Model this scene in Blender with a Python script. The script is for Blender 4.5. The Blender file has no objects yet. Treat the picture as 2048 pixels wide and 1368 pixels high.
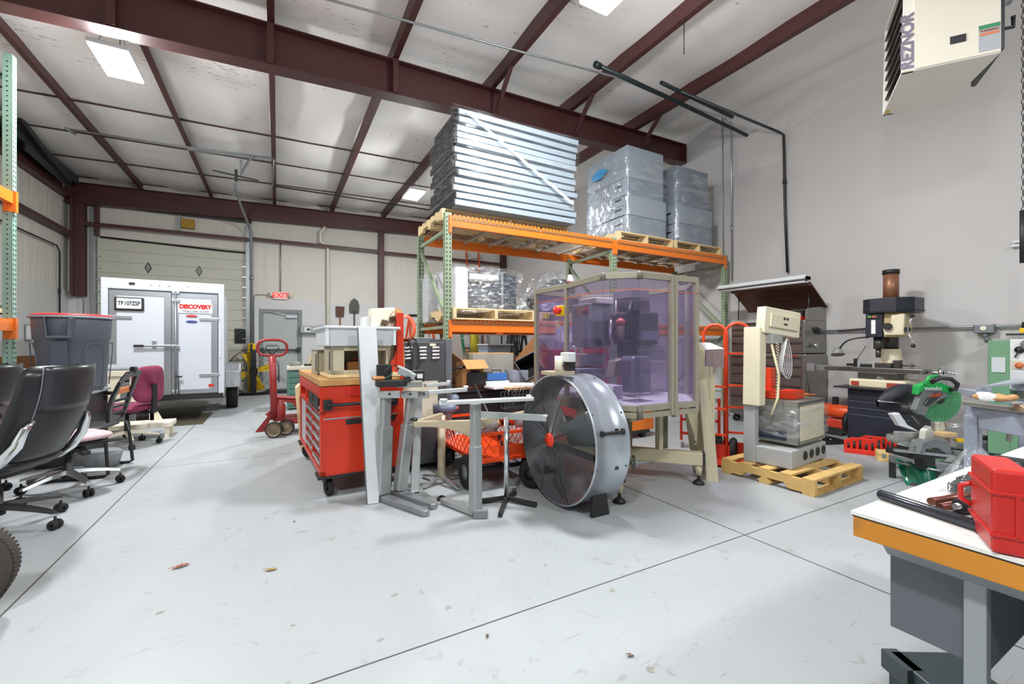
import bpy, math, random
from mathutils import Vector as V, Matrix as M
random.seed(7)
sc = bpy.context.scene
# ---------------------------------------------------------------- camera
F, TH, HH, CY = 860.0, math.radians(28.6), 1.22, 688.0
S_, C_ = math.sin(TH), math.cos(TH)
cam = bpy.data.objects.new('camera', bpy.data.cameras.new('camera'))
sc.collection.objects.link(cam); sc.camera = cam
cam.location = (0, 0, HH); cam.rotation_euler = (math.pi/2, 0, -TH)
cam.data.sensor_width = 36; cam.data.lens = 36*F/2048
cam.data.shift_y = (CY-684)/2048; cam.data.clip_start = .05
# ---------------------------------------------------------------- world, exposure
w = bpy.data.worlds.new('world'); sc.world = w; w.use_nodes = True
w.node_tree.nodes['Background'].inputs[0].default_value = (.93, .97, 1, 1)
w.node_tree.nodes['Background'].inputs[1].default_value = 0.4
vs = sc.view_settings
vs.view_transform = 'Standard'; vs.look = 'None'; vs.gamma = 1; vs.use_curve_mapping = False
vs.exposure = -0.66
# ---------------------------------------------------------------- helpers
def ray(u, v):
    a = (u-1024)/F; b = -(v-CY)/F
    return V((S_+a*C_, C_-a*S_, b))
def PZ(u, v, z=0.):
    r = ray(u, v); t = (z-HH)/r.z; return V((r.x*t, r.y*t, z))
def PY(u, v, y):
    r = ray(u, v); t = y/r.y; return V((r.x*t, y, HH+r.z*t))
def PX(u, v, x):
    r = ray(u, v); t = x/r.x; return V((x, r.y*t, HH+r.z*t))
def R(d): return math.radians(d)
def s2l(c): return c/12.92 if c <= .04045 else ((c+.055)/1.055)**2.4
def hx(h): return tuple(s2l(int(h[i:i+2], 16)/255) for i in (0, 2, 4)) + (1,)
MC = {}
def mat(h, rough=.5, metal=0., var=.08, scale=6., bump=0., coat=0., wear=0., key=''):
    k = (h, rough, metal, var, scale, bump, coat, wear)
    if k in MC: return MC[k]
    m = bpy.data.materials.new('surface_'+h); m.use_nodes = True
    n = m.node_tree.nodes; l = m.node_tree.links; b = n['Principled BSDF']
    c = hx(h)
    tc = n.new('ShaderNodeTexCoord'); no = n.new('ShaderNodeTexNoise'); no.inputs['Scale'].default_value = scale; no.inputs['Detail'].default_value = 5
    l.new(tc.outputs['Object'], no.inputs['Vector'])
    mx = n.new('ShaderNodeMix'); mx.data_type = 'RGBA'
    mx.inputs[6].default_value = tuple(x*(1-var) for x in c[:3])+(1,)
    mx.inputs[7].default_value = tuple(min(1, x*(1+var)) for x in c[:3])+(1,)
    l.new(no.outputs[0], mx.inputs[0])
    out = mx.outputs[2]
    if wear:
        n2 = n.new('ShaderNodeTexNoise'); n2.inputs['Scale'].default_value = scale*4; n2.inputs['Detail'].default_value = 8
        l.new(tc.outputs['Object'], n2.inputs['Vector'])
        rp = n.new('ShaderNodeMapRange'); rp.inputs[1].default_value = .62; rp.inputs[2].default_value = .7; l.new(n2.outputs[0], rp.inputs[0])
        mu = n.new('ShaderNodeMath'); mu.operation = 'MULTIPLY'; mu.inputs[1].default_value = wear; l.new(rp.outputs[0], mu.inputs[0])
        m3 = n.new('ShaderNodeMix'); m3.data_type = 'RGBA'; l.new(mu.outputs[0], m3.inputs[0]); l.new(out, m3.inputs[6])
        m3.inputs[7].default_value = hx('5a4a3c'); out = m3.outputs[2]
    l.new(out, b.inputs['Base Color'])
    b.inputs['Roughness'].default_value = rough; b.inputs['Metallic'].default_value = metal
    b.inputs['Coat Weight'].default_value = coat
    if bump:
        bp = n.new('ShaderNodeBump'); bp.inputs['Strength'].default_value = bump; bp.inputs['Distance'].default_value = .01
        l.new(no.outputs[0], bp.inputs['Height']); l.new(bp.outputs[0], b.inputs['Normal'])
    MC[k] = m; return m
def glow(h, s):
    m = bpy.data.materials.new('lit_'+h); m.use_nodes = True
    b = m.node_tree.nodes['Principled BSDF']; b.inputs['Base Color'].default_value = hx(h)
    b.inputs['Emission Color'].default_value = hx(h); b.inputs['Emission Strength'].default_value = s
    return m
def film(tint='ffffff', base=.10, gloss=.5, dens=.35, sc1=(4, 22, 30), rough=.12, bump=.7, white='e9eef2'):
    """clear plastic: mostly transparent, wrinkled and shiny"""
    k = ('film', tint, base, gloss, dens, sc1, rough, bump)
    if k in MC: return MC[k]
    m = bpy.data.materials.new('plastic_film'); m.use_nodes = True
    n = m.node_tree.nodes; l = m.node_tree.links; n.remove(n['Principled BSDF']); o = n['Material Output']
    tc = n.new('ShaderNodeTexCoord'); mp = n.new('ShaderNodeMapping'); mp.inputs['Scale'].default_value = sc1
    mp.inputs['Rotation'].default_value = (.25, .2, .1)
    l.new(tc.outputs['Object'], mp.inputs[0])
    no = n.new('ShaderNodeTexNoise'); no.inputs['Scale'].default_value = 1; no.inputs['Detail'].default_value = 4; no.inputs['Distortion'].default_value = .6
    l.new(mp.outputs[0], no.inputs['Vector'])
    bp = n.new('ShaderNodeBump'); bp.inputs['Strength'].default_value = bump; bp.inputs['Distance'].default_value = .03; l.new(no.outputs[0], bp.inputs['Height'])
    tr = n.new('ShaderNodeBsdfTransparent'); tr.inputs[0].default_value = hx(tint)
    gl = n.new('ShaderNodeBsdfGlossy'); gl.inputs['Roughness'].default_value = rough; gl.inputs[0].default_value = (.9, .93, .97, 1); l.new(bp.outputs[0], gl.inputs['Normal'])
    df = n.new('ShaderNodeBsdfDiffuse'); df.inputs[0].default_value = hx(white)
    m1 = n.new('ShaderNodeMixShader'); m1.inputs[0].default_value = gloss; l.new(df.outputs[0], m1.inputs[1]); l.new(gl.outputs[0], m1.inputs[2])
    rp = n.new('ShaderNodeMapRange'); rp.inputs[1].default_value = .45; rp.inputs[2].default_value = .75
    rp.inputs[3].default_value = base; rp.inputs[4].default_value = base+dens; l.new(no.outputs[0], rp.inputs[0])
    m2 = n.new('ShaderNodeMixShader'); l.new(rp.outputs[0], m2.inputs[0]); l.new(tr.outputs[0], m2.inputs[1]); l.new(m1.outputs[0], m2.inputs[2])
    l.new(m2.outputs[0], o.inputs[0]); MC[k] = m; return m
INV = {}
def thing(name, label, cat, loc=(0, 0, 0), rz=0., group=None):
    o = bpy.data.objects.new(name, None); sc.collection.objects.link(o)
    o.location = loc; o.rotation_euler = (0, 0, rz); o.empty_display_size = .1
    INV[o] = (M.Translation(V(loc)) @ M.Rotation(rz, 4, 'Z')).inverted()
    return tag(o, label, cat, group)
def tag(o, label, cat, group=None, kind=None):
    if label: o['label'] = label
    if cat: o['category'] = cat
    if group: o['group'] = group
    if kind: o['kind'] = kind
    return o
class MB:
    def __init__(s): s.v = []; s.f = []; s.sm = []; s.T = None
    def at(s, T): s.T = T; return s
    def add(s, vs, fs, smooth=False):
        k = len(s.v)
        for p in vs:
            p = V(p); s.v.append(s.T @ p if s.T is not None else p)
        for f in fs: s.f.append([i+k for i in f]); s.sm.append(smooth)
        return s
    def box(s, c, d, rz=0, rx=0, ry=0):
        x, y, z = (q/2 for q in d)
        T = M.Translation(V(c)) @ M.Rotation(rz, 4, 'Z') @ M.Rotation(ry, 4, 'Y') @ M.Rotation(rx, 4, 'X')
        vs = [T @ V(p) for p in [(-x,-y,-z),(x,-y,-z),(x,y,-z),(-x,y,-z),(-x,-y,z),(x,-y,z),(x,y,z),(-x,y,z)]]
        return s.add(vs, [(0,3,2,1),(4,5,6,7),(0,1,5,4),(1,2,6,5),(2,3,7,6),(3,0,4,7)])
    def bb(s, x0, x1, y0, y1, z0, z1): return s.box(((x0+x1)/2, (y0+y1)/2, (z0+z1)/2), (abs(x1-x0), abs(y1-y0), abs(z1-z0)))
    def bar(s, p, q, w, h, up=(0, 0, 1)):
        p = V(p); q = V(q); d = (q-p); L = d.length; d.normalize(); up = V(up)
        if abs(d.dot(up)) > .98: up = V((0, 1, 0)) if abs(d.y) < .9 else V((1, 0, 0))
        a = d.cross(up).normalized(); b = a.cross(d)
        vs = [p+a*x*w/2+b*y*h/2 for x, y in ((-1,-1),(1,-1),(1,1),(-1,1))]
        vs += [v+(q-p) for v in vs]
        return s.add(vs, [(3,2,1,0),(4,5,6,7),(0,1,5,4),(1,2,6,5),(2,3,7,6),(3,0,4,7)])
    def tube(s, pts, r, n=10, cap=True, closed=False):
        pts = [V(p) for p in pts]; N = len(pts); rs = r if isinstance(r, (list, tuple)) else [r]*N
        vs = []; a = None
        for i, p in enumerate(pts):
            if closed: d = pts[(i+1) % N]-pts[i-1]
            else: d = pts[min(i+1, N-1)]-pts[max(i-1, 0)]
            if d.length < 1e-9: d = V((0, 0, 1))
            d.normalize()
            if a is None:
                a = d.cross(V((0, 0, 1)))
                if a.length < .1: a = d.cross(V((0, 1, 0)))
            a = (a-d*a.dot(d))
            if a.length < 1e-6: a = d.orthogonal()
            a.normalize(); b = d.cross(a)
            for k in range(n):
                t = 2*math.pi*k/n; vs.append(p+(a*math.cos(t)+b*math.sin(t))*rs[i])
        fs = []
        for i in range(N if closed else N-1):
            j = (i+1) % N
            for k in range(n): fs.append((i*n+k, i*n+(k+1) % n, j*n+(k+1) % n, j*n+k))
        s.add(vs, fs, True)
        if cap and not closed:
            k0 = len(s.v)-len(vs)
            s.f.append([k0+k for k in range(n)][::-1]); s.sm.append(False)
            s.f.append([k0+(N-1)*n+k for k in range(n)]); s.sm.append(False)
        return s
    def cyl(s, p, q, r, r2=None, n=20): return s.tube([p, q], [r, r if r2 is None else r2], n)
    def lathe(s, prof, c=(0, 0, 0), ax=(0, 0, 1), n=28, smooth=True):
        """prof: list of (radius, height along axis)"""
        c = V(c); ax = V(ax).normalized(); a = ax.orthogonal().normalized(); b = ax.cross(a)
        vs = []
        for r, h in prof:
            for k in range(n):
                t = 2*math.pi*k/n; vs.append(c+ax*h+(a*math.cos(t)+b*math.sin(t))*max(r, 1e-4))
        fs = [(i*n+k, i*n+(k+1) % n, (i+1)*n+(k+1) % n, (i+1)*n+k) for i in range(len(prof)-1) for k in range(n)]
        return s.add(vs, fs, smooth)
    def prism(s, pts, off):
        pts = [V(p) for p in pts]; off = V(off); n = len(pts)
        return s.add(pts+[p+off for p in pts], [tuple(range(n))[::-1], tuple(range(n, 2*n))]+[(i, (i+1) % n, n+(i+1) % n, n+i) for i in range(n)])
    def ball(s, c, r, n=14, sq=(1, 1, 1)):
        c = V(c); vs = []; m = n//2
        for i in range(m+1):
            p = math.pi*i/m
            for k in range(n):
                t = 2*math.pi*k/n
                vs.append(c+V((math.sin(p)*math.cos(t)*r*sq[0], math.sin(p)*math.sin(t)*r*sq[1], -math.cos(p)*r*sq[2])))
        return s.add(vs, [(i*n+k, i*n+(k+1) % n, (i+1)*n+(k+1) % n, (i+1)*n+k) for i in range(m) for k in range(n)], True)
    def grid(s, fn, nu, nv, smooth=True, wrap=False):
        vs = [fn(i/nu, j/nv) for j in range(nv+1) for i in range(nu+1)]
        return s.add(vs, [(j*(nu+1)+i, j*(nu+1)+i+1, (j+1)*(nu+1)+i+1, (j+1)*(nu+1)+i) for j in range(nv) for i in range(nu)], smooth)
    def build(s, name, m, parent=None, W=False, bevel=0., label=None, solid=0., sub=0, root=None):
        me = bpy.data.meshes.new(name)
        if W and (root or parent) is not None:
            I = INV[root or parent]; vs = [I @ p for p in s.v]
        else: vs = s.v
        me.from_pydata([tuple(p) for p in vs], [], s.f)
        me.polygons.foreach_set('use_smooth', s.sm); me.materials.append(m); me.update()
        o = bpy.data.objects.new(name, me); sc.collection.objects.link(o)
        if parent is not None: o.parent = parent
        if solid:
            q = o.modifiers.new('s', 'SOLIDIFY'); q.thickness = solid; q.offset = 0
        if bevel:
            q = o.modifiers.new('b', 'BEVEL'); q.width = bevel; q.segments = 2; q.limit_method = 'ANGLE'; q.angle_limit = R(40)
        if sub:
            q = o.modifiers.new('u', 'SUBSURF'); q.levels = sub; q.render_levels = sub
        if label: o['label'] = label
        INV[o] = INV.get(root or parent, M())
        return o
def struct(name, mb, m, bevel=0., parent=None):
    o = mb.build(name, m, parent, bevel=bevel)
    if parent is None: o['kind'] = 'structure'
    return o
TN = [0]
def trim(mb, m, bevel=0.):
    TN[0] += 1; return struct('trim_%d' % TN[0], mb, m, bevel)
def text(st, size, m, parent, p, xdir, ydir, name='lettering', ext=.001, sx=1., root=None, bold=0.):
    """writing centred at world p, reading along xdir with ydir upward"""
    cu = bpy.data.curves.new(name, 'FONT'); cu.body = st; cu.size = size; cu.extrude = ext; cu.align_x = 'CENTER'; cu.align_y = 'CENTER'; cu.offset = bold
    o = bpy.data.objects.new(name, cu); sc.collection.objects.link(o)
    dg = bpy.context.evaluated_depsgraph_get(); me = bpy.data.meshes.new_from_object(o.evaluated_get(dg))
    bpy.data.objects.remove(o); bpy.data.curves.remove(cu)
    x = V(xdir).normalized(); y = V(ydir); y = (y-x*y.dot(x)).normalized(); z = x.cross(y)
    T = M.Translation(V(p)) @ M((( x.x*sx, y.x, z.x, 0), (x.y*sx, y.y, z.y, 0), (x.z*sx, y.z, z.z, 0), (0, 0, 0, 1)))
    me.transform(INV.get(root or parent, M()) @ T); me.materials.clear(); me.materials.append(m)
    o = bpy.data.objects.new(name, me); sc.collection.objects.link(o); o.parent = parent
    return o
def dup(o, loc, rz, label=None, parent=None):
    """a copy of a thing with copies of its parts and sub-parts"""
    c = o.copy(); sc.collection.objects.link(c)
    if parent is None:
        c.location = loc; c.rotation_euler = (0, 0, rz)
        if label: c['label'] = label
        INV[c] = (M.Translation(V(loc)) @ M.Rotation(rz, 4, 'Z')).inverted()
    else: c.parent = parent
    for ch in list(o.children): dup(ch, None, 0, None, c)
    return c
def arc(c, r, a0, a1, n, ax='xy', k=1.):
    out = []
    for i in range(n+1):
        t = R(a0+(a1-a0)*i/n); x, y = r*math.cos(t), r*math.sin(t)*k
        d = {'xy': (x, y, 0), 'xz': (x, 0, y), 'yz': (0, x, y)}[ax]; out.append(V(c)+V(d))
    return out
# ---------------------------------------------------------------- common materials
MAROON = mat('4b2826', .45, 0, .12, 3, wear=.05)
STEEL = mat('b9bdc0', .32, .9, .06, 9)
GALV = mat('9fa4a6', .42, .75, .18, 5)
DKMET = mat('3b3d3e', .4, .6, .1, 8)
CHROME = mat('e6e8ea', .12, 1, .03)
BLK = mat('1b1c1e', .5, 0, .12, 10)
BLKG = mat('141517', .25, 0, .1, 10)
RUB = mat('17171a', .8, 0, .15, 12, bump=.2)
WHITE = mat('d3d6d7', .35, 0, .02)
PAPER = mat('e6e8e6', .7, 0, .03)
ORANGE = mat('e2741e', .4, 0, .08, 5, wear=.05)
RED = mat('d6301a', .38, 0, .06, 5)
GREENR = mat('8a9a7e', .45, 0, .12, 8, wear=.12)
WOOD = mat('c9a878', .65, 0, .22, 14)
WOODL = mat('d9c193', .6, 0, .2, 10)
CARD = mat('a9794a', .8, 0, .08, 8)
CREAM = mat('e2dcc6', .45, 0, .04)
YEL = mat('e8bd12', .4, 0, .06)
XW, YW, XL = 6.95, 13.3, -4.15
# ---------------------------------------------------------------- lamps
def zc(x): return 5.12+.022*x
def high_bay(x, y, label, P=265):
    z = zc(x)-.80
    t = thing('high_bay_light', label, 'ceiling light', (x, y, z), 0, 'high bay lights under the roof')
    MB().box((0, 0, .05), (.34, .64, .05)).box((0, 0, .09), (.14, .4, .05)).build('housing', WHITE, t, bevel=.006)
    MB().box((0, 0, .018), (.32, .62, .016)).build('diffuser', glow('ffffff', 30), t)
    b = MB()
    for sy in (-.25, .25):
        b.tube([(-.1, sy, .075), (0, sy*.6, .42)], .003, 5).tube([(.1, sy, .075), (0, sy*.6, .42)], .003, 5)
    b.tube([(0, -.16, .42), (0, .16, .42)], .004, 5).tube([(0, 0, .42), (0, 0, .75)], .004, 5)
    b.build('hanging_wire', DKMET, t)
    L = bpy.data.lights.new('lamp', 'AREA'); L.shape = 'RECTANGLE'; L.size = .3; L.size_y = .6; L.energy = P; L.color = (.96, .985, 1)
    o = bpy.data.objects.new('lamp', L); sc.collection.objects.link(o); o.parent = t; o.location = (0, 0, .005)
    L = bpy.data.lights.new('lamp_spill', 'POINT'); L.shadow_soft_size = .12; L.energy = P*.75; L.color = (.96, .985, 1)
    o = bpy.data.objects.new('lamp_spill', L); sc.collection.objects.link(o); o.parent = t; o.location = (0, 0, -.14)
high_bay(-1.55, 6.24, 'bright white high bay light hanging before the maroon girder, at upper left')
high_bay(2.55, 9.05, 'far glowing white high bay light beyond the girder, left of the wrapped panel stack')
high_bay(2.63, 2.9, 'nearest glowing white high bay light at the top edge above the fan')
high_bay(-1.5, -.6, 'added unseen high bay light above and behind the viewer, over the chairs side')  # extra lamp added out of view, continues the row of fixtures
high_bay(2.6, -2.6, 'added unseen high bay light above and behind the viewer, over the workbench side')  # second added lamp behind the camera, never seen in frame
# ---------------------------------------------------------------- room shell
def floor_mat():
    m = bpy.data.materials.new('painted_concrete'); m.use_nodes = True
    n = m.node_tree.nodes; l = m.node_tree.links; b = n['Principled BSDF']
    tc = n.new('ShaderNodeTexCoord')
    def noise(s, d, dist=0, sc_=(1, 1, 1), rot=0):
        mp = n.new('ShaderNodeMapping'); mp.inputs['Scale'].default_value = sc_; mp.inputs['Rotation'].default_value = (0, 0, rot); l.new(tc.outputs['Object'], mp.inputs[0])
        q = n.new('ShaderNodeTexNoise'); q.inputs['Scale'].default_value = s; q.inputs['Detail'].default_value = d; q.inputs['Distortion'].default_value = dist
        l.new(mp.outputs[0], q.inputs['Vector']); return q.outputs[0]
    def rng(x, a, c, o=1.):
        q = n.new('ShaderNodeMapRange'); q.inputs[1].default_value = a; q.inputs[2].default_value = c; q.inputs[4].default_value = o; l.new(x, q.inputs[0]); return q.outputs[0]
    def mix(f, a, c):
        q = n.new('ShaderNodeMix'); q.data_type = 'RGBA'
        if isinstance(f, float): q.inputs[0].default_value = f
        else: l.new(f, q.inputs[0])
        for i, z in ((6, a), (7, c)):
            if isinstance(z, tuple): q.inputs[i].default_value = z
            else: l.new(z, q.inputs[i])
        return q.outputs[2]
    c = mix(noise(.7, 6), hx('94999b'), hx('a7abad'))
    c = mix(rng(noise(9, 8, 1.), .63, .72, .6), c, hx('85837c'))
    c = mix(rng(noise(60, 3), .72, .76, .5), c, hx('77736c'))
    for rot, s in ((.4, 1.), (1.9, .8), (2.6, 1.2)):
        c = mix(rng(noise(3*s, 3, 2.5, (1, 14, 1), rot), .70, .74, .6), c, hx('7c8081'))
    l.new(c, b.inputs['Base Color'])
    rr = n.new('ShaderNodeMapRange'); rr.inputs[3].default_value = .34; rr.inputs[4].default_value = .6; l.new(noise(3, 5), rr.inputs[0]); l.new(rr.outputs[0], b.inputs['Roughness'])
    bp = n.new('ShaderNodeBump'); bp.inputs['Strength'].default_value = .15; bp.inputs['Distance'].default_value = .004; l.new(noise(25, 6), bp.inputs['Height']); l.new(bp.outputs[0], b.inputs['Normal'])
    return m
struct('floor', MB().bb(XL-.1, XW+.1, -3.5, YW+.1, -.1, 0), floor_mat())
JM = mat('4c4a46', .9, 0, .3, 40)
for a, b_, c, d in ((-1.094, -1.086, 1.7, 13.2), (2.616, 2.624, -2, 13.2), (-4, 6.9, 1.697, 1.703), (-4, 6.9, 5.399, 5.401), (-4, 6.9, 9.099, 9.101)):
    trim(MB().bb(a, b_, c, d, 0, .0012), JM)
def wall_mat(h, streak=.25, vs_=(7, 7, .5)):
    m = mat(h, .75, 0, .05, 1.2).copy(); n = m.node_tree.nodes; l = m.node_tree.links
    tc = n.new('ShaderNodeTexCoord'); mp = n.new('ShaderNodeMapping'); mp.inputs['Scale'].default_value = vs_; l.new(tc.outputs['Object'], mp.inputs[0])
    q = n.new('ShaderNodeTexNoise'); q.inputs['Scale'].default_value = 1; q.inputs['Detail'].default_value = 4; q.inputs['Distortion'].default_value = .4; l.new(mp.outputs[0], q.inputs['Vector'])
    bp = n.new('ShaderNodeBump'); bp.inputs['Strength'].default_value = streak; bp.inputs['Distance'].default_value = .05; l.new(q.outputs[0], bp.inputs['Height'])
    l.new(bp.outputs[0], n['Principled BSDF'].inputs['Normal']); return m
INS = wall_mat('d6d2c8', .5)
PLY = mat('cfcfcd', .6, 0, .04, 2)
RW = wall_mat('bfbcba', .06, (1, 1, 1))
# back wall with vinyl insulation above, liner panels below
bw = MB().bb(XL-.2, -3.72, YW, YW+.1, 0, 5.3).bb(-.66, -.41, YW, YW+.1, 0, 5.3).bb(.56, XW+.1, YW, YW+.1, 0, 5.3)
bw.bb(-3.72, -.66, YW, YW+.1, 3.68, 5.3).bb(-.41, .56, YW, YW+.1, 2.12, 5.3)
struct('wall_back', bw, INS)
struct('wall_left', MB().bb(XL-.1, XL, -3.5, YW, 0, 5.2), INS)
struct('wall_right', MB().bb(XW, XW+.15, -3.5, YW, 0, 5.6), RW)
trim(MB().bb(-.64, -.43, YW-.025, YW, 0, 2.42).bb(.58, XW, YW-.025, YW, 0, 2.42).bb(-.43, .58, YW-.025, YW, 2.16, 2.42), PLY)
trim(MB().bb(XL, XL+.025, -3, YW, .0, 2.42), PLY)
trim(MB().bb(XL, -3.83, YW-.025, YW, 0, 2.42), PLY)
trim(MB().bb(XL+.026, XL+.034, 5, 12, .0, 1.0).bb(.62, XW, YW-.035, YW-.026, 0, .12), mat('8a5a2c', .8, 0, .3, 14))
# ceiling: white vinyl faced insulation sagging between straps
def ceil_mat():
    m = mat('efece8', .6, 0, .05, 1.5).copy(); n = m.node_tree.nodes; l = m.node_tree.links; b = n['Principled BSDF']
    old = b.inputs['Base Color'].links[0].from_socket
    tc = n.new('ShaderNodeTexCoord'); mp = n.new('ShaderNodeMapping'); mp.inputs['Scale'].default_value = (9, 34, 9); l.new(tc.outputs['Object'], mp.inputs[0])
    q = n.new('ShaderNodeTexNoise'); q.inputs['Scale'].default_value = 1; q.inputs['Detail'].default_value = 5; l.new(mp.outputs[0], q.inputs['Vector'])
    q2 = n.new('ShaderNodeTexNoise'); q2.inputs['Scale'].default_value = .9; q2.inputs['Detail'].default_value = 2; l.new(tc.outputs['Object'], q2.inputs['Vector'])
    mu = n.new('ShaderNodeMath'); mu.operation = 'MULTIPLY'; l.new(q.outputs[0], mu.inputs[0])
    r2 = n.new('ShaderNodeMapRange'); r2.inputs[1].default_value = .3; r2.inputs[2].default_value = .7; r2.inputs[3].default_value = .8; r2.inputs[4].default_value = 1.12; l.new(q2.outputs[0], r2.inputs[0]); l.new(r2.outputs[0], mu.inputs[1])
    rp = n.new('ShaderNodeMapRange'); rp.inputs[1].default_value = .66; rp.inputs[2].default_value = .72; rp.inputs[4].default_value = .6; l.new(mu.outputs[0], rp.inputs[0])
    x = n.new('ShaderNodeMix'); x.data_type = 'RGBA'; l.new(rp.outputs[0], x.inputs[0]); l.new(old, x.inputs[6]); x.inputs[7].default_value = hx('7c6350')
    l.new(x.outputs[2], b.inputs['Base Color']); return m
CM = ceil_mat()
PUR = [-4.08, -2.84, -1.48, -.1, 1.32, 2.74, 4.15, 5.57]
STR = [-2, -.4, 1.3, 3.0, 4.5, 6.1, 7.7, 9.2, 10.55, 11.95, 13.25]
def sag(x, y):
    fx = min(abs(x-p) for p in PUR+[6.95])/.7; i = max([k for k, q in enumerate(STR) if q <= y] or [0])
    a, b_ = (STR[i], STR[i+1]) if i+1 < len(STR) else (y-1, y+1)
    fy = math.sin(math.pi*max(0, min(1, (y-a)/(b_-a))))
    return -.07*min(1, fx)*fy-.02*math.sin(x*5+y*1.3)*fy
cm = MB(); x0, x1, y0, y1 = XL-.1, XW+.12, -3.5, YW+.1
cm.grid(lambda u, v: V((x0+(x1-x0)*u, y0+(y1-y0)*v, zc(x0+(x1-x0)*u)+sag(x0+(x1-x0)*u, y0+(y1-y0)*v))), 110, 150)
cl = struct('ceiling', cm, CM)
for y in STR:
    if y < 9: continue
    trim(MB().bar((XL, y, zc(XL)-.02), (XW, y, zc(XW)-.02), .035, .012), MAROON)
for x in PUR:   # purlins, Z sections
    z = zc(x); b = MB()
    for a, c in ((-3.5, YW),):
        b.bb(x-.004, x+.004, a, c, z-.2, z).bb(x-.004, x+.07, a, c, z-.205, z-.197).bb(x+.062, x+.07, a, c, z-.2, z-.178)
    trim(b, MAROON)
# tapered girder and end rafter
def beam(y, xa, xb, zb, zt, fw, m=MAROON):
    b = MB(); P = lambda x, f: f(x)
    n = 6
    for i in range(n):
        a = xa+(xb-xa)*i/n; c = xa+(xb-xa)*(i+1)/n
        b.prism([(a, y-.005, zb(a)), (c, y-.005, zb(c)), (c, y-.005, zt(c)), (a, y-.005, zt(a))], (0, .01, 0))
    b.bar((xa, y, zb(xa)), (xb, y, zb(xb)), fw, .014, (0, 0, 1)).bar((xa, y, zt(xa)), (xb, y, zt(xb)), fw, .014)
    b.bb(xb-.015, xb, y-fw/2, y+fw/2, zb(xb), zt(xb))
    return trim(b, m)
beam(5.75, XL, 6.9, lambda x: 4.44+.040*(x-.2), lambda x: 4.905+.022*(x-.2), .2)
beam(13.12, XL, 6.9, lambda x: 4.52+.035*(x-.2) if x < 4 else 4.66+.01*(x-4), lambda x: zc(x)-.21, .2)
for x in PUR[1:]:   # flange braces
    b = MB()
    b.bar((x+.03, 5.55, 4.44+.04*x-.0), (x+.03, 5.1, zc(x)-.2), .05, .05)
    b.bar((x+.03, 5.62, 4.46+.04*x), (x+.03, 5.62, 4.9+.022*x), .06, .03) if x < 2 else None
    trim(b, MAROON) if x > 2 else trim(MB().bar((x+.03, 5.64, 4.44+.04*x), (x+.03, 5.64, 4.9+.022*x), .07, .03), MAROON)
# columns, girts, eave strut
def girt(a, c, z): trim(MB().bb(a, c, YW-.2, YW-.01, z, z+.01).bb(a, c, YW-.2, YW-.19, z-.07, z+.01), MAROON)
girt(-3.9, -.66, 3.97); girt(-.62, 2.66, 4.0); girt(2.8, 6.9, 3.98)
trim(MB().bb(-4.02, -3.82, YW-.22, YW-.02, 2.3, 4.5).bb(-4.02, -3.98, YW-.3, YW-.02, 2.3, 4.5), MAROON, .004)
trim(MB().bb(2.64, 2.80, YW-.2, YW-.03, 0, 4.75), MAROON, .004)
trim(MB().bb(6.75, 6.92, YW-.2, YW-.03, 2.4, 4.75), MAROON, .004)
trim(MB().bb(-3.66, -3.6, YW-.16, YW-.02, 3.7, 4.5), MAROON)
trim(MB().bb(XL, XL+.16, -3, YW-.3, 4.45, 4.56).bb(XL+.0, XL+.02, -3, YW-.3, 4.45, 4.95), MAROON)
trim(MB().bb(XL, XL+.18, -3, YW-.3, 3.62, 3.7), MAROON)
trim(MB().bb(XL+.0, XL+.3, -3, 12.9, 4.72, 4.9), DKMET)
# floor stains and debris
for i, (u, v, r) in enumerate([(895, 1215, .035), (760, 1280, .03), (320, 1225, .03), (1225, 1180, .03), (1300, 1340, .035), (975, 1270, .015), (790, 1190, .03), (1090, 1130, .02), (585, 1250, .02)]):
    p = PZ(u, v, .001); b = MB(); q = [V((p.x+r*random.uniform(.3, .8)*math.cos(k*.7), p.y+.8*r*random.uniform(.3, .8)*math.sin(k*.7), .0005)) for k in range(9)]
    b.prism(q, (0, 0, .0005)); o = b.build('floor_stain', mat('8d8a82', .8, 0, .3, 60)); tag(o, None, None, None, 'structure'); o.name = 'trim_%d' % (TN[0]+1); TN[0] += 1
def leaf(u, v, m, label, s, a):
    p = PZ(u, v, .003); b = MB()
    def f(i, j):
        w_ = math.sin(math.pi*min(1, i*.95+.04))**.8*.4*(1+.35*math.sin(i*26)); y = (j-.5)*w_
        c = V((i-.5, y, .10*abs(y)*3+.08*math.sin(i*3)*i))*s; return M.Rotation(a, 3, 'Z') @ c+p
    b.grid(f, 14, 4); b.tube([p+M.Rotation(a, 3, 'Z') @ V((-.7*s, 0, .01)), p+M.Rotation(a, 3, 'Z') @ V((0, 0, .01))], .0015, 5)
    o = b.build('dry_leaf', m); tag(o, label, 'leaf', 'leaves on the floor')
leaf(363, 1133, mat('8c4a2a', .6, 0, .3, 60), 'curled reddish brown dry leaf on the open white floor', .08, .3)
leaf(543, 1140, mat('8f7a1e', .6, 0, .4, 60), 'yellow and brown dry leaf on the open white floor', .06, -.2)
leaf(975, 1272, mat('5e4a35', .6, 0, .3, 60), 'tiny dark dry leaf scrap on the floor at bottom centre', .025, 1)
leaf(1262, 1312, mat('5a4030', .6, 0, .3, 60), 'small dark brown leaf scrap nearest the bottom edge of the floor', .03, -.4)
leaf(588, 1043, mat('5e4a35', .6, 0, .3, 60), 'tiny brown crumb of leaf on the floor left of the leaning white panel', .025, 2)
def P(mb, name, m, t, **k): return mb.build(name, m, t, W=True, **k)
X_, Y_, Z_ = V((1, 0, 0)), V((0, 1, 0)), V((0, 0, 1))
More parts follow.
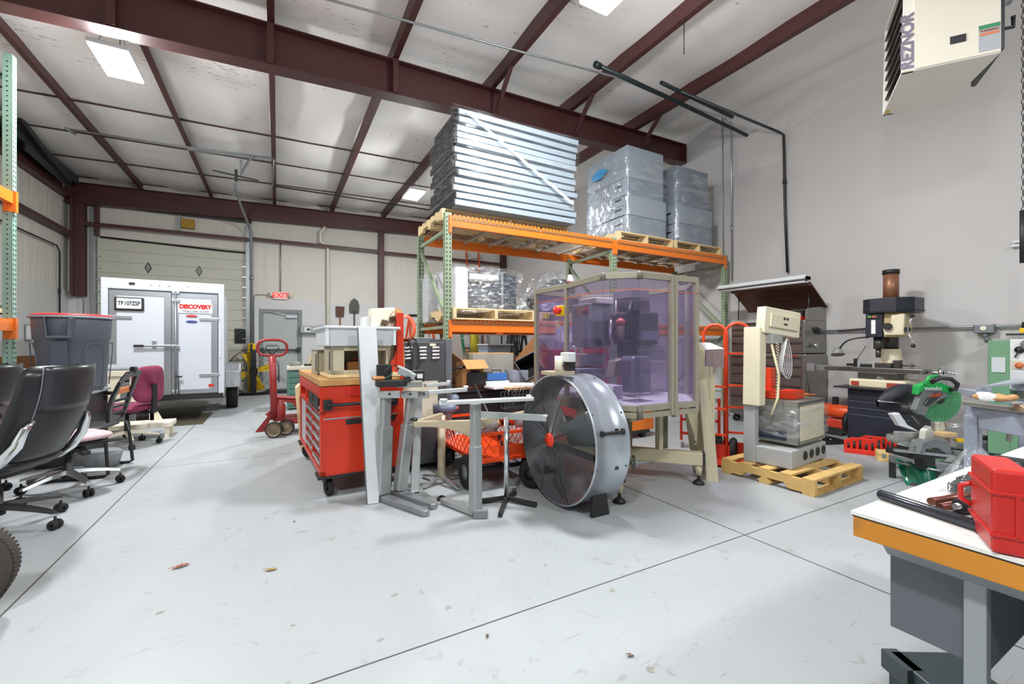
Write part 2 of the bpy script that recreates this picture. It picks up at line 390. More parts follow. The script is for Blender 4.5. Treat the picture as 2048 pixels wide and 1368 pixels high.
# ---------------------------------------------------------------- overhead door
DW = mat('c6c5b6', .55, 0, .05, 3)
d = MB(); zz = 0
while zz < 3.7:
    d.bb(-3.66, -.72, YW+.02, YW+.06, zz+.006, min(zz+.255, 3.7)); zz += .262
d.bb(-3.66, -.72, YW+.035, YW+.06, 0, 3.7)
door = struct('door_1', d, DW, .006)
b = MB()
for x in (-3.72, -.68):
    b.bb(x-.05, x+.05, YW-.06, YW+.06, 0, 4.35).bb(x-.015, x+.03, YW-.1, YW-.06, 0, 4.35)
b.build('door_track', GALV, door)
b = MB()
for k in range(1, 13):
    for x in (-3.64, -.76): b.bb(x-.05, x+.05, YW-.02, YW+.02, k*.27, k*.27+.018)
b.build('hinge_strap', STEEL, door)
b = MB(); b.bar((-3.7, YW-.08, 4.42), (-.6, YW-.08, 4.42), .06, .06); b.build('torsion_bar', DKMET, door)
b = MB().tube([(-3.6, YW, 3.70), (-2.4, YW-.02, 3.66), (-1.2, YW-.02, 3.62), (-.75, YW, 3.62)], .022, 6); b.build('weather_strip', RUB, door)
for i, x in enumerate((-2.74, -1.74)):
    b = MB().prism([(x, YW+.012, 3.2), (x+.07, YW+.012, 3.06), (x, YW+.012, 2.92), (x-.07, YW+.012, 3.06)], (0, .012, 0)); b.build('diamond_window', DKMET, door)
    MB().prism([(x, YW+.008, 3.16), (x+.05, YW+.008, 3.06), (x, YW+.008, 2.96), (x-.05, YW+.008, 3.06)], (0, .006, 0)).build('pane', mat('8d9088', .2), door.children[-1])
tag(MB().bb(-.98+.0, -.7, YW-.01, YW+.018, 1.24, 1.62).build('plastic_sheet', mat('26282b', .2, 0, .4, 14, bump=1.)), 'crumpled black plastic sheet taped over the overhead door beside the trailer', 'plastic sheet')
# ladder-like vertical lift rail left of the overhead door is the track; person door
g = mat('aeb4b3', .45, 0, .04, 2)
dr = struct('door_2', MB().bb(-.34, .50, YW+.01, YW+.05, .02, 2.06), g, .004)
MB().bb(-.44, -.34, YW-.03, YW+.08, 0, 2.16).bb(.50, .60, YW-.03, YW+.08, 0, 2.16).bb(-.34, .50, YW-.03, YW+.08, 2.06, 2.16).build('door_frame', mat('7c8485', .45), dr, bevel=.004)
MB().bar((-.38, YW-.08, 1.06), (.54, YW-.08, 1.06), .05, .04).bb(-.4, -.32, YW-.1, YW, .98, 1.12).bb(.46, .56, YW-.1, YW, 1.0, 1.12).build('panic_bar', DKMET, dr)
MB().bb(.2, .48, YW-.06, YW, 1.93, 2.0).bar((.2, YW-.08, 2.03), (-.1, YW-.05, 2.07), .02, .02).build('door_closer', STEEL, dr, bevel=.005)
t = thing('exit_sign', 'small lit white EXIT sign with red letters above the grey door', 'exit sign', (.07, YW-.03, 2.42))
MB().box((0, -.03, .11), (.34, .05, .2)).build('housing', mat('f1dcd8', .5), t, bevel=.006)
text('EXIT', .19, glow('ff2a1e', 1.2), t, (.07, YW-.09, 2.53), X_, Z_, bold=.004)
b = MB()
for s in (-1, 1): b.cyl((s*.2, -.04, .14), (s*.27, -.09, .12), .045, .055).cyl((s*.12, 0, .14), (s*.2, -.03, .14), .012)
b.build('emergency_lamp', CREAM, t)
# conduits
def pipe(label, pts, r, m, name='conduit_pipe', cat='pipe', group=None, coup=()):
    o = thing(name, label, cat, pts[0], 0, group)
    P(MB().tube(pts, r, 8), 'pipe', m, o)
    if coup:
        b = MB()
        for a, c in coup: b.cyl(a, c, r*1.45, n=8)
        P(b, 'coupling', m, o)
    return o
pipe('grey conduit dropping down the back wall to the exit sign', [(.07, YW-.04, 4.0), (.07, YW-.04, 3.4), (.07, YW-.04, 2.62)], .014, GALV, coup=[((.07, YW-.04, 3.6), (.07, YW-.04, 3.68))])
pipe('thin grey conduit looping over the grey door down its left side', [(-.12, YW-.04, 2.54), (-.45, YW-.04, 2.54), (-.52, YW-.04, 2.52), (-.55, YW-.04, 2.45), (-.55, YW-.04, 1.0)], .011, GALV)
pipe('thick grey conduit bending from the roof down the right side of the overhead door', [(-.8, YW-2.3, 4.66), (-.78, YW-1.2, 4.55), (-.66, YW-.35, 4.3), (-.6, YW-.2, 4.1), (-.6, YW-.2, 1.2)], .032, GALV, coup=[((-.6, YW-.2, 2.9), (-.6, YW-.2, 3.0))])
pipe('white plastic pipe with offset bends running down the back wall', [(1.15, YW-.15, 4.75), (1.15, YW-.15, 4.45), (1.05, YW-.15, 4.35), (1.05, YW-.15, 4.1), (1.25, YW-.12, 3.95), (1.25, YW-.12, .2)], .035, CREAM, 'drain_pipe')
pipe('dark conduit running down the left wall corner behind the trash can', [(XL+.06, YW-4.2, 3.3), (XL+.06, YW-.75, 3.3), (XL+.06, YW-.6, 3.2), (XL+.06, YW-.6, 1.0)], .016, DKMET, coup=[((XL+.06, YW-.6, 2.3), (XL+.06, YW-.6, 2.4))])
pipe('tall thin steel conduit beside the left track of the overhead door', [(-3.86, YW-.1, 4.5), (-3.86, YW-.1, .8)], .014, STEEL)
# conduits under the roof
z0 = 4.86
pipe('long thin conduit crossing the roof from upper left to the right wall', [(-.6, 5.05, z0+.0), (2.3, 4.75, z0+.04), (4.15, 4.5, z0+.03), (6.55, 4.55, 4.86)], .013, GALV)
pipe('long thin grey conduit crossing four purlins left of centre', [PZ(135, 258, 4.82), PZ(330, 288, 4.83), PZ(545, 316, 4.84), PZ(548, 318, 4.80), PZ(545, 372, 4.84)], .016, GALV, coup=[(PZ(132, 256, 4.82), PZ(150, 268, 4.82))])
pipe('thin dark conduit running right across the purlins toward the right wall', [PZ(548, 372, 4.86), PZ(700, 395, 4.87), PZ(860, 420, 4.88)], .018, DKMET)
pipe('thick black pipe hung under the purlins, the leftmost start of the bundle', [PZ(1190, 128, 4.72), PZ(1340, 197, 4.73), PZ(1530, 288, 4.74)], .028, mat('1f2a2c', .4, .4), coup=[(PZ(1190, 128, 4.72), PZ(1200, 133, 4.72)), (PZ(1522, 284, 4.74), PZ(1530, 288, 4.74))])
pipe('black pipe of the bundle ending in mid air above the wrapped cabinets', [PZ(1322, 165, 4.80), PZ(1465, 234, 4.80)], .026, mat('1f2a2c', .4, .4))
pipe('black pipe crossing to an elbow and dropping down the right wall', [PZ(1330, 170, 4.84), PX(1560, 265, 6.88), PX(1567, 270, 6.9), PX(1568, 300, 6.9), PX(1570, 420, 6.9), PX(1575, 545, 6.9)], .019, DKMET, coup=[(PX(1569, 360, 6.9), PX(1569, 368, 6.9))])
pipe('grey conduit curving from the roof down the right wall behind the rack', [PZ(1370, 210, 4.8), PX(1450, 236, 6.85), PX(1461, 244, 6.9), PX(1463, 300, 6.9), PX(1464, 560, 6.9)], .014, STEEL, coup=[(PX(1463, 452, 6.9), PX(1463, 462, 6.9))])
pipe('thinnest conduit on the right wall, left of the curved one', [PX(1445, 236, 6.92), PX(1447, 540, 6.92)], .008, GALV)
pipe('thin rod hanging straight down from a purlin above the wrapped cabinets', [PZ(1368, 36, 5.0), PZ(1368, 36, 5.0)-V((0, 0, .42))], .006, DKMET, 'hanging_rod', 'rod')
# strut trapeze
t = thing('strut_bracket', 'slotted grey strut bracket under the roof holding the thick conduit', 'bracket', tuple(PZ(480, 322, 4.7)))
a, c = PZ(375, 298, 4.8), PZ(540, 320, 4.8)
P(MB().bar(a, c, .04, .04), 'strut', GALV, t)
p = PZ(482, 320, 4.8); q = PZ(505, 310, 4.8)
P(MB().bar(p, p-V((0, 0, .3)), .04, .04).bar(p-V((0, 0, .28)), q, .03, .03), 'brace', GALV, t)
p2 = p-V((.0, 0, .32))
P(MB().bar(p2-V((.45, 0, -.03)), p2+V((.3, 0, -.03)), .035, .02).bar(p2+V((-.08, 0, .12)), p2+V((-.08, 0, -.12)), .05, .02), 'cross_arm', DKMET, t)
# dark horizontal tracks of the side door, left
t = thing('door_rail', 'dark sloping metal door rail under the roof along the left wall', 'rail', (XL+.35, 9, 4.5))
P(MB().bar(PX(40, 238, XL+.35), PX(140, 365, XL+.35), .05, .1).bar(PX(50, 292, XL+.35), PX(140, 372, XL+.32), .03, .12), 'rail', DKMET, t)
# right wall conduit run and junction box
t = thing('wall_conduit', 'grey conduit run along the right wall at eye height', 'pipe', (6.9, 2.5, 1.41))
P(MB().tube([(6.9, 4.6, 1.4), (6.9, 1.75, 1.415), (6.9, .9, 1.42)], .014, 8), 'pipe', GALV, t)
t = thing('junction_box', 'grey metal electrical junction box with a hanging plug on the right wall', 'junction box', (6.9, 1.68, 1.36))
MB().box((0, 0, .03), (.09, .16, .1)).build('box', mat('84888b', .4, .5), t, bevel=.01)
MB().cyl((-.045, 0, .035), (-.055, 0, .035), .025).build('yellow_switch', CREAM, t)
MB().cyl((0, 0, -.02), (0, -.01, -.07), .025, .02).cyl((0, -.01, -.07), (-.02, -.03, -.11), .022, .026).build('plug', mat('6a6e70', .4), t)
t = thing('time_clock', 'grey box unit with white reader fixed on the back wall right of the exit door', 'box', (.8, YW-.12, 1.5))
MB().box((0, 0, .12), (.5, .16, .2)).box((.28, 0, .12), (.12, .14, .26)).build('body', mat('9aa0a4', .5), t, bevel=.01)
MB().box((-.08, -.085, .12), (.17, .02, .14)).build('panel', WHITE, t); MB().box((-.05, -.097, .12), (.08, .006, .05)).build('display', BLKG, t)
# shovels
t = thing('square_shovel', 'square-bladed rusty shovel hung blade up on the back wall, left of the pair', 'shovel', (1.58, YW-.06, 1.2), 0)
def blade(pts, cx, dep):
    b = MB(); b.prism([V((cx+x, dep, z)) for x, z in pts], (0, -.012, 0)); return b
P(blade([(-.11, 2.0), (.1, 2.0), (.12, 2.3), (-.12, 2.3)], 1.58, YW-.06), 'blade', mat('5b3b31', .6, .3, .2), t)
P(MB().cyl((1.58, YW-.06, 1.0), (1.58, YW-.06, 2.06), .018), 'handle', mat('8a5a30', .6), t)
t = thing('pointed_shovel', 'round-pointed dark shovel hung blade up on the back wall, right of the pair', 'shovel', (1.97, YW-.06, 1.2), 0)
P(blade([(-.13, 2.12), (.13, 2.12), (.14, 2.35), (.1, 2.48), (0, 2.56), (-.1, 2.48), (-.14, 2.35)], 1.97, YW-.06), 'blade', mat('4a4c46', .5, .5), t)
P(MB().cyl((1.97, YW-.06, 1.0), (1.97, YW-.06, 2.2), .018), 'handle', mat('3a3c3e', .6), t)
t = thing('wall_box', 'dirty yellow box bolted above the overhead door', 'box', (-1.95, YW-.06, 4.1))
MB().box((0, -.02, .1), (.26, .1, .22)).build('cover', mat('a8842a', .7, 0, .4, 14), t); MB().box((-.18, 0, .15), (.05, .05, .45)).build('bracket', GALV, t)
tag(MB().bb(.1, .5, YW-.04, YW-.03, 4.1, 4.4).build('insulation_patch', mat('b08a68', .8, 0, .3, 10)), None, None) if 0 else None
# extension ladder far right back wall
t = thing('extension_ladder', 'orange extension ladder leaning high on the back wall behind the rack', 'ladder', (5.6, YW-.4, 0))
b = MB(); 
for x in (5.42, 5.86): b.bar((x, YW-.75, 0), (x, YW-.22, 4.25), .03, .08)
P(b, 'rail', mat('c8552c', .5), t)
for k in range(14):
    f = .04+k*.07; b = MB().cyl((5.42, YW-.75+.53*f, 4.25*f), (5.86, YW-.75+.53*f, 4.25*f), .017); P(b, 'rung', STEEL, t)
# ---------------------------------------------------------------- heater
A, B, C, D = [PZ(*a, 3.4) for a in [(1765, 232), (1803, 147), (2003, 105), (1935, 206)]]
ex = (C-B).normalized(); ey = (A-B).normalized(); B_ = B
t = thing('unit_heater', 'white gas unit heater with louvers hanging from the roof at upper right', 'heater', tuple((A+C)/2))
W0 = mat('e9e4d8', .35, 0, .03, 4)
Hh = V((0, 0, .8)); dx = (C-B).length; dy = (A-B).length
def hp(x, y, z): return B+ex*x*dx+ey*y*dy+Z_*z
b = MB().prism([hp(.12, 0, .0), hp(1, 0, 0), hp(.82, 1, 0), hp(.12, 1, 0)], Hh)
P(b, 'cabinet', W0, t, bevel=.006)
b = MB(); b.prism([hp(0, 0, 0), hp(.13, 0, 0), hp(.13, 0, .8), hp(.03, 0, .8)], ey*.02)
b.prism([hp(0, 1, 0), hp(.13, 1, 0), hp(.13, 1, .8), hp(.03, 1, .8)], -ey*.02)
b.prism([hp(0, 0, 0), hp(.13, 0, 0), hp(.13, 1, 0), hp(0, 1, 0)], Z_*.012).prism([hp(.03, 0, .79), hp(.13, 0, .79), hp(.13, 1, .79), hp(.03, 1, .79)], Z_*.012)
P(b, 'hood', W0, t)
P(MB().prism([hp(.115, .03, .02), hp(.115, .97, .02), hp(.115, .97, .78), hp(.115, .03, .78)], ex*-.005), 'outlet', BLK, t)
b = MB()
for k in range(8):
    z = .06+k*.093
    b.prism([hp(.02+.0*k, .02, z-.02), hp(.02, .98, z-.02), hp(.1, .98, z+.03), hp(.1, .02, z+.03)], V((0, 0, .006)))
P(b, 'louver', mat('8d8480', .4, .4), t)
dn = -ey
text('REZNOR', .112, mat('7d7686', .5), t, hp(.068, 0, .245)+dn*.004, Z_, -ex, bold=.004)
P(MB().prism([hp(.135, 0, .012), hp(.99, 0, .012), hp(.99, 0, .79), hp(.135, 0, .79)], dn*.008), 'side_panel', mat('e4dccb', .4, 0, .03, 4), t)
P(MB().prism([hp(.5, 0, .14), hp(.66, 0, .14), hp(.66, 0, .2), hp(.5, 0, .2)], dn*.012), 'latch', BLK, t, bevel=.003)
q = [hp(.78, 0, .03), hp(.985, 0, .03), hp(.985, 0, .23), hp(.78, 0, .23)]
lab = P(MB().prism(q, dn*.0095), 'warning_label', mat('aeb0b4', .6, 0, .2, 90), t)
P(MB().prism([hp(.78, 0, .2), hp(.985, 0, .2), hp(.985, 0, .23), hp(.78, 0, .23)], dn*.0105), 'green_band', mat('2f8a5c', .5), lab, root=t)
P(MB().prism([hp(.79, 0, .15), hp(.975, 0, .15), hp(.975, 0, .17), hp(.79, 0, .17)], dn*.0105), 'orange_band', mat('d27a4a', .5), lab, root=t)
text('WARNING', .022, mat('b03a1c', .5), lab, hp(.88, 0, .185)+dn*.012, ex, Z_, root=t)
P(MB().prism([hp(.02, .86, -.001), hp(.07, .86, -.001), hp(.07, .95, -.001), hp(.02, .95, -.001)], (0, 0, -.002)), 'yellow_label', YEL, t)
b = MB()
for x, y in ((.2, .1), (.9, .1), (.2, .9), (.8, .9)): b.tube([hp(x, y, .8), hp(x, y, zc(5)-3.42)], .006, 6)
P(b, 'hanger_rod', DKMET, t)
b = MB().tube([hp(1, .3, .15), hp(1.09, .3, .15), hp(1.09, .3, .35), hp(1.09, .3, 1.6)], .022, 8).tube([hp(1, .12, .22), hp(1.16, .12, .22), hp(1.16, .12, .3)], .014, 8)
P(b, 'gas_pipe', DKMET, t)
P(MB().prism([hp(1, .05, .05), hp(1, .8, .05), hp(1, .8, .6), hp(1, .05, .6)], ex*.03), 'control_box', DKMET, t)
P(MB().tube([hp(1.0, .5, .62), hp(1.3, .5, .62)], .06, 12), 'flue', STEEL, t)
pc = PZ(2046, 120, 3.6); t = thing('hoist_chain', 'dark hanging hoist chain at the right edge of the view', 'chain', (pc.x, pc.y, 2.2))
b = MB()
for k in range(60):
    z = 2.35+k*.045; a = k % 2
    b.tube([V((pc.x, pc.y, z))+(V((math.cos(q)*.009, 0, 0)) if a else V((0, math.cos(q)*.009, 0)))+V((0, 0, math.sin(q)*.022)) for q in [2*math.pi*i/8 for i in range(8)]], .003, 5, closed=True)
P(b, 'chain_link', DKMET, t)
P(MB().tube([(pc.x, pc.y, 2.34), (pc.x, pc.y, 1.9)], .02, 8), 'grip_sleeve', BLK, t)
# ---------------------------------------------------------------- trailer
t = thing('cargo_trailer', 'white enclosed cargo trailer with double rear doors parked before the overhead door', 'trailer', (-1.52, 9.6, 0))
TW = mat('c3c8d0', .28, 0, .015, 2); AL = mat('aeb3b8', .3, .85, .05, 6)
P(MB().bb(-2.25, -.79, 8.52, 11.1, .42, 2.12), 'body', TW, t, bevel=.03)
P(MB().bb(-2.27, -.77, 8.46, 8.53, 2.04, 2.2).bb(-2.27, -2.19, 8.46, 8.53, .36, 2.05).bb(-.85, -.77, 8.46, 8.53, .36, 2.05), 'door_frame', TW, t, bevel=.012)
P(MB().bb(-2.26, -.78, 8.45, 8.6, .34, .42).bb(-2.2, -.84, 8.6, 11, .34, .42), 'bumper', BLK, t)
for nm, x0_, x1_ in (('left', -2.18, -1.46), ('right', -1.45, -.86)):
    dd = P(MB().bb(x0_, x1_, 8.475, 8.5, .43, 2.02), 'door', TW, t, bevel=.004)
    w1 = .085
    P(MB().bb(x0_, x0_+w1, 8.468, 8.476, .43, 2.02).bb(x1_-w1, x1_, 8.468, 8.476, .43, 2.02).bb(x0_, x1_, 8.469, 8.475, 1.95, 2.02).bb(x0_, x1_, 8.469, 8.475, .43, .5), 'edge_trim', AL, dd, root=t)
    for z in (1.62, .72):
        xs = (x0_-.02, x0_+.26) if nm == 'left' else (x1_-.24, x1_+.03)
        P(MB().bb(*xs, 8.455, 8.468, z-.025, z+.025), 'hinge', STEEL, dd, root=t, bevel=.004)
P(MB().cyl((-1.40, 8.44, .4), (-1.40, 8.44, 2.04), .012, n=10), 'lock_rod', GALV, t)
b = MB()
for z in (.47, 1.17, 1.9, 2.03): b.box((-1.40, 8.45, z), (.1, .03, .05))
P(b, 'lock_keeper', STEEL, t, bevel=.004)
P(MB().box((-1.58, 8.43, 1.19), (.42, .018, .03)).box((-1.66, 8.45, 1.23), (.05, .03, .09)), 'door_bar', STEEL, t, bevel=.003)
P(MB().box((-1.84, 8.43, 1.19), (.12, .024, .04)), 'handle_grip', BLK, t, bevel=.006)
fr = P(MB().bb(-2.12, -1.78, 8.44, 8.468, 1.72, 1.92), 'plate_frame', BLK, t, bevel=.02)
P(MB().bb(-2.09, -1.81, 8.435, 8.441, 1.75, 1.90), 'licence_plate', PAPER, fr, root=t)
text('TR107ZSP', .082, mat('23282c', .6), fr, (-1.95, 8.433, 1.825), X_, Z_, root=t, sx=.72, bold=.003)
text('INDIANA', .025, mat('5a6068', .6), fr, (-1.95, 8.433, 1.885), X_, Z_, root=t)
sg = P(MB().bb(-1.37, -.93, 8.462, 8.468, 1.71, 1.87), 'sign_panel', mat('e7e7e7', .5), t)
P(MB().bb(-1.36, -.94, 8.459, 8.463, 1.77, 1.86), 'sign_field', mat('f5f0ee', .5), sg, root=t)
text('DISCOVERY', .088, mat('c01d1a', .5), sg, (-1.15, 8.457, 1.81), X_, Z_, root=t, sx=.88, bold=.006)
text('TRAILERS.COM', .04, mat('2a2a2c', .5), sg, (-1.15, 8.459, 1.735), X_, Z_, root=t, sx=1.3)
for z, m, s in ((1.665, mat('c03a35', .5), 1), (1.575, mat('2b3f8c', .5), 1)):
    b = MB(); b.prism([V((-1.2+.075*math.cos(R(k*20)), 8.466, z+.018*math.sin(R(k*20)))) for k in range(18)], (0, -.004, 0)); P(b, 'oval_decal', m, t)
P(MB().bb(-.98, -.91, 8.462, 8.469, .53, .57), 'reflector', mat('c4281c', .3), t)
P(MB().box((-1.92, 8.452, 2.13), (.07, .03, .03)), 'clearance_lamp', BLK, t, bevel=.01)
b = MB()
for x in (-1.7, -1.6, -1.48, -1.25): b.cyl((x, 8.455, 2.12), (x, 8.465, 2.12), .012, n=10)
P(b, 'marker_light', GALV, t)
P(MB().bb(-.83, -.815, 8.44, 8.458, 1.0, 1.42), 'tail_light', mat('dfe3e8', .2), t)
for x in (-1.66, -1.36): P(MB().cyl((x, 8.42, .42), (x, 8.42, .7), .006).bar((x-.045, 8.42, .71), (x+.045, 8.42, .71), .03, .02), 't_handle_hook', BLK, t)
P(MB().cyl((-.78, 9.9, .33), (-.6, 9.9, .33), .33, n=30), 'wheel', RUB, t)
P(MB().cyl((-.6, 9.9, .33), (-.59, 9.9, .33), .18, n=24), 'wheel_rim', STEEL, t)
dm = mat('b4b8bb', .3, .85, .12, 60, bump=.8)
b = MB().prism([(-.79, 9.42, .42), (-.79, 9.42, .72), (-.79, 9.55, .86), (-.79, 10.3, .86), (-.79, 10.42, .7), (-.79, 10.42, .42)], (.24, 0, 0))
P(b, 'fender', dm, t, bevel=.015)
P(MB().cyl((-2.26, 9.9, .33), (-2.44, 9.9, .33), .33, n=30), 'wheel', RUB, t)
tr_ = t; piv = V((-.79, 8.47, 0)); Rz = M.Rotation(R(3.2), 4, 'Z'); tr_.location = piv+(Rz @ (V(tr_.location)-piv)); tr_.rotation_euler.z = R(3.2)
tag(MB().bb(-2.6, -.6, 8.1, 9.2, .001, .004).build('floor_mat', mat('6b5f33', .6, 0, .45, 6)), 'dark rubbery stained mat on the floor under the trailer rear', 'mat') if 0 else None
# ---------------------------------------------------------------- yellow bollard and big wheel fan
t = thing('bollard', 'yellow steel safety bollard beside the overhead door', 'bollard', (-.58, YW-.5, 0))
MB().cyl((0, 0, 0), (0, 0, 1.2), .09).lathe([(.09, 1.2), (.06, 1.23), (.001, 1.24)]).build('post', YEL, t)
MB().box((.0, -.1, .62), (.05, .03, 1.2)).build('strap', BLK, t)
t = thing('drum_fan', 'round black drum fan with yellow blades standing before the bollard', 'fan', (-.5, YW-1.3, 0))
c = V((0, 0, .56)); rr = .53
MB().lathe([(rr, -.12), (rr+.012, -.12), (rr+.012, .12), (rr, .12), (rr, -.12)], c, (0, 1, 0), 40).build('drum', BLK, t)
b = MB()
for k in range(24):
    a = R(k*15); b.tube([c+V((.05*math.cos(a), -.12, .05*math.sin(a))), c+V((rr*math.cos(a), -.12, rr*math.sin(a)))], .003, 4)
for q in (.15, .27, .39): b.tube([c+V((q*math.cos(R(k*15)), -.12, q*math.sin(R(k*15)))) for k in range(24)], .003, 4, closed=True)
b.build('guard', DKMET, t)
b = MB().box(c+V((0, -.07, 0)), (.11, .05, 1.04)).box(c+V((0, -.05, 0)), (.16, .1, .16)); b.build('motor_mount', BLK, t)
for k in range(4):
    a = R(18+k*90); u = V((math.cos(a), 0, math.sin(a))); v_ = V((-math.sin(a), 0, math.cos(a)))
    MB().prism([c+u*.08-v_*.04, c+u*.47-v_*.12+Y_*.05, c+u*.47+v_*.1-Y_*.06, c+u*.08+v_*.05], (0, .012, 0)).build('blade', YEL, t)
MB().box((0, 0, .03), (.9, .06, .05)).box((-.4, 0, .06), (.06, .5, .04)).box((.4, 0, .06), (.06, .5, .04)).build('stand', BLK, t)
tag(MB().box((.35, YW-1.0, .03), (1.2, .5, .05)).build('floor_mat', RUB, bevel=.01), 'flat black rubber door mat at the grey exit door', 'mat')
# ---------------------------------------------------------------- small green cabinet with odds on top
t = thing('drawer_cabinet', 'small dull green parts drawer cabinet behind the pallet jack', 'cabinet', (.42, 9.2, 0))
MB().box((0, 0, .38), (.52, .5, .72)).build('body', mat('5a7a70', .5, 0, .15), t, bevel=.01)
for k in range(6): 
    dd = MB().box((0, -.255, .12+k*.105), (.47, .02, .085)).build('drawer', mat('4f7a6c', .45, 0, .2, 14), t, bevel=.006)
    MB().box((0, -.27, .14+k*.105), (.3, .012, .015)).build('pull', GALV, dd)
MB().box((.02, -.02, .77), (.58, .54, .06)).build('top', mat('cfcbb8', .6), t, bevel=.005)
t = thing('record_rack', 'small black tray of tan wooden sleeves on the green drawer cabinet', 'tray', (.6, 9.15, .80))
MB().box((0, 0, .02), (.3, .2, .03)).build('tray', BLK, t)
for k in range(5): MB().box((-.06+k*.05, 0, .12), (.02, .16, .18), ry=.3).build('sleeve', WOODL, t)
tag(MB().lathe([(.1, 0), (.1, .05), (.08, .08), (.02, .09)], (.3, 9.15, .8)).build('bowl', mat('7b7d76', .6)), 'small grey domed lump on the green drawer cabinet, left end', 'container')
# ---------------------------------------------------------------- pallet jack
t = thing('pallet_jack', 'dark red pallet jack with oval steering handle', 'pallet jack', (-.02, 6.5, 0), 0)
PJ = mat('8e2624', .45, 0, .12, 8, wear=.15)
MB().tube([(-.02, -.02, .25), (-.03, -.04, .7), (-.04, -.05, 1.06)], .042, 10).build('steering_arm', PJ, t)
ring = [V((-.04+.17*math.copysign(abs(math.cos(a))**.6, math.cos(a)), -.05, 1.17+.105*math.copysign(abs(math.sin(a))**.9, math.sin(a)))) for a in [2*math.pi*k/28 for k in range(28)]]
MB().tube(ring, .018, 8, closed=True).build('handle_loop', PJ, t)
MB().tube([(-.04, -.05, 1.08), (-.12, -.05, 1.17), (-.10, -.05, 1.2), (.02, -.05, 1.2), (.04, -.05, 1.17), (-.04, -.05, 1.08)], .007, 6).build('release_lever', DKMET, t)
MB().cyl((.03, -.08, 1.0), (.035, -.09, .72), .008).build('control_rod', BLK, t)
MB().lathe([(.075, .2), (.075, .40), (.05, .44), (.03, .48)], (.04, .03, 0)).build('hydraulic_pump', PJ, t)
MB().prism([(.0, .05, .50), (.26, .05, .47), (.44, .05, .27), (.44, .05, .16), (.3, .05, .22), (.2, .05, .42), (.0, .05, .46)], (0, .03, 0)).prism([(.0, .3, .50), (.26, .3, .47), (.44, .3, .27), (.44, .3, .16), (.3, .3, .22), (.2, .3, .42), (.0, .3, .46)], (0, .03, 0)).prism([(.0, .05, .49), (.26, .05, .46), (.26, .33, .46), (.0, .33, .49)], (0, 0, .015)).prism([(.26, .05, .46), (.44, .05, .27), (.44, .33, .27), (.26, .33, .46)], (0, 0, .015)).build('head_frame', PJ, t)
MB().bb(.3, 1.4, .02, .17, .10, .15).bb(.3, 1.4, .3, .45, .10, .15).bb(.12, .34, .02, .45, .14, .22).build('fork', PJ, t, bevel=.01)
MB().prism([(-.12, -.02, .30), (-.06, -.02, .34), (.0, -.02, .22), (-.06, -.02, .22)], (0, .06, 0)).prism([(-.24, .0, .07), (-.12, .0, .07), (-.06, .0, .24), (-.1, .0, .26)], (0, .02, 0)).build('foot_bracket', PJ, t)
for x, y in ((-.02, -.1), (.12, .0)):
    b = MB().lathe([(.085, -.035), (.1, -.035), (.105, 0), (.1, .035), (.085, .035)], (x, y, .105), (-.25, -1, 0), 28); w_ = b.build('wheel', mat('2c2724', .7, 0, .3), t)
    b = MB().lathe([(.001, .02), (.03, .03), (.04, .015), (.085, .03), (.088, .036)], (x, y, .105), (-.25, -1, 0), 24); b.build('wheel_hub', mat('8a7a66', .6, .3, .3), w_)
# planks beside cart
t = thing('wooden_pallet', 'light wooden pallet stood on edge behind the red tool cart', 'pallet', (.24, 5.75, 0))
b = MB()
for k in range(5): b.box((-.02+.012*k, -.15+k*.12, .36), (.03, .09, .72), ry=-.08)
b.build('slat', WOODL, t, bevel=.003)
b = MB()
for z in (.08, .36, .62): b.box((.06, .1, z), (.06, .6, .08))
b.build('stringer', WOOD, t)
# ---------------------------------------------------------------- pallet rack, centre
RB = mat('bfb69a', .6, .3, .1)
def upright(x, y, h, face_y, parent_off, t, name='upright', m=GREENR):
    """perforated channel post; local coords"""
    b = MB(); wd = .08; dp = .07
    s = face_y
    b.bb(x-wd/2, x-wd/2+.004, y-dp/2, y+dp/2, 0, h).bb(x+wd/2-.004, x+wd/2, y-dp/2, y+dp/2, 0, h)
    ycol = y+s*dp/2
    b.bb(x-wd/2, x+wd/2, ycol-.002, ycol+.002, 0, h)
    b.bb(x-.07, x+.07, y-.07, y+.07, 0, .01)
    o = b.build(name, m, t)
    h_ = MB(); z = .08
    while z < h-.04:
        for q in (-.02, .02):
            h_.prism([(x+q-.008, ycol+s*.0025, z+.012), (x+q+.008, ycol+s*.0025, z+.012), (x+q+.004, ycol+s*.0025, z-.014), (x+q-.004, ycol+s*.0025, z-.014)], (0, -.001, 0))
        for sx in (-1, 1):
            h_.box((x+sx*(wd/2+.0006), y, z), (.001, .012, .012))
        z += .05
    h_.build('slot_pattern', BLK, o)
    return o
FY, RY = 4.74, 5.8
UX = [1.73, 4.24, 6.74]
t = thing('pallet_rack', 'tall green and orange pallet rack with wire decks in the middle of the shop', 'pallet rack', (0, 0, 0))
for i, x in enumerate(UX):
    upright(x, FY, 2.74, -1, 0, t); upright(x, RY, 2.62 if i else 2.7, -1, 0, t)
    for z in (1.42, 2.55, .4): MB().bar((x, FY, z), (x, RY, z+.0), .035, .035).build('frame_brace', GREENR, t)
    MB().bar((x, RY, 2.5), (x, FY, 1.5), .035, .035).build('frame_brace', GREENR, t)
    MB().bar((x, FY, 1.38), (x, RY, .45), .035, .035).build('frame_brace', GREENR, t)
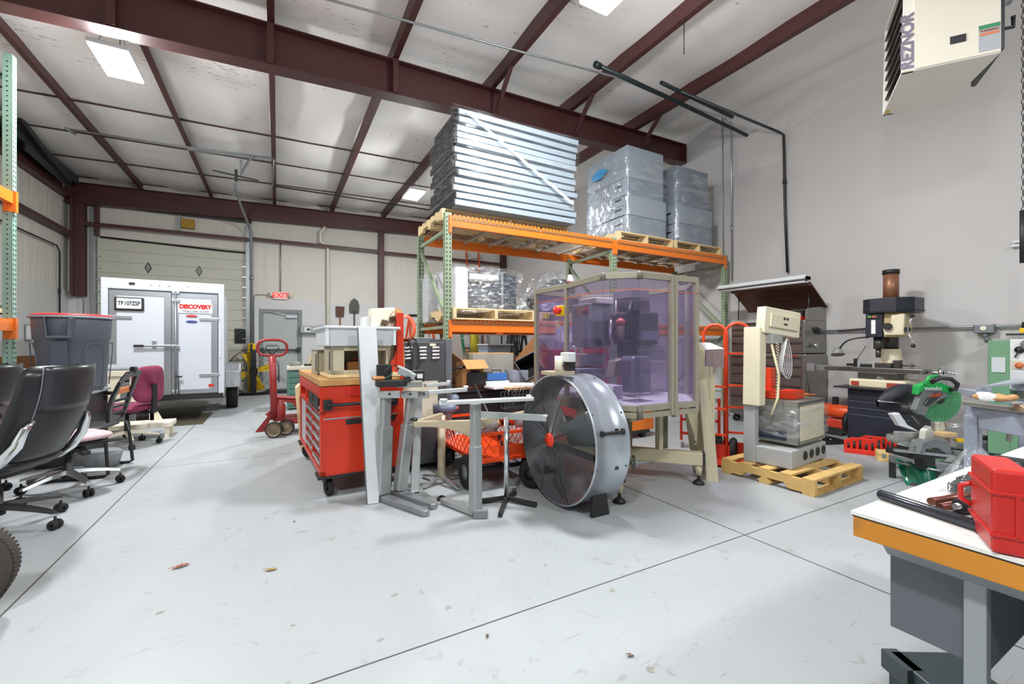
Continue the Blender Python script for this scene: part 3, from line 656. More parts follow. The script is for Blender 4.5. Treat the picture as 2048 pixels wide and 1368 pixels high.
for zt, hb in ((2.70, .12), (1.49, .13)):
    for k in (0, 1):
        x0_, x1_ = UX[k]+.042, UX[k+1]-.042
        for y in (FY-.02, RY+.02):
            s = -1 if y < 5 else 1
            bo = MB().bb(x0_, x1_, y-.02, y+.02, zt-hb, zt-.03).bb(x0_, x1_, y-.02, y+.0, zt-.04, zt).build('beam', ORANGE, t, bevel=.004)
            for xx in (x0_-.04, x1_+.0): MB().bb(xx, xx+.04, y+s*.02-.003, y+s*.02+.003, zt-.2, zt+.01).bb(xx+.005, xx+.035, y-.03, y+.03, zt-.19, zt).build('end_plate', ORANGE, bo)
        for h in (0, 1):
            a = x0_+(x1_-x0_)*h/2+.01; c = x0_+(x1_-x0_)*(h+1)/2-.01
            b = MB(); n = 22; m_ = 18
            for i in range(n+1):
                xx = a+(c-a)*i/n; b.bar((xx, FY-.035, zt+.008), (xx, RY+.035, zt+.008), .006, .006).bar((xx, FY-.043, zt-.035), (xx, FY-.043, zt+.01), .006, .006)
            for j in range(m_+1):
                yy = FY-.03+(RY-FY+.06)*j/m_; b.bar((a, yy, zt+.002), (c, yy, zt+.002), .006, .006)
            b.bar((a, FY-.045, zt-.035), (c, FY-.045, zt-.035), .006, .006)
            if 1:
                for fy in (FY-.040,): b.bb(a, c, fy-.001, fy+.001, zt-.03, zt-.001)
            b.build('wire_deck', mat('d8623a', .5) if zt < 0 else mat('b89a78', .4, .6, .2), t)
            f = MB()
            for i in range(3):
                xx = a+(c-a)*(i+.5)/3; f.bb(xx-.02, xx+.02, FY, RY, zt-.035, zt-.003)
            f.build('deck_channel', mat('a9a294', .4, .5), t)
            lip = MB()
            for i in range(n): 
                xx = a+(c-a)*(i+.5)/n; lip.bb(xx-.019, xx+.019, FY-.049, FY-.044, zt-.022, zt+.024)
            lip.build('deck_lip', ORANGE, t)
# ---------------------------------------------------------------- pallets
def pallet(name_label, x, y, z, w_=1.02, d_=1.22, rz=0, group=None, m=None, n=6):
    t = thing('wooden_pallet', name_label, 'pallet', (x, y, z), rz, group); m = m or WOODL
    b = MB()
    for k in range(n):
        yy = -d_/2+.05+(d_-.1)*k/(n-1); b.box((0, yy, .128), (w_, .09, .018))
    b.build('deck_board', m, t, bevel=.002)
    b = MB()
    for yy in (-d_/2+.05, 0, d_/2-.05): b.box((0, yy, .009), (w_, .09, .018))
    b.build('bottom_board', m, t, bevel=.002)
    for x_ in (-w_/2+.02, 0, w_/2-.02):
        b = MB().prism([(x_-.02, -d_/2, .018), (x_-.02, -d_/2+.2, .018), (x_-.02, -d_/2+.24, .06), (x_-.02, -d_/2+.42, .06), (x_-.02, -d_/2+.46, .018), (x_-.02, d_/2-.46, .018), (x_-.02, d_/2-.42, .06), (x_-.02, d_/2-.24, .06), (x_-.02, d_/2-.2, .018), (x_-.02, d_/2, .018), (x_-.02, d_/2, .119), (x_-.02, -d_/2, .119)], (.04, 0, 0)); b.build('stringer', m, t)
    return t
zt = 2.715
pallet('pallet under the tall wrapped stack of grey panels on the rack', 2.66, 5.42, zt, 1.86, 1.0, 0, 'pallets on the top rack level')
pallet('pallet under the left wrapped stack of grey cabinets on the rack', 4.87, 5.24, zt, 1.12, 1.1, 0, 'pallets on the top rack level')
pallet('pallet under the right wrapped stack of grey cabinets on the rack', 6.04, 5.24, zt, 1.12, 1.1, 0, 'pallets on the top rack level')
pallet('pallet under the wrapped furniture on the lower rack level', 2.32, 5.2, 1.505, 1.1, 1.1, 0, 'pallets on the lower rack level')
pallet('pallet at the right end of the lower rack level', 3.5, 5.25, 1.505, 1.0, 1.0, 0, 'pallets on the lower rack level')
# wrapped stack of grey metal panels
GP = mat('9aa6b0', .4, .15, .06, 3); GPD = mat('5c646b', .5, .2, .1, 8)
t = thing('panel_stack', 'tall stretch-wrapped stack of long grey metal panels on the top rack level', 'wrapped stack', (2.72, 5.2, zt+.137))
random.seed(3); z = .0; n = 13; H_ = 1.16
for k in range(n):
    h = H_/n; ox = random.uniform(-.03, .03); oy = random.uniform(-.03, .02); lean = -.00*k
    o = MB().box((ox, oy-.02, z+h/2-.004), (1.74, .86, h-.022), rz=random.uniform(-.012, .012)).box((ox, oy+.0, z+h*.5), (1.70, .80, h-.002)).build('panel', GP, t, bevel=.006)
    MB().box((ox-.872, oy, z+h/2), (.02, .86, h*.8)).box((ox+.865, oy, z+h*.5), (.02, .7, h*.5)).build('bracket', BLK, o)
    z += h
FILM = film('ffffff', .02, .75, .30, (3, 9, 40), .12, .9)
def shell(mb_pts, z0_, z1_, name, t, m, top=True, jit=.012, seed=1, nz=12, ns=8):
    """wrinkled film around a convex footprint"""
    random.seed(seed); b = MB(); L = len(mb_pts); pts = []
    for i in range(L):
        p, q = V(mb_pts[i]), V(mb_pts[(i+1) % L])
        for s in range(ns): pts.append(p.lerp(q, s/ns))
    N = len(pts); c = sum(pts, V((0, 0, 0)))/N; vs = []
    for j in range(nz+1):
        z = z0_+(z1_-z0_)*j/nz
        for i, p in enumerate(pts):
            d = (p-c).normalized(); vs.append(V((p.x, p.y, z))+d*(random.uniform(-.3, 1)*jit if i % ns else jit*.6))
    fs = [(j*N+i, j*N+(i+1) % N, (j+1)*N+(i+1) % N, (j+1)*N+i) for j in range(nz) for i in range(N)]
    b.add(vs, fs, True)
    if top: b.add([V((c.x, c.y, z1_+.004))]+vs[-N:], [(0, 1+i, 1+(i+1) % N) for i in range(N)])
    return b.build(name, m, t)
shell([(-.91, -.47, 0), (.90, -.47, 0), (.90, .42, 0), (-.91, .42, 0)], .12, 1.18, 'stretch_wrap', t, FILM, False, .018, 4, 16, 10)
MB().prism([(-.78, -.492, 1.1), (-.74, -.492, 1.12), (.80, -.492, .28), (.78, -.492, .24)], (0, -.003, 0)).build('strap', film('ffffff', .35, .4, .3, (3, 3, 3)), t)
# wrapped cabinets
GC = mat('7f8993', .5, .05, .04, 2); GCL = mat('8c96a0', .5, .05, .04, 2)
def cab_stack(x, w_, label, seed, zs, dd=.98, gp=None):
    t = thing('cabinet_stack', label, 'wrapped cabinets', (x, 5.28, zt+.137), 0)
    z = 0
    for k, (h, ins, dr) in enumerate(zs):
        c = MB().box((0, ins/2, z+h/2), (w_-ins, dd-ins, h-.004)).build('cabinet', GC if k % 2 == 0 else GCL, t, bevel=.006)
        xs = -w_/2+ins/2
        for j in range(dr):
            zz = z+h*(j+.5)/dr
            f = MB().box((xs-.006, -dd/2+.22+ins/2, zz), (.012, .36, h/dr-.02)).build('drawer', GCL, c, bevel=.004)
            MB().box((xs-.014, -dd/2+.2+ins/2, zz+.03), (.006, .14, .03)).build('pull', DKMET, f)
        z += h
    shell([(-w_/2-.01, -dd/2, 0), (w_/2+.01, -dd/2, 0), (w_/2+.01, dd/2, 0), (-w_/2-.01, dd/2, 0)], .02, z-.12, 'stretch_wrap', t, film('ffffff', .03, .7, .5, (3, 14, 9), .12, .9), False, .012, seed, 12, 8)
    return t, z
t1, zz = cab_stack(4.98, .80, 'left and larger stretch-wrapped stack of grey drawer cabinets on the rack top', 11, [(.3, 0, 1), (.3, .0, 2), (.28, .04, 1), (.48, .04, 0)])
b = MB().prism([(-.415, -.05, 1.12), (-.415, .12, 1.18), (-.415, .3, 1.14), (-.415, .34, 1.04), (-.415, .1, 1.02)], (-.004, 0, 0)); b.build('blue_label', mat('2f8fc4', .4), t1)
t2, zz = cab_stack(6.07, .84, 'right and narrower stretch-wrapped stack of grey drawer cabinets on the rack top', 12, [(.32, 0, 1), (.3, .0, 1), (.66, .06, 0)])
# wrapped furniture on lower level
t = thing('wrapped_workstation', 'stretch-wrapped white and dark office workstation on the lower rack level', 'wrapped furniture', (2.32, 5.2, 1.505+.137))
MB().bb(-.46, -.3, -.38, .4, 0, .5).bb(-.3, .17, .0, .05, 0, .48).bb(-.46, .42, .36, .4, 0, .46).build('white_panel', mat('dfe2e4', .4), t, bevel=.004)
MB().bb(-.28, .15, -.3, .0, .0, .44).build('dark_pad', mat('54585e', .6), t)
MB().prism([(.18, -.38, 0), (.44, -.25, 0), (.44, .3, 0), (.18, .3, 0)], (0, 0, .46)).build('screen_panel', mat('3d4652', .5), t)
MB().bb(.15, .18, -.39, .3, 0, .49).build('edge_trim', GALV, t)
MB().tube([(-.26, -.3, .4), (.14, -.3, .4)], .05, 10).build('foam_roll', WHITE, t)
FS = film('ffffff', .06, .75, .6, (12, 20, 34), .08, 1.)
shell([(-.48, -.42, 0), (.2, -.42, 0), (.5, -.3, 0), (.48, .42, 0), (-.48, .42, 0)], -.06, .52, 'stretch_wrap', t, FS, True, .03, 5, 14, 10)
t = thing('wrapped_bundle', 'stretch-wrapped pale panels at the left rear of the lower rack level', 'wrapped panels', (1.95, 5.6, 1.505))
MB().bb(-.22, .3, -.12, .12, 0, .6).build('panel', mat('c4c8ca', .5), t, bevel=.01)
shell([(-.25, -.15, 0), (.33, -.15, 0), (.33, .15, 0), (-.25, .15, 0)], 0, .62, 'stretch_wrap', t, FS, True, .02, 8)
t = thing('wrapped_chairs', 'stretch-wrapped heap of dark furniture right of the workstation on the lower rack level', 'wrapped furniture', (3.5, 5.2, 1.505+.137))
b = MB().ball((0, 0, .2), .4, 16, (1, .9, .55)).ball((.15, .05, .36), .26, 14, (1, .8, .7)); b.build('furniture', mat('3c4046', .6), t)
b = MB(); random.seed(21)
def wf(u, v):
    a = 2*math.pi*u; r = .5*(1-v)**.6+.04; j = .03*math.sin(a*7+v*9)
    return V(((r+j)*math.cos(a)*1.05, (r+j)*math.sin(a)*.9, .62*v**.8+.02*math.sin(a*5)))
b.grid(wf, 40, 10); b.build('stretch_wrap', FS, t)
# ---------------------------------------------------------------- left pallet rack
GR2 = mat('86a898', .4, 0, .1, 6, wear=.08)
t = thing('pallet_rack', 'green and orange pallet rack along the left wall at the left edge', 'pallet rack', (-2.4, 6.3, 0), math.pi/2)
upright(0, 0, 4.16, -1, 0, t, m=GR2); upright(0, 1.1, 4.16, -1, 0, t, m=GR2); upright(-2.6, 0, 4.16, -1, 0, t, m=GR2)
for z in (.4, 1.6, 2.8, 3.95): MB().bar((0, 0, z), (0, 1.1, z), .035, .035).build('frame_brace', GR2, t)
MB().bar((0, 0, 3.95), (0, 1.1, 3.6), .035, .035).bar((0, 1.1, 2.8), (0, 0, 3.6), .03, .03).build('frame_brace', GR2, t)
for z in (1.47, 2.76):
    for y in (-.02, 1.12): 
        bo = MB().bb(-2.55, -.042, y-.025, y+.025, z-.12, z).build('beam', ORANGE, t, bevel=.004)
        MB().bb(-.05, -.0, y-.045, y+.045, z-.2, z+.01).build('end_plate', ORANGE, bo)
    b = MB()
    for i in range(30): b.bar((-2.5+i*.084, -.03, z+.005), (-2.5+i*.084, 1.12, z+.005), .006, .006)
    for i in range(12): b.bar((-2.55, i*.1, z), (-.05, i*.1, z), .006, .006)
    b.build('wire_deck', mat('d8623a', .5), t)
# totes with red lids stacked at the left edge on the lower beam level; local to world
for i, (z, y0_) in enumerate(((1.48, 5.35), (1.98, 5.35))):
    tt = thing('storage_tote', ['grey tote with red lid on the left rack, lower of two', 'grey tote with red lid on the left rack, upper of two'][i], 'tote', (-2.72, y0_+.15, z+ (.04 if i == 0 else 0)), 0, 'totes on the left rack')
    MB().prism([(-.2, -.28, 0), (.2, -.28, 0), (.2, .28, 0), (-.2, .28, 0)], (0, 0, .0)).add([(-.2, -.28, 0), (.2, -.28, 0), (.2, .28, 0), (-.2, .28, 0), (-.25, -.34, .42), (.25, -.34, .42), (.25, .34, .42), (-.25, .34, .42)], [(3, 2, 1, 0), (4, 5, 6, 7), (0, 1, 5, 4), (1, 2, 6, 5), (2, 3, 7, 6), (3, 0, 4, 7)]).build('bin', mat('4c5058', .5), tt, bevel=.01)
    MB().box((0, 0, .45), (.56, .74, .05)).build('lid', mat('c42c30', .45), tt, bevel=.012)
tag(MB().tube([(-2.5, 5.1, 2.86), (-2.42, 5.6, 2.86), (-2.5, 5.9, 2.86)], .04, 8).build('yellow_hose', YEL), 'yellow rounded hose end lying on the upper beam of the left rack', 'hose')
# ---------------------------------------------------------------- helpers for things seen again
def caster(b, x, y, h=.1, r=.045, a=0.):
    b.add([], []); c, s = math.cos(a), math.sin(a)
    b.box((x, y, h-.008), (.08, .08, .012)).lathe([(r*.3, -.016), (r, -.014), (r, .014), (r*.3, .016)], (x, y, r), (c, s, 0), 18)
    b.bar((x+c*.022, y+s*.022, r), (x+c*.022, y+s*.022, h), .03, .004, (c, s, 0)).bar((x-c*.022, y-s*.022, r), (x-c*.022, y-s*.022, h), .03, .004, (c, s, 0))
def openbox(b, w_, d_, h, th=.006, z=0.):
    b.bb(-w_/2, w_/2, -d_/2, d_/2, z, z+th)
    b.bb(-w_/2, w_/2, -d_/2, -d_/2+th, z, z+h).bb(-w_/2, w_/2, d_/2-th, d_/2, z, z+h).bb(-w_/2, -w_/2+th, -d_/2, d_/2, z, z+h).bb(w_/2-th, w_/2, -d_/2, d_/2, z, z+h)
    return b
def cable(label, pts, r, m, name='cable', parent=None):
    P_ = [V(p) for p in pts]; out = []
    for i in range(len(P_)-1):
        p0, p1, p2, p3 = P_[max(i-1, 0)], P_[i], P_[i+1], P_[min(i+2, len(P_)-1)]
        for s in range(6):
            t = s/6; out.append(.5*((2*p1)+(p2-p0)*t+(2*p0-5*p1+4*p2-p3)*t*t+(3*p1-p0-3*p2+p3)*t*t*t))
    out.append(P_[-1]); return MB().tube(out, r, 6)
# ---------------------------------------------------------------- red tool cart
REDC = mat('bf2f14', .35, 0, .05, 4)
t = thing('tool_cart', 'large red rolling tool cart with drawers and a wooden top', 'tool cart', (.565, 4.46, 0), R(3))
MB().bb(-.27, .31, -.76, .76, .17, .88).build('body', mat('a82c16', .4), t, bevel=.006)
MB().bb(-.272, .312, -.762, -.74, .17, .88).bb(.29, .312, -.76, .76, .17, .88).build('end_panel', REDC, t)
for a_ in ((-.76, -.72), (-.27, -.245), (.2, .24), (.72, .76)): MB().bb(-.31, -.26, a_[0], a_[1], .17, .88).build('frame_post', REDC, t, bevel=.003)
for z_ in ((.17, .215), (.655, .69)): MB().bb(-.31, -.26, -.76, .76, *z_).build('frame_rail', REDC, t, bevel=.003)
MB().bb(-.30, -.268, .26, .70, .22, .65).build('side_door', mat('b9b4b8', .4, .2), t, bevel=.004)
MB().bb(-.32, .32, -.77, .77, .885, .94).build('worktop', mat('b98a50', .5, 0, .2, 12), t, bevel=.008)
f = MB().bb(-.316, -.30, -.75, .75, .79, .88).build('face_rail', REDC, t)
for k in range(2): MB().bb(-.318, -.31, -.68+k*.33, -.40+k*.33, .68, .80).build('shelf_opening', BLK, t)
for col in range(2):
    for k in range(5 if col else 6):
        a = -.72+col*.48; h = .078 if k else .12
        z = .2+k*.085
        if col == 0 and k == 0: z = .18
        o = MB().bb(-.298, -.268, a, a+.44, z+.03, z+.03+.07).build('drawer', mat('8f2a18', .4), t, bevel=.004)
        MB().bb(-.315, -.297, a+.02, a+.42, z+.072, z+.098).build('drawer_pull', STEEL, o, bevel=.003)
MB().bb(-.29, .3, -.768, -.758, .62, .63).build('trim_line', STEEL, t)
MB().bb(-.12, .28, -.768, -.758, .57, .61).build('black_slot', BLK, t, label='black recessed slot')
b = MB().tube([(-.26, -.77, .74), (-.26, -.82, .74), (.26, -.82, .74), (.26, -.77, .74)], .014, 8); b.build('push_handle', BLK, t)
MB().bb(-.29, -.23, -.80, -.76, .70, .78).bb(.23, .29, -.80, -.76, .70, .78).build('handle_mount', BLK, t)
lg = MB().bb(-.12, .06, -.768, -.760, .80, .86).build('brand_plate', mat('b5211a', .4), t)
text('Milwaukee', .04, WHITE, lg, (.57, 3.697, .83), X_, Z_, root=t)
for y_ in (-.69, .69): MB().bb(-.33, .33, y_-.09, y_+.09, .155, .175).build('corner_bumper', BLK, t)
for x, y, a in ((-.24, -.7, .3), (.24, -.7, 0), (-.24, .7, .8), (.24, .7, 0)):
    b = MB(); caster(b, x, y, .16, .065, a); b.build('caster', RUB, t)
# on the cart
tag(MB().prism([(.36, 3.74, 0), (.95, 3.70, 0), (.95, 4.2, 0), (.33, 4.25, 0)], (0, 0, .025)).build('plywood_sheet', WOODL), 'thin light plywood sheet lying on the red tool cart top', 'board').location = (0, 0, .945)
BG = mat('b0a88f', .5, .1, .1, 6)
def casing(label, x, y, z, w_, d_, h, rz):
    t = thing('machine_casing', label, 'casing', (x, y, z), rz)
    th = .018
    b = MB(); b.bb(-w_/2, w_/2, -d_/2, d_/2, h-th, h)
    b.bb(-w_/2, -w_/2+th, -d_/2, d_/2, 0, h).bb(w_/2-th, w_/2, -d_/2, d_/2, 0, h).bb(-w_/2, w_/2, d_/2-th, d_/2, 0, h)
    b.bb(-w_/2, w_/2, -d_/2, -d_/2+th, h-.035, h).bb(-w_/2, -w_/2+.1, -d_/2, -d_/2+th, 0, h).bb(-w_/2, w_/2, -d_/2, -d_/2+th, 0, .03)
    b.build('shell', BG, t, bevel=.003)
    MB().bb(-w_/2-.002, -w_/2, -d_/2+.05, -d_/2+.1, .03, h-.04).build('slot', BLK, t)
    MB().box((.02, 0, .06), (w_*.5, d_*.5, .07)).build('transformer', mat('8a5a24', .6), t)
    MB().tube([(-.1, -.05, .03), (-.02, -.02, .12), (.08, 0, .1), (.12, 0, .03)], .006, 6).build('wire', RED, t)
    MB().tube([(0, -.1, .03), (.06, -.1, .14), (.14, -.06, .05)], .005, 6).build('wire', BLK, t)
    return t
casing('open beige metal machine casing with wiring on the cart, the front one', .60, 3.95, .973, .46, .36, .225, .06)
casing('beige metal machine casing on the cart, behind the front one', .52, 4.42, .942, .44, .38, .225, .06)
t = thing('plastic_bin', 'upturned white plastic bin on the beige casings on the red cart', 'bin', (.60, 4.1, 1.20), .05)
WP = mat('cdd2d5', .4, 0, .03, 5)
b = MB(); b.add([(-.26, -.33, 0), (.26, -.33, 0), (.26, .33, 0), (-.26, .33, 0), (-.27, -.36, .15), (.3, -.36, .15), (.3, .36, .15), (-.27, .36, .15)], [(3, 2, 1, 0), (4, 5, 6, 7), (0, 1, 5, 4), (1, 2, 6, 5), (2, 3, 7, 6), (3, 0, 4, 7)])
b.build('bin_body', WP, t, bevel=.01); MB().bb(-.29, .32, -.38, .38, .145, .168).build('rim', WP, t, bevel=.008)
b = MB()
for x in (-.27, .0, .27): b.bb(x-.012, x+.012, -.37, -.34, .01, .15)
b.build('rib', WP, t)
t = thing('electronics_board', 'cream plastic electronics tray full of wires propped on the cart end', 'electronics', (.83, 3.95, .975), .1)
MB().prism([(-.13, 0, 0), (.1, 0, 0), (.12, 0, .58), (-.10, 0, .56)], (0, .1, 0)).build('tray', CREAM, t, bevel=.01)
MB().prism([(-.17, .03, .2), (-.12, .03, .2), (-.10, .03, .5), (-.17, .03, .48)], (0, .08, 0)).build('flange', WHITE, t)
MB().prism([(.1, -.02, 0), (.2, -.02, .02), (.18, .0, .56), (.12, 0, .58)], (0, .14, 0)).build('cardboard_side', mat('c39a62', .7), t)
random.seed(5)
for k in range(7):
    x = random.uniform(-.1, .08); z = random.uniform(.25, .5)
    MB().box((x, -.012, z), (random.uniform(.02, .06), .025, random.uniform(.015, .05)), rz=0, ry=random.uniform(-.4, .4)).build('component', BLK if k % 3 else mat('5a4028', .5), t)
for k in range(5):
    x = random.uniform(-.08, .06); z = random.uniform(.3, .5)
    cable('', [(x, -.01, z), (x+.03, -.05, z+.06), (x+.06, -.03, z-.03), (x+.04, -.01, z-.12)], .003, BLK).build('wire', BLK if k % 2 else mat('b07a3a', .5), t)
tag(MB().box((.87, 3.72, 1.06), (.16, .12, .2), rz=.2).build('cardboard_box', mat('c59f66', .7), bevel=.003), 'small tan cardboard box at the cart end under the electronics tray', 'box') if 0 else None
# leaning white board
t = thing('white_board', 'long white laminate shelf board leaning on the end of the red cart', 'board', (.64, 3.42, 0))
q = [PZ(735, 1008, 0), PZ(757, 1005, 0), PY(762, 840, 3.5), PY(752, 654, 3.62), PY(716, 655, 3.62)]
nn = (q[1]-q[0]).cross(q[4]-q[0]).normalized()*.022
P(MB().prism(q, nn), 'board', mat('c4c8c9', .35, 0, .02, 3), t, bevel=.003)
P(MB().bar(q[0]+V((-.004, 0, 0)), q[4]+V((-.004, 0, 0)), .008, .026), 'edge_band', mat('6a6d70', .5), t)
# red louvred panel
t = thing('louvered_panel', 'tall bright red louvered metal panel with a flared foot standing behind the cart', 'panel', (.96, 4.15, 0))
MB().bb(-.012, .012, -.3, .3, .1, 1.5).bb(-.03, .03, -.31, -.28, 0, 1.5).build('sheet', REDC, t, bevel=.003)
MB().prism([(-.02, -.3, 1.2), (-.05, -.3, 1.1), (-.14, -.3, .96), (-.02, -.3, .96)], (0, .02, 0)).build('gusset', REDC, t)
for k in range(16): MB().bb(-.03, -.01, -.26, .26, .62+k*.055, .635+k*.055).build('louver', mat('c03018', .4), t)
# dark louvred cabinet
t = thing('machine_cabinet', 'dark grey louvered metal cabinet standing before the rack upright', 'cabinet', (1.24, 4.32, 0))
DG = mat('4b4c4d', .5, .2, .08, 6)
MB().bb(-.26, .22, -.26, .2, .06, 1.24).build('body', DG, t, bevel=.008)
MB().bb(-.22, .14, -.268, -.258, .45, .86).build('cream_panel', mat('cfcab4', .5), t)
MB().bb(-.22, -.04, -.274, -.266, .46, .86).build('cream_panel', mat('d6d2be', .5), t)
for cx in (-.15, -.01, .12):
    for k in range(4): MB().lathe([(.012, -.035), (.014, 0), (.012, .035)], (cx, -.262, 1.08+k*.034), (1, 0, 0), 8).build('louver', STEEL, t)
MB().bb(-.1, -.02, -.268, -.258, .9, .93).build('red_label', mat('b84a46', .5), t); MB().bb(.06, .12, -.268, -.258, 1.2, 1.225).build('label', CREAM, t)
t = thing('steel_sheet', 'tall brushed steel sheet standing on edge right of the dark louvered cabinet', 'panel', (1.56, 4.45, 0))
MB().bb(-.06, -.035, -.25, .2, 0, 1.27).bb(-.3, -.04, .18, .2, .0, 1.29).bb(-.05, .02, -.26, -.235, 0, 1.27).build('sheet', mat('8f9498', .35, .8, .12, 4), t, bevel=.002)
# orange cord coil
t = thing('cord_coil', 'coiled orange extension cord standing on the dark louvered cabinet', 'cord', (1.12, 4.3, 1.245))
b = MB()
for k in range(7):
    s = .88+.04*k; b.tube([(.085*s*math.cos(R(a))+.004*k, .01*k-.03+.012*math.sin(R(a*2)), .12+.12*s*math.sin(R(a))+.012) for a in range(0, 360, 15)], .006, 6, closed=True)
b.build('coil', mat('d0603c', .5), t)
b = cable('', [(.0, -.2, .03), (-.02, -.27, -.02), (-.01, -.29, -.2), (-.06, -.29, -.35), (-.12, -.28, -.4)], .008, BLK); b.build('hanging_cable', BLK, t)
b = cable('', [(.03, -.2, .03), (.05, -.27, -.02), (.06, -.29, -.2), (.0, -.29, -.33), (-.04, -.28, -.38)], .008, BLK); b.build('hanging_cable', BLK, t)
# ---------------------------------------------------------------- desk legs
AG = mat('a9adad', .35, .55, .06, 5); AGD = mat('8b8f92', .4, .5, .08)
def desk_leg(label, foot, tip, top, z1, w_=.085, d_=.06, tube=True):
    f = V(foot); tp = V(tip); c = V(top); t = thing('desk_leg', label, 'desk leg', tuple(f), 0, 'spare desk legs')
    ax = (c-f).normalized(); mid = f+ax*z1
    P(MB().bar(f+Z_*.05, mid, w_, d_, (tp-f)), 'lower_column', AG, t, bevel=.012)
    P(MB().bar(f+Z_*.05+(tp-f).normalized()*(.0)+V((w_/2+.002, 0, 0)), mid+V((w_/2+.002, 0, 0)), .004, d_*.3, (tp-f)), 'groove', BLK, t)
    P(MB().bar(mid-ax*.02, c, w_*.72, d_*.72, (tp-f)), 'upper_column', STEEL if not tube else AG, t, bevel=.014)
    dr = (tp-f).normalized(); sd = V((dr.y, -dr.x, 0))
    b = MB().prism([f-dr*.05+sd*.045, f-dr*.05-sd*.045, tp-sd*.03, tp+dr*.02-sd*.015, tp+dr*.02+sd*.015, tp+sd*.03], Z_*.045)
    b.T = None; o = P(b, 'foot', AGD, t, bevel=.01)
    for p in (f, tp-dr*.02): P(MB().cyl((p.x, p.y, 0), (p.x, p.y, .02), .022, n=12), 'levelling_glide', BLK, o, root=t)
    # foot raised slightly
    return t, c, dr
f1 = PZ(765, 1000, 0); f2 = PZ(800, 992, 0)
t1_, c1, d1 = desk_leg('grey telescopic desk leg with long foot, the left one by the white board', f1, PZ(852, 1032, 0), PY(772, 790, 3.42), .58, .11, .075)
t2_, c2, d2 = desk_leg('grey telescopic desk leg with round steel tube and long foot, the middle one', f2, PZ(868, 1018, 0), PY(822, 790, 3.45), .58, .095, .075)
t3_ = thing('desk_leg', 'light grey flat channel desk leg on a square-holed base plate', 'desk leg', tuple(PZ(828, 985, 0)), 0, 'spare desk legs')
f3 = PZ(829, 985, 0); c3 = PY(836, 790, f3.y)
P(MB().bar(f3, c3, .065, .02, (0, 1, 0)).bar(f3+V((.03, .03, 0)), c3+V((.03, .03, 0)), .02, .06, (0, 1, 0)), 'channel', mat('b7bbbc', .4, .4), t3_, bevel=.003)
q = [PZ(817, 984, .01), PZ(842, 978, .01), PZ(878, 1008, .01), PZ(852, 1018, .01)]
P(MB().prism(q, Z_*.008), 'base_plate', AG, t3_)
P(MB().box(tuple(PZ(834, 985, .021)), (.04, .03, .002)), 'square_hole', BLK, t3_)
# top brackets of the legs
for (a, c_, lab, tt) in ((PY(757, 789, 3.40), PY(800, 789, 3.30), '', t1_), (PY(803, 789, 3.42), PY(836, 789, 3.34), '', t2_), (PY(838, 789, 3.4), PY(857, 789, 3.34), '', t3_)):
    o = P(MB().bar(a, c_, .02, .055), 'top_bracket', AG, tt, bevel=.003)
    m = (a+c_)/2; P(MB().cyl(m-Y_*.013+Z_*.005, m-Y_*.018+Z_*.005, .01), 'bolt_hole', BLK, o, root=tt)
# rails lying on the brackets
for i, (a, c_, lab) in enumerate((((850, 771), (897, 767), 'short white steel rail lying on the desk leg tops, the rear one'), ((856, 785), (932, 779), 'long white steel rail lying on the desk leg tops, the front one'))):
    p, q_ = PZ(*a, .848), PZ(*c_, .848)
    o = thing('steel_rail', lab, 'rail', tuple((p+q_)/2)); P(MB().bar(p, q_, .05, .03), 'bar', mat('c8cccd', .35, .3), o, bevel=.004)
    P(MB().cyl(q_+Z_*.015, q_+Z_*.03, .02), 'end_cap', WHITE, o)
# power supplies on the leg tops
t = thing('power_supply', 'long black plastic control box with loose wires on the desk leg tops', 'electronics', tuple(PZ(785, 775, .86)))
a, c_ = PY(752, 770, 3.36), PY(812, 768, 3.36)
P(MB().bar(a+Z_*.01, c_+Z_*.01, .09, .05), 'case', BLK, t, bevel=.008)
P(MB().cyl(c_+V((.0, -.03, .04)), c_+V((.0, -.06, .04)), .025), 'motor_end', DKMET, t, bevel=.003)
P(cable('', [a+V((.02, 0, .04)), a+V((.08, -.02, .12)), a+V((.14, 0, .15)), a+V((.2, .02, .06))], .004, BLK), 'wire', BLK, t)
P(cable('', [a+V((.04, 0, .04)), a+V((.1, -.03, .07)), a+V((.15, -.02, .13)), a+V((.18, .02, .1))], .003, BLK), 'wire', mat('4a7a5a', .5), t)
P(MB().box(tuple(a+V((.02, .02, .05))), (.09, .08, .03)), 'copper_cap', mat('c8885a', .35, .6), t, bevel=.01)
P(MB().box(tuple(a+V((.08, .09, .09))), (.12, .03, .12), rz=.2), 'rear_box', BLK, t, bevel=.004)
t = thing('gearbox', 'tilted grey aluminium box leaning on the control box atop the desk legs', 'box', tuple(PZ(815, 755, .9)))
c_ = PY(814, 752, 3.38)
P(MB().box(tuple(c_+V((0, 0, .02))), (.14, .12, .055), rz=-.3, ry=.45), 'body', mat('b4b8ba', .35, .6), t, bevel=.01)
P(MB().box(tuple(c_+V((-.02, -.01, .055))), (.12, .1, .012), rz=-.3, ry=.45), 'lid', mat('d3d6d6', .3, .5), t, bevel=.003)
P(MB().box(tuple(c_+V((.02, 0, -.06))), (.2, .14, .05), rz=-.3), 'base_block', mat('9a9a94', .4, .6), t, bevel=.006)
t = thing('bracket_box', 'black angle bracket unit with white label beside the tilted aluminium box', 'bracket', tuple(PZ(838, 755, .9)))
c_ = PY(840, 752, 3.38)
P(MB().box(tuple(c_), (.07, .02, .09), rz=-.4).box(tuple(c_+V((-.01, .03, .04))), (.08, .06, .006), rz=-.4), 'bracket', BLK, t, bevel=.002)
P(MB().box(tuple(c_+V((-.005, -.0125, 0))), (.045, .004, .035), rz=-.4), 'label', PAPER, t)
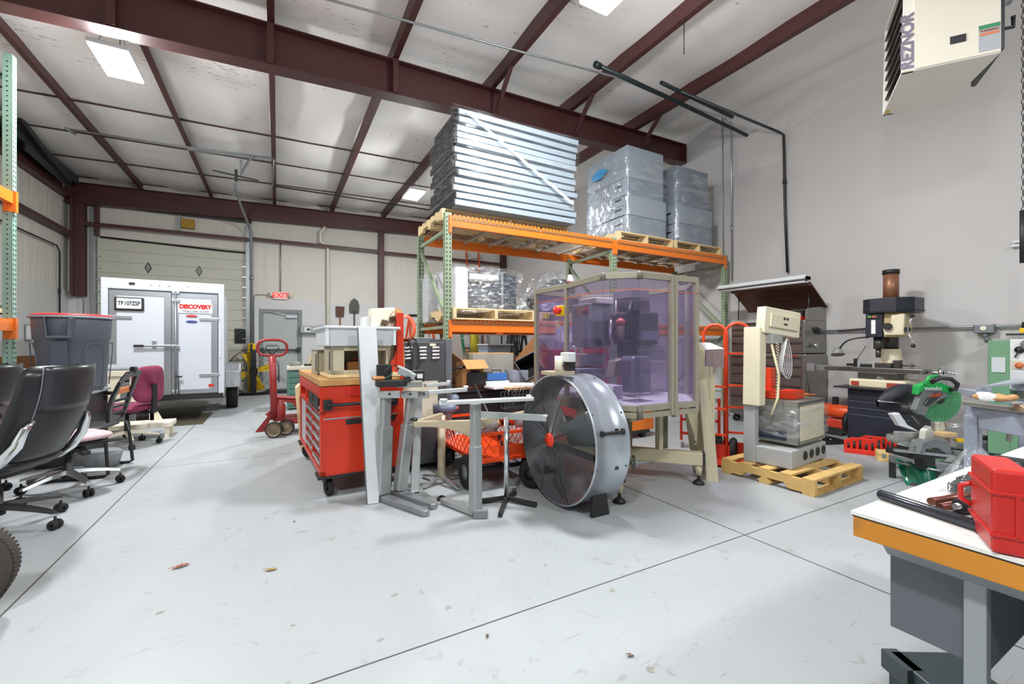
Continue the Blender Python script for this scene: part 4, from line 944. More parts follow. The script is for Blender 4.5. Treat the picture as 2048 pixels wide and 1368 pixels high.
# T leg
f = PZ(951, 1032, 0); t = thing('desk_leg', 'grey square desk leg column with a T top rail, nearest the viewer', 'desk leg', tuple(f), 0, 'spare desk legs')
up = V((f.x, f.y, .80)); cr = V((C_, -S_, 0))
yy = V((math.sin(-.25), math.cos(-.25), 0)); xx_ = V((yy.y, -yy.x, 0))
P(MB().bar(f+Z_*.03, f+Z_*.50, .072, .072, yy), 'lower_column', AG, t, bevel=.008)
P(MB().bar(f+Z_*.49, up, .062, .062, yy), 'upper_column', AG, t, bevel=.008)
P(MB().bar(f+Z_*.025, PZ(886, 1000, .025), .06, .035), 'foot_rail', AG, t, bevel=.004)
P(MB().bar(f-cr*.03-Y_*.04+Z_*.03, f+cr*.07-Y_*.04+Z_*.03, .04, .055), 'foot_block', mat('74787b', .5), t, bevel=.004)
P(MB().lathe([(.035, 0), (.035, .02), (.02, .03)], tuple(PZ(883, 1000, 0))), 'levelling_glide', BLK, t)
a, c_ = PZ(878, 806, .825), PZ(1066, 797, .825)
P(MB().bar(a, c_, .05, .028), 'top_rail', mat('cdd1d1', .35, .3), t, bevel=.006)
P(MB().cyl(a+cr*.03+Z_*.014, a+cr*.03+Z_*.028, .026).cyl(c_-cr*.03+Z_*.014, c_-cr*.03+Z_*.026, .02), 'mounting_disc', mat('cdd1d1', .35, .3), t)
# beige curved table frame
TB = mat('b7a88d', .45, .1, .05)
fb = PZ(883, 968, 0); t = thing('table_base', 'beige pedestal table base with curved arms and aluminium star foot', 'table base', tuple(fb))
P(MB().cyl(fb+Z_*.06, fb+Z_*.60, .034), 'column', TB, t)
H_ = PZ(944, 840, .605); Lp = PZ(828, 842, .61); Rp = PZ(1050, 822, .63)
def armm(p, q, w0, h0, h1, nm, m):
    b = MB(); n = 10; d = (q-p); s = V((d.y, -d.x, 0)).normalized()*w0/2; vs = []
    for i in range(n+1):
        u = i/n; c = p.lerp(q, u); h = h0+(h1-h0)*u**3; c.z -= 0
        for a_, z_ in ((-1, 0), (1, 0), (1, -h), (-1, -h)): vs.append(c+s*a_+Z_*z_)
    b.add(vs, [(i*4+k, i*4+(k+1) % 4, i*4+4+(k+1) % 4, i*4+4+k) for i in range(n) for k in range(4)]+[(3, 2, 1, 0), (4*n, 4*n+1, 4*n+2, 4*n+3)]); return P(b, nm, m, t, bevel=.005)
armm(Lp, H_, .05, .045, .15, 'arm', TB); armm(Rp, H_, .05, .02, .12, 'arm', TB); armm(Lp, fb+Z_*.62, .045, .035, .06, 'arm', TB)
P(MB().lathe([(.028, 0), (.03, .015), (.012, .02)], tuple(Lp+Z_*.005)), 'rubber_pad', BLK, t)
for a_ in (200, 285, 20, 110):
    d = V((math.cos(R(a_)), math.sin(R(a_)), 0)); 
    P(MB().bar(fb+Z_*.065, fb+d*.26+Z_*.022, .035, .02), 'foot', STEEL, t, bevel=.006)
# chrome pedestal with black cross foot and aluminium bar
f = PZ(1013, 1003, 0); t = thing('pedestal', 'chrome pedestal on a black cross foot with an aluminium bar across its top', 'pedestal', tuple(f))
P(MB().cyl(f+Z_*.02, f+Z_*.66, .021), 'pole', CHROME, t)
for q_ in (PZ(1073, 1010, .02), PZ(962, 1002, .02), PZ(1000, 1030, .02), PZ(1030, 985, .02)): P(MB().bar(f+Z_*.03, q_, .03, .03), 'foot', BLK, t, bevel=.003)
P(MB().bar(PZ(958, 829, .66), PZ(1094, 836, .66), .03, .05), 'cross_bar', mat('b5baba', .3, .8), t, bevel=.003)
P(MB().cyl(PZ(1091, 834, .685), PZ(1091, 834, .685)+Z_*.018, .017), 'knob', WHITE, t)
# ---------------------------------------------------------------- garden wagon
t = thing('garden_wagon', 'orange steel mesh garden wagon with black tyres behind the desk legs', 'wagon', (1.72, 3.72, 0))
OW = mat('e04a1a', .4, 0, .06)
b = MB().bb(-.26, .26, -.48, .5, .235, .245)
for x in (-.27, .27): b.bar((x, -.49, .25), (x, .51, .25), .03, .03).bar((x, -.49, .47), (x, .51, .47), .025, .025)
for y in (-.49, .51): b.bar((-.27, y, .25), (.27, y, .25), .03, .03).bar((-.27, y, .47), (.27, y, .47), .025, .025)
for x in (-.27, .27):
    for y in (-.49, .51): b.bar((x, y, .24), (x, y, .49), .03, .03)
b.build('frame', OW, t)
b = MB().bb(-.08, .2, -.495, -.487, .26, .36); b.build('name_panel', OW, t)
b = MB()
for i in range(13):
    y = -.49+i/12
    for s in (-1, 1):
        b.bar((-.27, y, .26), (-.27, max(-.49, min(.51, y+s*.2)), .46), .005, .005).bar((.27, y, .26), (.27, max(-.49, min(.51, y+s*.2)), .46), .005, .005)
for i in range(7):
    x = -.27+i*.09
    for s in (-1, 1): b.bar((x, -.49, .26), (max(-.27, min(.27, x+s*.15)), -.49, .46), .005, .005)
b.build('mesh_side', OW, t)
for x, y in ((-.3, -.36), (.3, -.36), (-.3, .36), (.3, .36)):
    w_ = MB().lathe([(.07, -.035), (.12, -.04), (.14, -.02), (.145, 0), (.14, .02), (.12, .04), (.07, .035)], (x*1.05, y, .145), (1, 0, 0), 26).build('wheel', RUB, t)
    MB().lathe([(.001, -.03), (.07, -.03), (.07, .03), (.001, .03)], (x*1.05, y, .145), (1, 0, 0), 20).build('hub', mat('8f9496', .4, .6), w_)
MB().bar((-.3, -.36, .145), (.3, -.36, .145), .03, .03).bar((-.3, .36, .145), (.3, .36, .145), .03, .03).bar((0, -.4, .16), (0, .4, .22), .03, .03).build('axle', DKMET, t)
MB().tube([(0, -.5, .2), (-.05, -.45, .4), (-.18, -.2, .86)], .012, 8).build('pull_bar', DKMET, t)
def jar(label, p, r, h, m, m2, tilt=(0, 0, 1)):
    t = thing('canister', label, 'canister', p); a = V(tilt).normalized()
    MB().lathe([(.001, 0), (r, 0), (r, h*.85), (r*.7, h), (.001, h)], (0, 0, 0), a, 18).build('body', m, t)
    MB().lathe([(r*.5, h), (r*.5, h*1.1), (.001, h*1.1)], (0, 0, 0), a, 14).build('cap', m2, t)
SILV = mat('aaa6a8', .35, .5, .2)
jar('grey canister lying across the wagon load, at its right end', (1.86, 3.35, .52), .05, .2, SILV, BLK, (1, -.3, .15))
jar('silver canister with tan top lying in the orange wagon behind the square leg', (1.50, 3.4, .46), .055, .2, SILV, mat('c8a878', .6), (.7, -.3, .3))
jar('blue grey spray bottle lying on the wagon rim, left', (1.30, 3.95, .60), .045, .22, mat('6a7488', .4), mat('a04840', .5), (1, -.2, .0))
jar('round blue grey bottle top above the lying bottle', (1.52, 4.0, .62), .045, .1, mat('7b8698', .4), mat('4a5262', .5), (.2, 0, 1))
# workbench with clutter between wagon and rack (dark)
t = thing('low_bench', 'low dark shelf unit loaded with clutter behind the orange wagon', 'shelf', (1.95, 4.42, 0))
MB().bb(-.35, .85, -.15, .27, .70, .74).bb(-.35, .85, -.15, .27, .3, .32).bb(-.35, .85, -.1, .25, .33, .69).build('shelf_board', mat('2f3032', .6), t, bevel=.004)
for x in (-.33, .83):
    for y in (-.13, .25): MB().bb(x-.02, x+.02, y-.02, y+.02, 0, .72).build('leg', DKMET, t)
t = thing('generator', 'black machine with a bent tube handle beside the cardboard boxes', 'machine', (1.82, 4.33, .74))
MB().ball((.05, 0, .12), .12, 16, (1, .8, .8)).box((.1, 0, .1), (.3, .2, .14)).build('body', BLK, t, bevel=.01)
MB().tube([(-.2, -.08, .06), (-.24, -.08, .16), (-.22, -.08, .22), (-.02, -.08, .24), (.02, -.08, .2), (.02, -.08, .08)], .014, 8).build('handle', BLKG, t)
MB().box((0, .05, -.05), (.2, .14, .14)).build('base', BLK, t)
# wire basket cart
t = thing('wire_basket', 'black wire basket on the clutter left of the drum fan', 'basket', (2.0, 3.45, .62))
b = MB()
for z in (0, .05, .1, .15):
    b.tube([(-.16, -.12, z), (.16, -.12, z), (.16, .14, z), (-.16, .14, z)], .003, 4, closed=True)
for i in range(9):
    x = -.16+i*.04; b.tube([(x, -.12, .15), (x, -.12, 0), (x, .14, 0), (x, .14, .15)], .003, 4)
b.build('wire_side', DKMET, t)
b = MB()
for i in range(3): b.tube([(-.12+i*.08+.05*math.cos(R(a)), -.02+.03*i, .15+.05*math.sin(R(a))) for a in range(0, 181, 20)], .003, 4)
b.build('wire_loop', STEEL, t)
t = thing('cart_wheel', 'black rubber wheel of a wire cart leaning left of the drum fan', 'wheel', (1.88, 3.12, 0))
MB().lathe([(.05, -.025), (.105, -.028), (.122, 0), (.105, .028), (.05, .025)], (0, 0, .122), (1, .35, 0), 26).build('tyre', RUB, t)
MB().lathe([(.001, -.02), (.05, -.02), (.05, .02), (.001, .02)], (0, 0, .122), (1, .35, 0), 20).build('hub', DKMET, t)
t = thing('wire_cart', 'narrow black wire cart frame between the wagon and the drum fan', 'cart', (2.02, 3.3, 0))
b = MB()
for x, y in ((-.1, -.1), (.12, -.1), (-.1, .3), (.12, .3)): b.bar((x, y, .02), (x, y, .6), .015, .015)
b.build('post', DKMET, t)
b = MB()
for z in (.15, .6): b.tube([(-.1, -.1, z), (.12, -.1, z), (.12, .3, z), (-.1, .3, z)], .006, 5, closed=True)
for i in range(7):
    for s in (0, 1): b.tube([(-.1+i*.036, -.1, .15+.3*s), (-.1+(i if s else 6-i)*.036, -.1, .45-.3*s)], .003, 4)
    b.tube([(-.1, -.1, .18+i*.04), (.12, -.1, .18+i*.04)], .003, 4)
b.build('wire_side', DKMET, t)
# cardboard and junk on the bench
def cbox(label, x, y, z, w_, d_, h, rz, m, flaps=(1, 1), name='cardboard_box'):
    t = thing(name, label, 'box', (x, y, z), rz)
    openbox(MB(), w_, d_, h).build('walls', m, t)
    if flaps[0]: MB().prism([(-w_/2, -d_/2, h), (w_/2, -d_/2, h), (w_/2, -d_/2-.1, h-.09), (-w_/2, -d_/2-.1, h-.09)], (0, 0, .005)).build('flap', m, t)
    if flaps[1]: MB().prism([(-w_/2, -d_/2, h), (-w_/2, d_/2, h), (-w_/2-.1, d_/2, h+.07), (-w_/2-.1, -d_/2, h+.07)], (0, 0, .005)).build('flap', m, t)
    return t
cbox('open brown cardboard box with flaps right of the rack upright', 1.83, 4.42, .745, .28, .3, .3, .15, mat('b98a55', .8, 0, .08))
t = cbox('large grey cardboard carton behind the brown open box', 2.2, 4.62, .745, .52, .3, .36, -.06, mat('9b978c', .8, 0, .05), (0, 0))
MB().bb(-.26, .26, -.15, .15, .36, .37).build('lid', mat('c29a6c', .8), t)
t = thing('tool_case', 'small blue plastic case with black handle on the clutter bench', 'case', (2.12, 4.28, .81), -.05)
MB().box((0, 0, .05), (.24, .12, .08)).build('body', mat('3a68a8', .4), t, bevel=.008); MB().tube([(-.05, -.02, .09), (-.05, -.02, .12), (.06, -.02, .12), (.06, -.02, .09)], .006, 6).build('handle', BLK, t)
MB().box((0, 0, -.03), (.28, .16, .07)).build('white_tray', WHITE, t, bevel=.005)
t = thing('clear_drawer', 'clear grey plastic drawer box on the clutter bench', 'drawer box', (2.43, 4.35, .78), -.05)
openbox(MB(), .2, .2, .14, .004).build('box', mat('a6a6b2', .3, 0, .1, 8), t); MB().bb(-.1, -.02, -.104, -.1, .01, .13).bb(0, .1, -.104, -.1, .01, .13).build('label', mat('8b8d98', .5), t)
for i, (x, y, z, w_, d_, rz, m, lab) in enumerate(((2.1, 4.1, .76, .3, .2, .1, PAPER, 'loose white paper sheet stack left on the clutter'), (2.32, 4.05, .775, .22, .3, .9, PAPER, 'white papers lying askew over the stack'), (2.22, 3.95, .75, .3, .16, -.1, mat('c29462', .7), 'thin brown cardboard sheet in front of the papers'))):
    tag(MB().box((x, y, z), (w_, d_, .02 if i < 2 else .008), rz=rz).box((x+.01, y+.01, z+.012), (w_*.96, d_*.94, .005), rz=rz+.05).build('paper_stack' if i < 2 else 'cardboard_sheet', m), lab, 'paper' if i < 2 else 'cardboard')
t = thing('waste_bin', 'black square waste bin tipped on its side, mouth facing out', 'bin', (2.52, 4.2, .97), 0)
nz = V((-.42, -.86, .30)).normalized(); nx = V((.86, -.42, 0)).cross(nz).normalized(); nx = (M.Rotation(R(30), 4, nz) @ nx).normalized(); ny = nz.cross(nx); a_ = M(((nx.x, ny.x, nz.x, 0), (nx.y, ny.y, nz.y, 0), (nx.z, ny.z, nz.z, 0), (0, 0, 0, 1)))
b = MB().at(a_); w0, w1, L = .125, .09, .34
b.add([(-w0, -w0, 0), (w0, -w0, 0), (w0, w0, 0), (-w0, w0, 0), (-w1, -w1, -L), (w1, -w1, -L), (w1, w1, -L), (-w1, w1, -L)], [(0, 1, 5, 4), (1, 2, 6, 5), (2, 3, 7, 6), (3, 0, 4, 7), (4, 5, 6, 7)])
b.build('shell', BLK, t, solid=.006)
MB().at(a_).tube([(-w0, -w0, 0), (w0, -w0, 0), (w0, w0, 0), (-w0, w0, 0)], .009, 6, closed=True).build('rim', mat('5c6066', .4), t)
t = thing('round_bin', 'dark brown round bin lying behind the black square bin', 'bin', (2.42, 4.75, .93))
MB().lathe([(.001, -.2), (.12, -.2), (.15, .2), (.14, .2), (.11, -.18), (.001, -.18)], (0, 0, 0), (1, .1, .1)).build('shell', mat('3a2c26', .4), t)
t = thing('cardboard_flaps', 'folded open brown carton standing up behind the black bin', 'carton', (2.85, 4.62, .95))
MB().prism([(-.28, 0, -.2), (.25, 0, -.2), (.2, 0, .1), (-.02, 0, .36), (-.28, 0, .08)], (0, .01, 0)).prism([(-.02, -.02, -.2), (.3, .06, -.2), (.3, .06, .15), (.12, 0, .3)], (0, .01, 0)).build('sheet', mat('96673c', .8), t)
# behind the rack
t = thing('step_ladder', 'orange step ladder with steel treads behind the rack', 'ladder', (2.45, 7.9, 0))
b = MB(); b.bar((-.34, 0, 0), (-.2, .3, 1.75), .03, .08).bar((.34, 0, 0), (.2, .3, 1.75), .03, .08).bar((-.34, .9, 0), (-.2, .4, 1.75), .02, .05).bar((.34, .9, 0), (.2, .4, 1.75), .02, .05)
b.build('rail', mat('e0542a', .5), t)
for k in range(6):
    f_ = .14+k*.155; MB().box((0, .3*f_, 1.75*f_), (.66-.26*f_, .1, .03)).build('tread', STEEL, t)
MB().box((0, .35, 1.77), (.46, .2, .04)).build('top_cap', BLK, t)
t = thing('storage_tote', 'black plastic tote stacked in front of the orange step ladder', 'tote', (2.45, 7.3, .78)); openbox(MB(), .36, .3, .3).build('bin', BLK, t); MB().box((0, 0, .31), (.4, .34, .03)).build('lid', mat('2a2e30', .5), t)
MB().box((0, 0, -.39), (.6, .5, .76)).build('stand', DKMET, t)
t = thing('leaning_board', 'brown and white board leaning right of the step ladder behind the rack', 'board', (3.1, 7.9, 0))
MB().prism([(-.25, -.2, 0), (.2, -.2, 0), (-.0, .1, 1.9), (-.3, .1, 1.9)], (0, .03, 0)).build('board', mat('cfc8c0', .6), t); MB().bar((-.27, -.23, 0), (-.36, .08, 1.9), .06, .04).build('edge', mat('4a342a', .6), t)
t = thing('step_ladder', 'green step ladder standing behind the rack', 'ladder', (3.4, 8.6, 0))
MB().bar((-.3, 0, 0), (-.22, .3, 2.1), .04, .09).bar((.2, 0, 0), (.12, .3, 2.1), .04, .09).build('rail', mat('2f9a70', .5), t)
for k in range(7): MB().box((-.05, .28*(.1+.13*k), .22+k*.28), (.42, .1, .03)).build('tread', STEEL, t)
t = thing('gas_cylinder', 'slim yellow cylinder standing behind the rack', 'cylinder', (3.85, 8.8, 0)); MB().lathe([(.001, 0), (.1, 0), (.1, 1.75), (.06, 1.88), (.03, 1.95)]).build('body', mat('b9a82c', .5), t); MB().cyl((0, 0, 1.95), (0, 0, 2.0), .03).build('valve', STEEL, t)
t = thing('file_cabinet', 'light grey metal cabinet standing behind the rack', 'cabinet', (3.75, 7.6, 0)); MB().box((0, 0, .6), (.5, .45, 1.2)).build('body', mat('8b97a3', .5), t, bevel=.01); MB().box((0, -.03, 1.21), (.56, .5, .02)).build('lid', WHITE, t)
for k in range(3): MB().box((0, -.235, .25+k*.37), (.44, .02, .33)).build('drawer', mat('8592a0', .5), t, bevel=.004)
t = thing('wire_shelving', 'black and white wire shelving against the back wall behind the rack', 'shelving', (5.3, 11.6, 0))
for x in (-.9, 0, .9):
    for y in (0, .45): MB().bar((x, y, 0), (x, y, 2.1), .04, .04).build('post', mat('4a4c4e', .5), t)
for z in (.3, .9, 1.5, 2.05): MB().box((0, .22, z), (1.9, .5, .03)).build('shelf', STEEL, t)
random.seed(9)
cols = ['d8d2c6', '3a3c40', 'b89a78', 'c9ccd0', '5a6a60', 'e2e2de', '2a2c30', 'a04a32', '7d8a94']
for k in range(18):
    z = (.315, .915, 1.515)[k % 3]; x = (-.74, -.45, -.165, .165, .45, .74)[k//3]
    h = random.uniform(.2, .42); o = thing('storage_box', ['%s carton on the %s shelf of the wire shelving' % (c_, s_) for c_, s_ in [(('pale', 'black', 'tan', 'grey', 'green grey', 'white')[k//3], ('bottom', 'middle', 'upper')[k % 3])]][0], 'box', (5.3+x, 11.8, z), 0, 'boxes on the wire shelving')
    MB().box((0, 0, h/2), (.23, .35, h)).build('carton', mat(cols[(0, 1, 2, 3, 4, 5)[k//3]], .7), o, bevel=.004); MB().box((0, -.178, h*.6), (.12, .004, h*.3)).build('label', PAPER if k % 2 else CARD, o)
t = thing('shop_clutter', 'tall dark tangled heap of hoses and fittings behind the rack', 'heap', (4.6, 8.2, 0)); tag(t, None, None)
random.seed(31)
for k in range(14):
    p = [V((random.uniform(-.3, .3), random.uniform(-.2, .2), random.uniform(.1, 1.9))) for _ in range(5)]
    cable('', p, random.uniform(.01, .03), BLK).build('hose', [BLK, DKMET, mat('4a4c46', .5)][k % 3], t)
MB().bar((0, 0, 0), (0, 0, 2.1), .05, .05).bar((-.4, 0, .02), (.4, 0, .02), .05, .04).build('stand', DKMET, t)
def PD(u, v, d):
    a = (u-1024)/F; return V((0, 0, HH))+V((S_*d+a*d*C_, C_*d-a*d*S_, -(v-CY)/F*d))
def pbox(b, u0, v0, u1, v1, y, dy):
    p = PY(u0, v0, y); q = PY(u1, v1, y); return b.bb(p.x, q.x, y, y+dy, q.z, p.z)
# ---------------------------------------------------------------- drum fan
fc = V((1.84, 2.70, .50)); r = .475; t = thing('drum_fan', 'large galvanised drum fan with black wire guard standing before the enclosed machine', 'fan', (2.0, 2.7, 0))
GV = mat('adb4bc', .28, .55, .16, 4)
P(MB().lathe([(r, 0), (r+.012, 0), (r+.012, .012), (r, .016), (r, .284), (r+.012, .288), (r+.012, .3), (r, .3), (r-.004, .29), (r-.004, .01), (r, 0)], fc, (1, 0, 0), 72), 'drum', GV, t)
b = MB()
for k in range(60):
    q = .055+.41*k/59; x = -.012-.03*(1-(k/59)**2)
    b.tube([fc+V((x, q*math.cos(R(a)), q*math.sin(R(a)))) for a in range(0, 360, 9)], .0014, 4, closed=True)
P(b, 'wire_guard', mat('626567', .35, .7), t)
b = MB()
for k in range(8):
    a = R(k*45+22); b.tube([fc+V((-.045, .04*math.cos(a), .04*math.sin(a))), fc+V((-.035, .25*math.cos(a), .25*math.sin(a))), fc+V((-.008, .47*math.cos(a), .47*math.sin(a)))], .0035, 5)
P(b, 'guard_spoke', BLK, t)
P(MB().lathe([(.001, .012), (.05, .01), (.055, 0)], fc+V((-.045, 0, 0)), (-1, 0, 0), 24), 'centre_badge', mat('d8341c', .4), t)
P(MB().lathe([(.001, 0), (.07, 0), (.07, .14), (.001, .14)], fc+V((.16, 0, 0)), (1, 0, 0)), 'motor', BLK, t)
for k in range(3):
    a0 = R(k*120+40); b = MB()
    def bl(u, v, a0=a0):
        rr = .06+.38*v; wd = .16+.10*v; a = a0+(u-.5)*wd/max(rr, .12)*1.0
        return fc+V((.08+.09*(u-.5)*(1.2-v*.4), rr*math.cos(a), rr*math.sin(a)))
    b.grid(bl, 8, 6); P(b, 'blade', mat('7f8486', .35, .7), t, solid=.004)
b = MB()
for z in (-.12, .12): b.box(fc+V((.2, 0, z)), (.03, .92 if abs(z) < .2 else .8, .04))
for k in range(20):
    q = .07+.40*k/19; b.tube([fc+V((.305, q*math.cos(R(a)), q*math.sin(R(a)))) for a in range(0, 360, 12)], .0016, 4, closed=True)
P(b, 'rear_guard', DKMET, t)
b = MB()
for y in (2.70-.30, 2.70+.30):
    b.prism([(1.95, y, .0), (2.0, y, .0), (2.0, y+(.0), .20), (1.95, y, .20)], (0, .02, 0))
    b.prism([(1.93, y, 0), (2.09, y, 0), (2.06, y, .17), (1.94, y, .17)], (0, .03 if y > 2.7 else -.03, 0))
P(b, 'foot', BLK, t, bevel=.004)
P(MB().box((1.99, 2.70-r-.004, .62), (.19, .022, .022)).box((1.90, 2.70-r+.0, .62), (.02, .03, .04)).box((2.08, 2.7-r+.0, .62), (.02, .03, .04)), 'carry_handle', BLK, t, bevel=.006)
b = MB()
for a in range(15, 360, 45):
    for x in (.02, .28): b.cyl(fc+V((x, (r+.001)*math.cos(R(a)), (r+.001)*math.sin(R(a)))), fc+V((x, (r+.007)*math.cos(R(a)), (r+.007)*math.sin(R(a)))), .006, n=8)
P(b, 'bolt', DKMET, t)
# ---------------------------------------------------------------- enclosed machine
t = thing('robot_cell', 'beige framed machine enclosed in purple tinted clear panels on a beige steel base', 'machine', (2.75, 3.0, 0))
AF = mat('a09a88', .4, .35, .06, 5); BC = mat('c0b698', .5, 0, .1, 6, wear=.25)
ring = [(2.23, 3.59), (2.24, 3.10), (2.15, 2.51), (2.34, 2.33), (2.68, 2.33), (2.93, 2.31), (3.25, 2.65), (3.25, 3.45), (2.9, 3.75)]
ZB, ZT = .765, 1.75
P(MB().prism([(x, y, ZB-.03) for x, y in ring], (0, 0, .03)), 'table_top', mat('c9cdd2', .35, .2), t)
def pane_mat():
    m = bpy.data.materials.new('purple_polycarbonate'); m.use_nodes = True; n = m.node_tree.nodes; l = m.node_tree.links; n.remove(n['Principled BSDF'])
    tr = n.new('ShaderNodeBsdfTransparent'); tr.inputs[0].default_value = hx('e9e3f1')
    gl = n.new('ShaderNodeBsdfGlossy'); gl.inputs[0].default_value = (.9, .88, 1, 1); gl.inputs['Roughness'].default_value = .06
    df = n.new('ShaderNodeBsdfDiffuse'); df.inputs[0].default_value = hx('9b94b0')
    lw = n.new('ShaderNodeLayerWeight'); lw.inputs[0].default_value = .5; pw = n.new('ShaderNodeMath'); pw.operation = 'POWER'; pw.inputs[1].default_value = 4; l.new(lw.outputs['Facing'], pw.inputs[0]); fr = n.new('ShaderNodeMath'); fr.operation = 'MULTIPLY_ADD'; fr.inputs[1].default_value = .5; fr.inputs[2].default_value = .05; l.new(pw.outputs[0], fr.inputs[0])
    m1 = n.new('ShaderNodeMixShader'); m1.inputs[0].default_value = .06; l.new(tr.outputs[0], m1.inputs[1]); l.new(df.outputs[0], m1.inputs[2])
    m2 = n.new('ShaderNodeMixShader'); l.new(fr.outputs[0], m2.inputs[0]); l.new(m1.outputs[0], m2.inputs[1]); l.new(gl.outputs[0], m2.inputs[2])
    l.new(m2.outputs[0], n['Material Output'].inputs[0]); return m
PM = pane_mat()
for i in range(len(ring)):
    a, c = ring[i], ring[(i+1) % len(ring)]
    A_, C2 = V((*a, 0)), V((*c, 0))
    P(MB().bar(A_+Z_*(ZB-.02), C2+Z_*(ZB-.02), .03, .045).bar(A_+Z_*(ZB-.075), C2+Z_*(ZB-.075), .03, .04), 'table_edge', AF, t, bevel=.003)
    P(MB().bar(A_+Z_*(ZT-.022), C2+Z_*(ZT-.022), .035, .045), 'top_rail', AF, t, bevel=.003)
    P(MB().prism([A_+Z_*ZB, C2+Z_*ZB, C2+Z_*(ZT-.04), A_+Z_*(ZT-.04)], (A_-C2).cross(Z_).normalized()*.004), 'purple_pane', PM, t)
for i in (0, 1, 4, 5, 6, 7, 8):
    x, y = ring[i]; b = MB()
    if i == 4: b.bb(x-.035, x-.002, y-.03, y+.01, ZB-.09, ZT).bb(x+.004, x+.037, y-.03, y+.01, ZB-.11, ZT).bb(x-.003, x+.005, y-.015, y+.01, ZB-.09, ZT)
    else: b.bb(x-.018, x+.018, y-.018, y+.018, ZB-.09, ZT)
    P(b, 'corner_post', AF, t, bevel=.003)
for i in (2, 3):
    x, y = ring[i]; P(MB().cyl((x, y, ZT-.05), (x, y, ZT+.004), .026, n=12).cyl((x, y, ZB-.1), (x, y, ZB), .026, n=12), 'rail_joint', mat('6b665a', .4), t)
zo = 1.62
P(MB().tube([(x, y, zo) for x, y in [(2.215, 3.59), (2.222, 3.1), (2.132, 2.51), (2.33, 2.31), (2.68, 2.308), (2.94, 2.29)]], .003, 5), 'orange_line', mat('e2703a', .5), t)
# emergency stop
e = PY(1126, 622, 3.06)
es = P(MB().box(tuple(e+V((-.03, 0, 0))), (.045, .07, .09)), 'emergency_box', YEL, t, bevel=.006)
P(MB().lathe([(.02, 0), (.02, .02), (.034, .025), (.034, .05), (.02, .06), (.001, .062)], tuple(e+V((-.05, -.02, 0))), (-1, -.35, 0)), 'stop_button', mat('d8281c', .3), es, root=t)
yw = mat('c9b04a', .6)
text('063', .075, yw, t, PX(1092, 632, 2.222), -Y_, Z_, name='yellow_writing')
text('½', .10, yw, t, PX(1116, 650, 2.222), -Y_, Z_, name='yellow_writing')
# inside
IG = mat('84868c', .45, .2, .08); IW = mat('d5d2cc', .45); ID = mat('3c3d42', .4, .3, .1)
P(pbox(MB(), 1178, 606, 1222, 695, 2.95, .25), 'robot_head', IG, t, bevel=.01)
P(pbox(MB(), 1192, 594, 1228, 608, 2.9, .25), 'head_cover', IW, t, bevel=.008)
P(pbox(MB(), 1208, 640, 1226, 690, 2.8, .12), 'dark_module', ID, t, bevel=.006)
P(pbox(MB(), 1262, 578, 1298, 598, 3.0, .25), 'motor_top', IG, t, bevel=.006)
P(pbox(MB(), 1267, 598, 1300, 622, 2.78, .2), 'motor', mat('55565c', .4, .3), t, bevel=.006)
P(MB().cyl(PY(1284, 609, 2.77), PY(1284, 609, 2.76), .03, n=18), 'motor_flange', BLK, t)
P(pbox(MB(), 1266, 622, 1318, 690, 2.9, .3), 'spindle_housing', ID, t, bevel=.02)
P(pbox(MB(), 1287, 662, 1320, 680, 2.8, .1), 'silver_plate', mat('8c8ea0', .3, .5), t, bevel=.004)
P(MB().cyl(PY(1241, 640, 2.9), PY(1242, 720, 2.9), .035), 'extinguisher', mat('5c4a4a', .4), t)
P(MB().ball(PY(1241, 646, 2.9), .045), 'red_cap', mat('b8504c', .4), t)
P(MB().tube([PY(1262, 605, 2.8), PY(1258, 625, 2.75), PY(1264, 660, 2.75), PY(1270, 700, 2.75)], .02, 8), 'hose', BLK, t)
P(MB().tube([PY(1222, 640, 2.75), PY(1220, 672, 2.75), PY(1228, 700, 2.72), PY(1226, 720, 2.72)], .014, 8), 'gripper', mat('9a9aa0', .3, .8), t)
P(MB().tube([PY(1232, 600, 2.8), PY(1232, 628, 2.8), PY(1228, 632, 2.8)], .005, 6), 'bracket', STEEL, t)
q0 = PY(1265, 790, 2.5); q1 = PY(1303, 712, 2.5)
P(MB().prism([(q0.x, 2.5, q0.z), (q1.x, 2.5, q0.z), (q1.x, 2.5, q1.z-.02), (q1.x-.02, 2.5, q1.z), (q0.x+.02, 2.5, q1.z), (q0.x, 2.5, q1.z-.02)], (0, .14, 0)), 'steel_housing', mat('9a9ca8', .28, .8, .1), t, bevel=.02)
P(pbox(MB(), 1190, 774, 1246, 796, 2.46, .22), 'control_box', mat('b3b2b8', .4, .2), t, bevel=.006)
P(MB().lathe([(.001, .004), (.022, .004), (.026, 0)], PY(1216, 786, 2.455), (0, -1, 0), 20), 'red_knob', mat('a03a3a', .4), t)
P(pbox(MB(), 1150, 708, 1212, 730, 2.95, .2), 'conveyor', IG, t, bevel=.006)
P(pbox(MB(), 1150, 738, 1238, 756, 2.85, .3), 'slide_table', IG, t, bevel=.004)
P(MB().prism([PY(1232, 722, 2.7), PY(1252, 716, 2.7), PY(1244, 752, 2.7), PY(1226, 756, 2.7)], (0, .1, 0)), 'chute', mat('a49c8c', .35, .5), t, bevel=.006)
P(pbox(MB(), 1258, 680, 1276, 712, 2.75, .15), 'tool_holder', ID, t, bevel=.01)
P(pbox(MB(), 1303, 690, 1330, 720, 2.9, .25), 'side_unit', IG, t, bevel=.006)
P(MB().bar(PY(1245, 745, 2.65), PY(1262, 745, 2.65), .012, .012).bar(PY(1304, 727, 2.7), PY(1330, 727, 2.7), .012, .012).bar(PY(1250, 700, 2.9), PY(1328, 700, 2.9), .02, .02), 'cross_bar', STEEL, t)
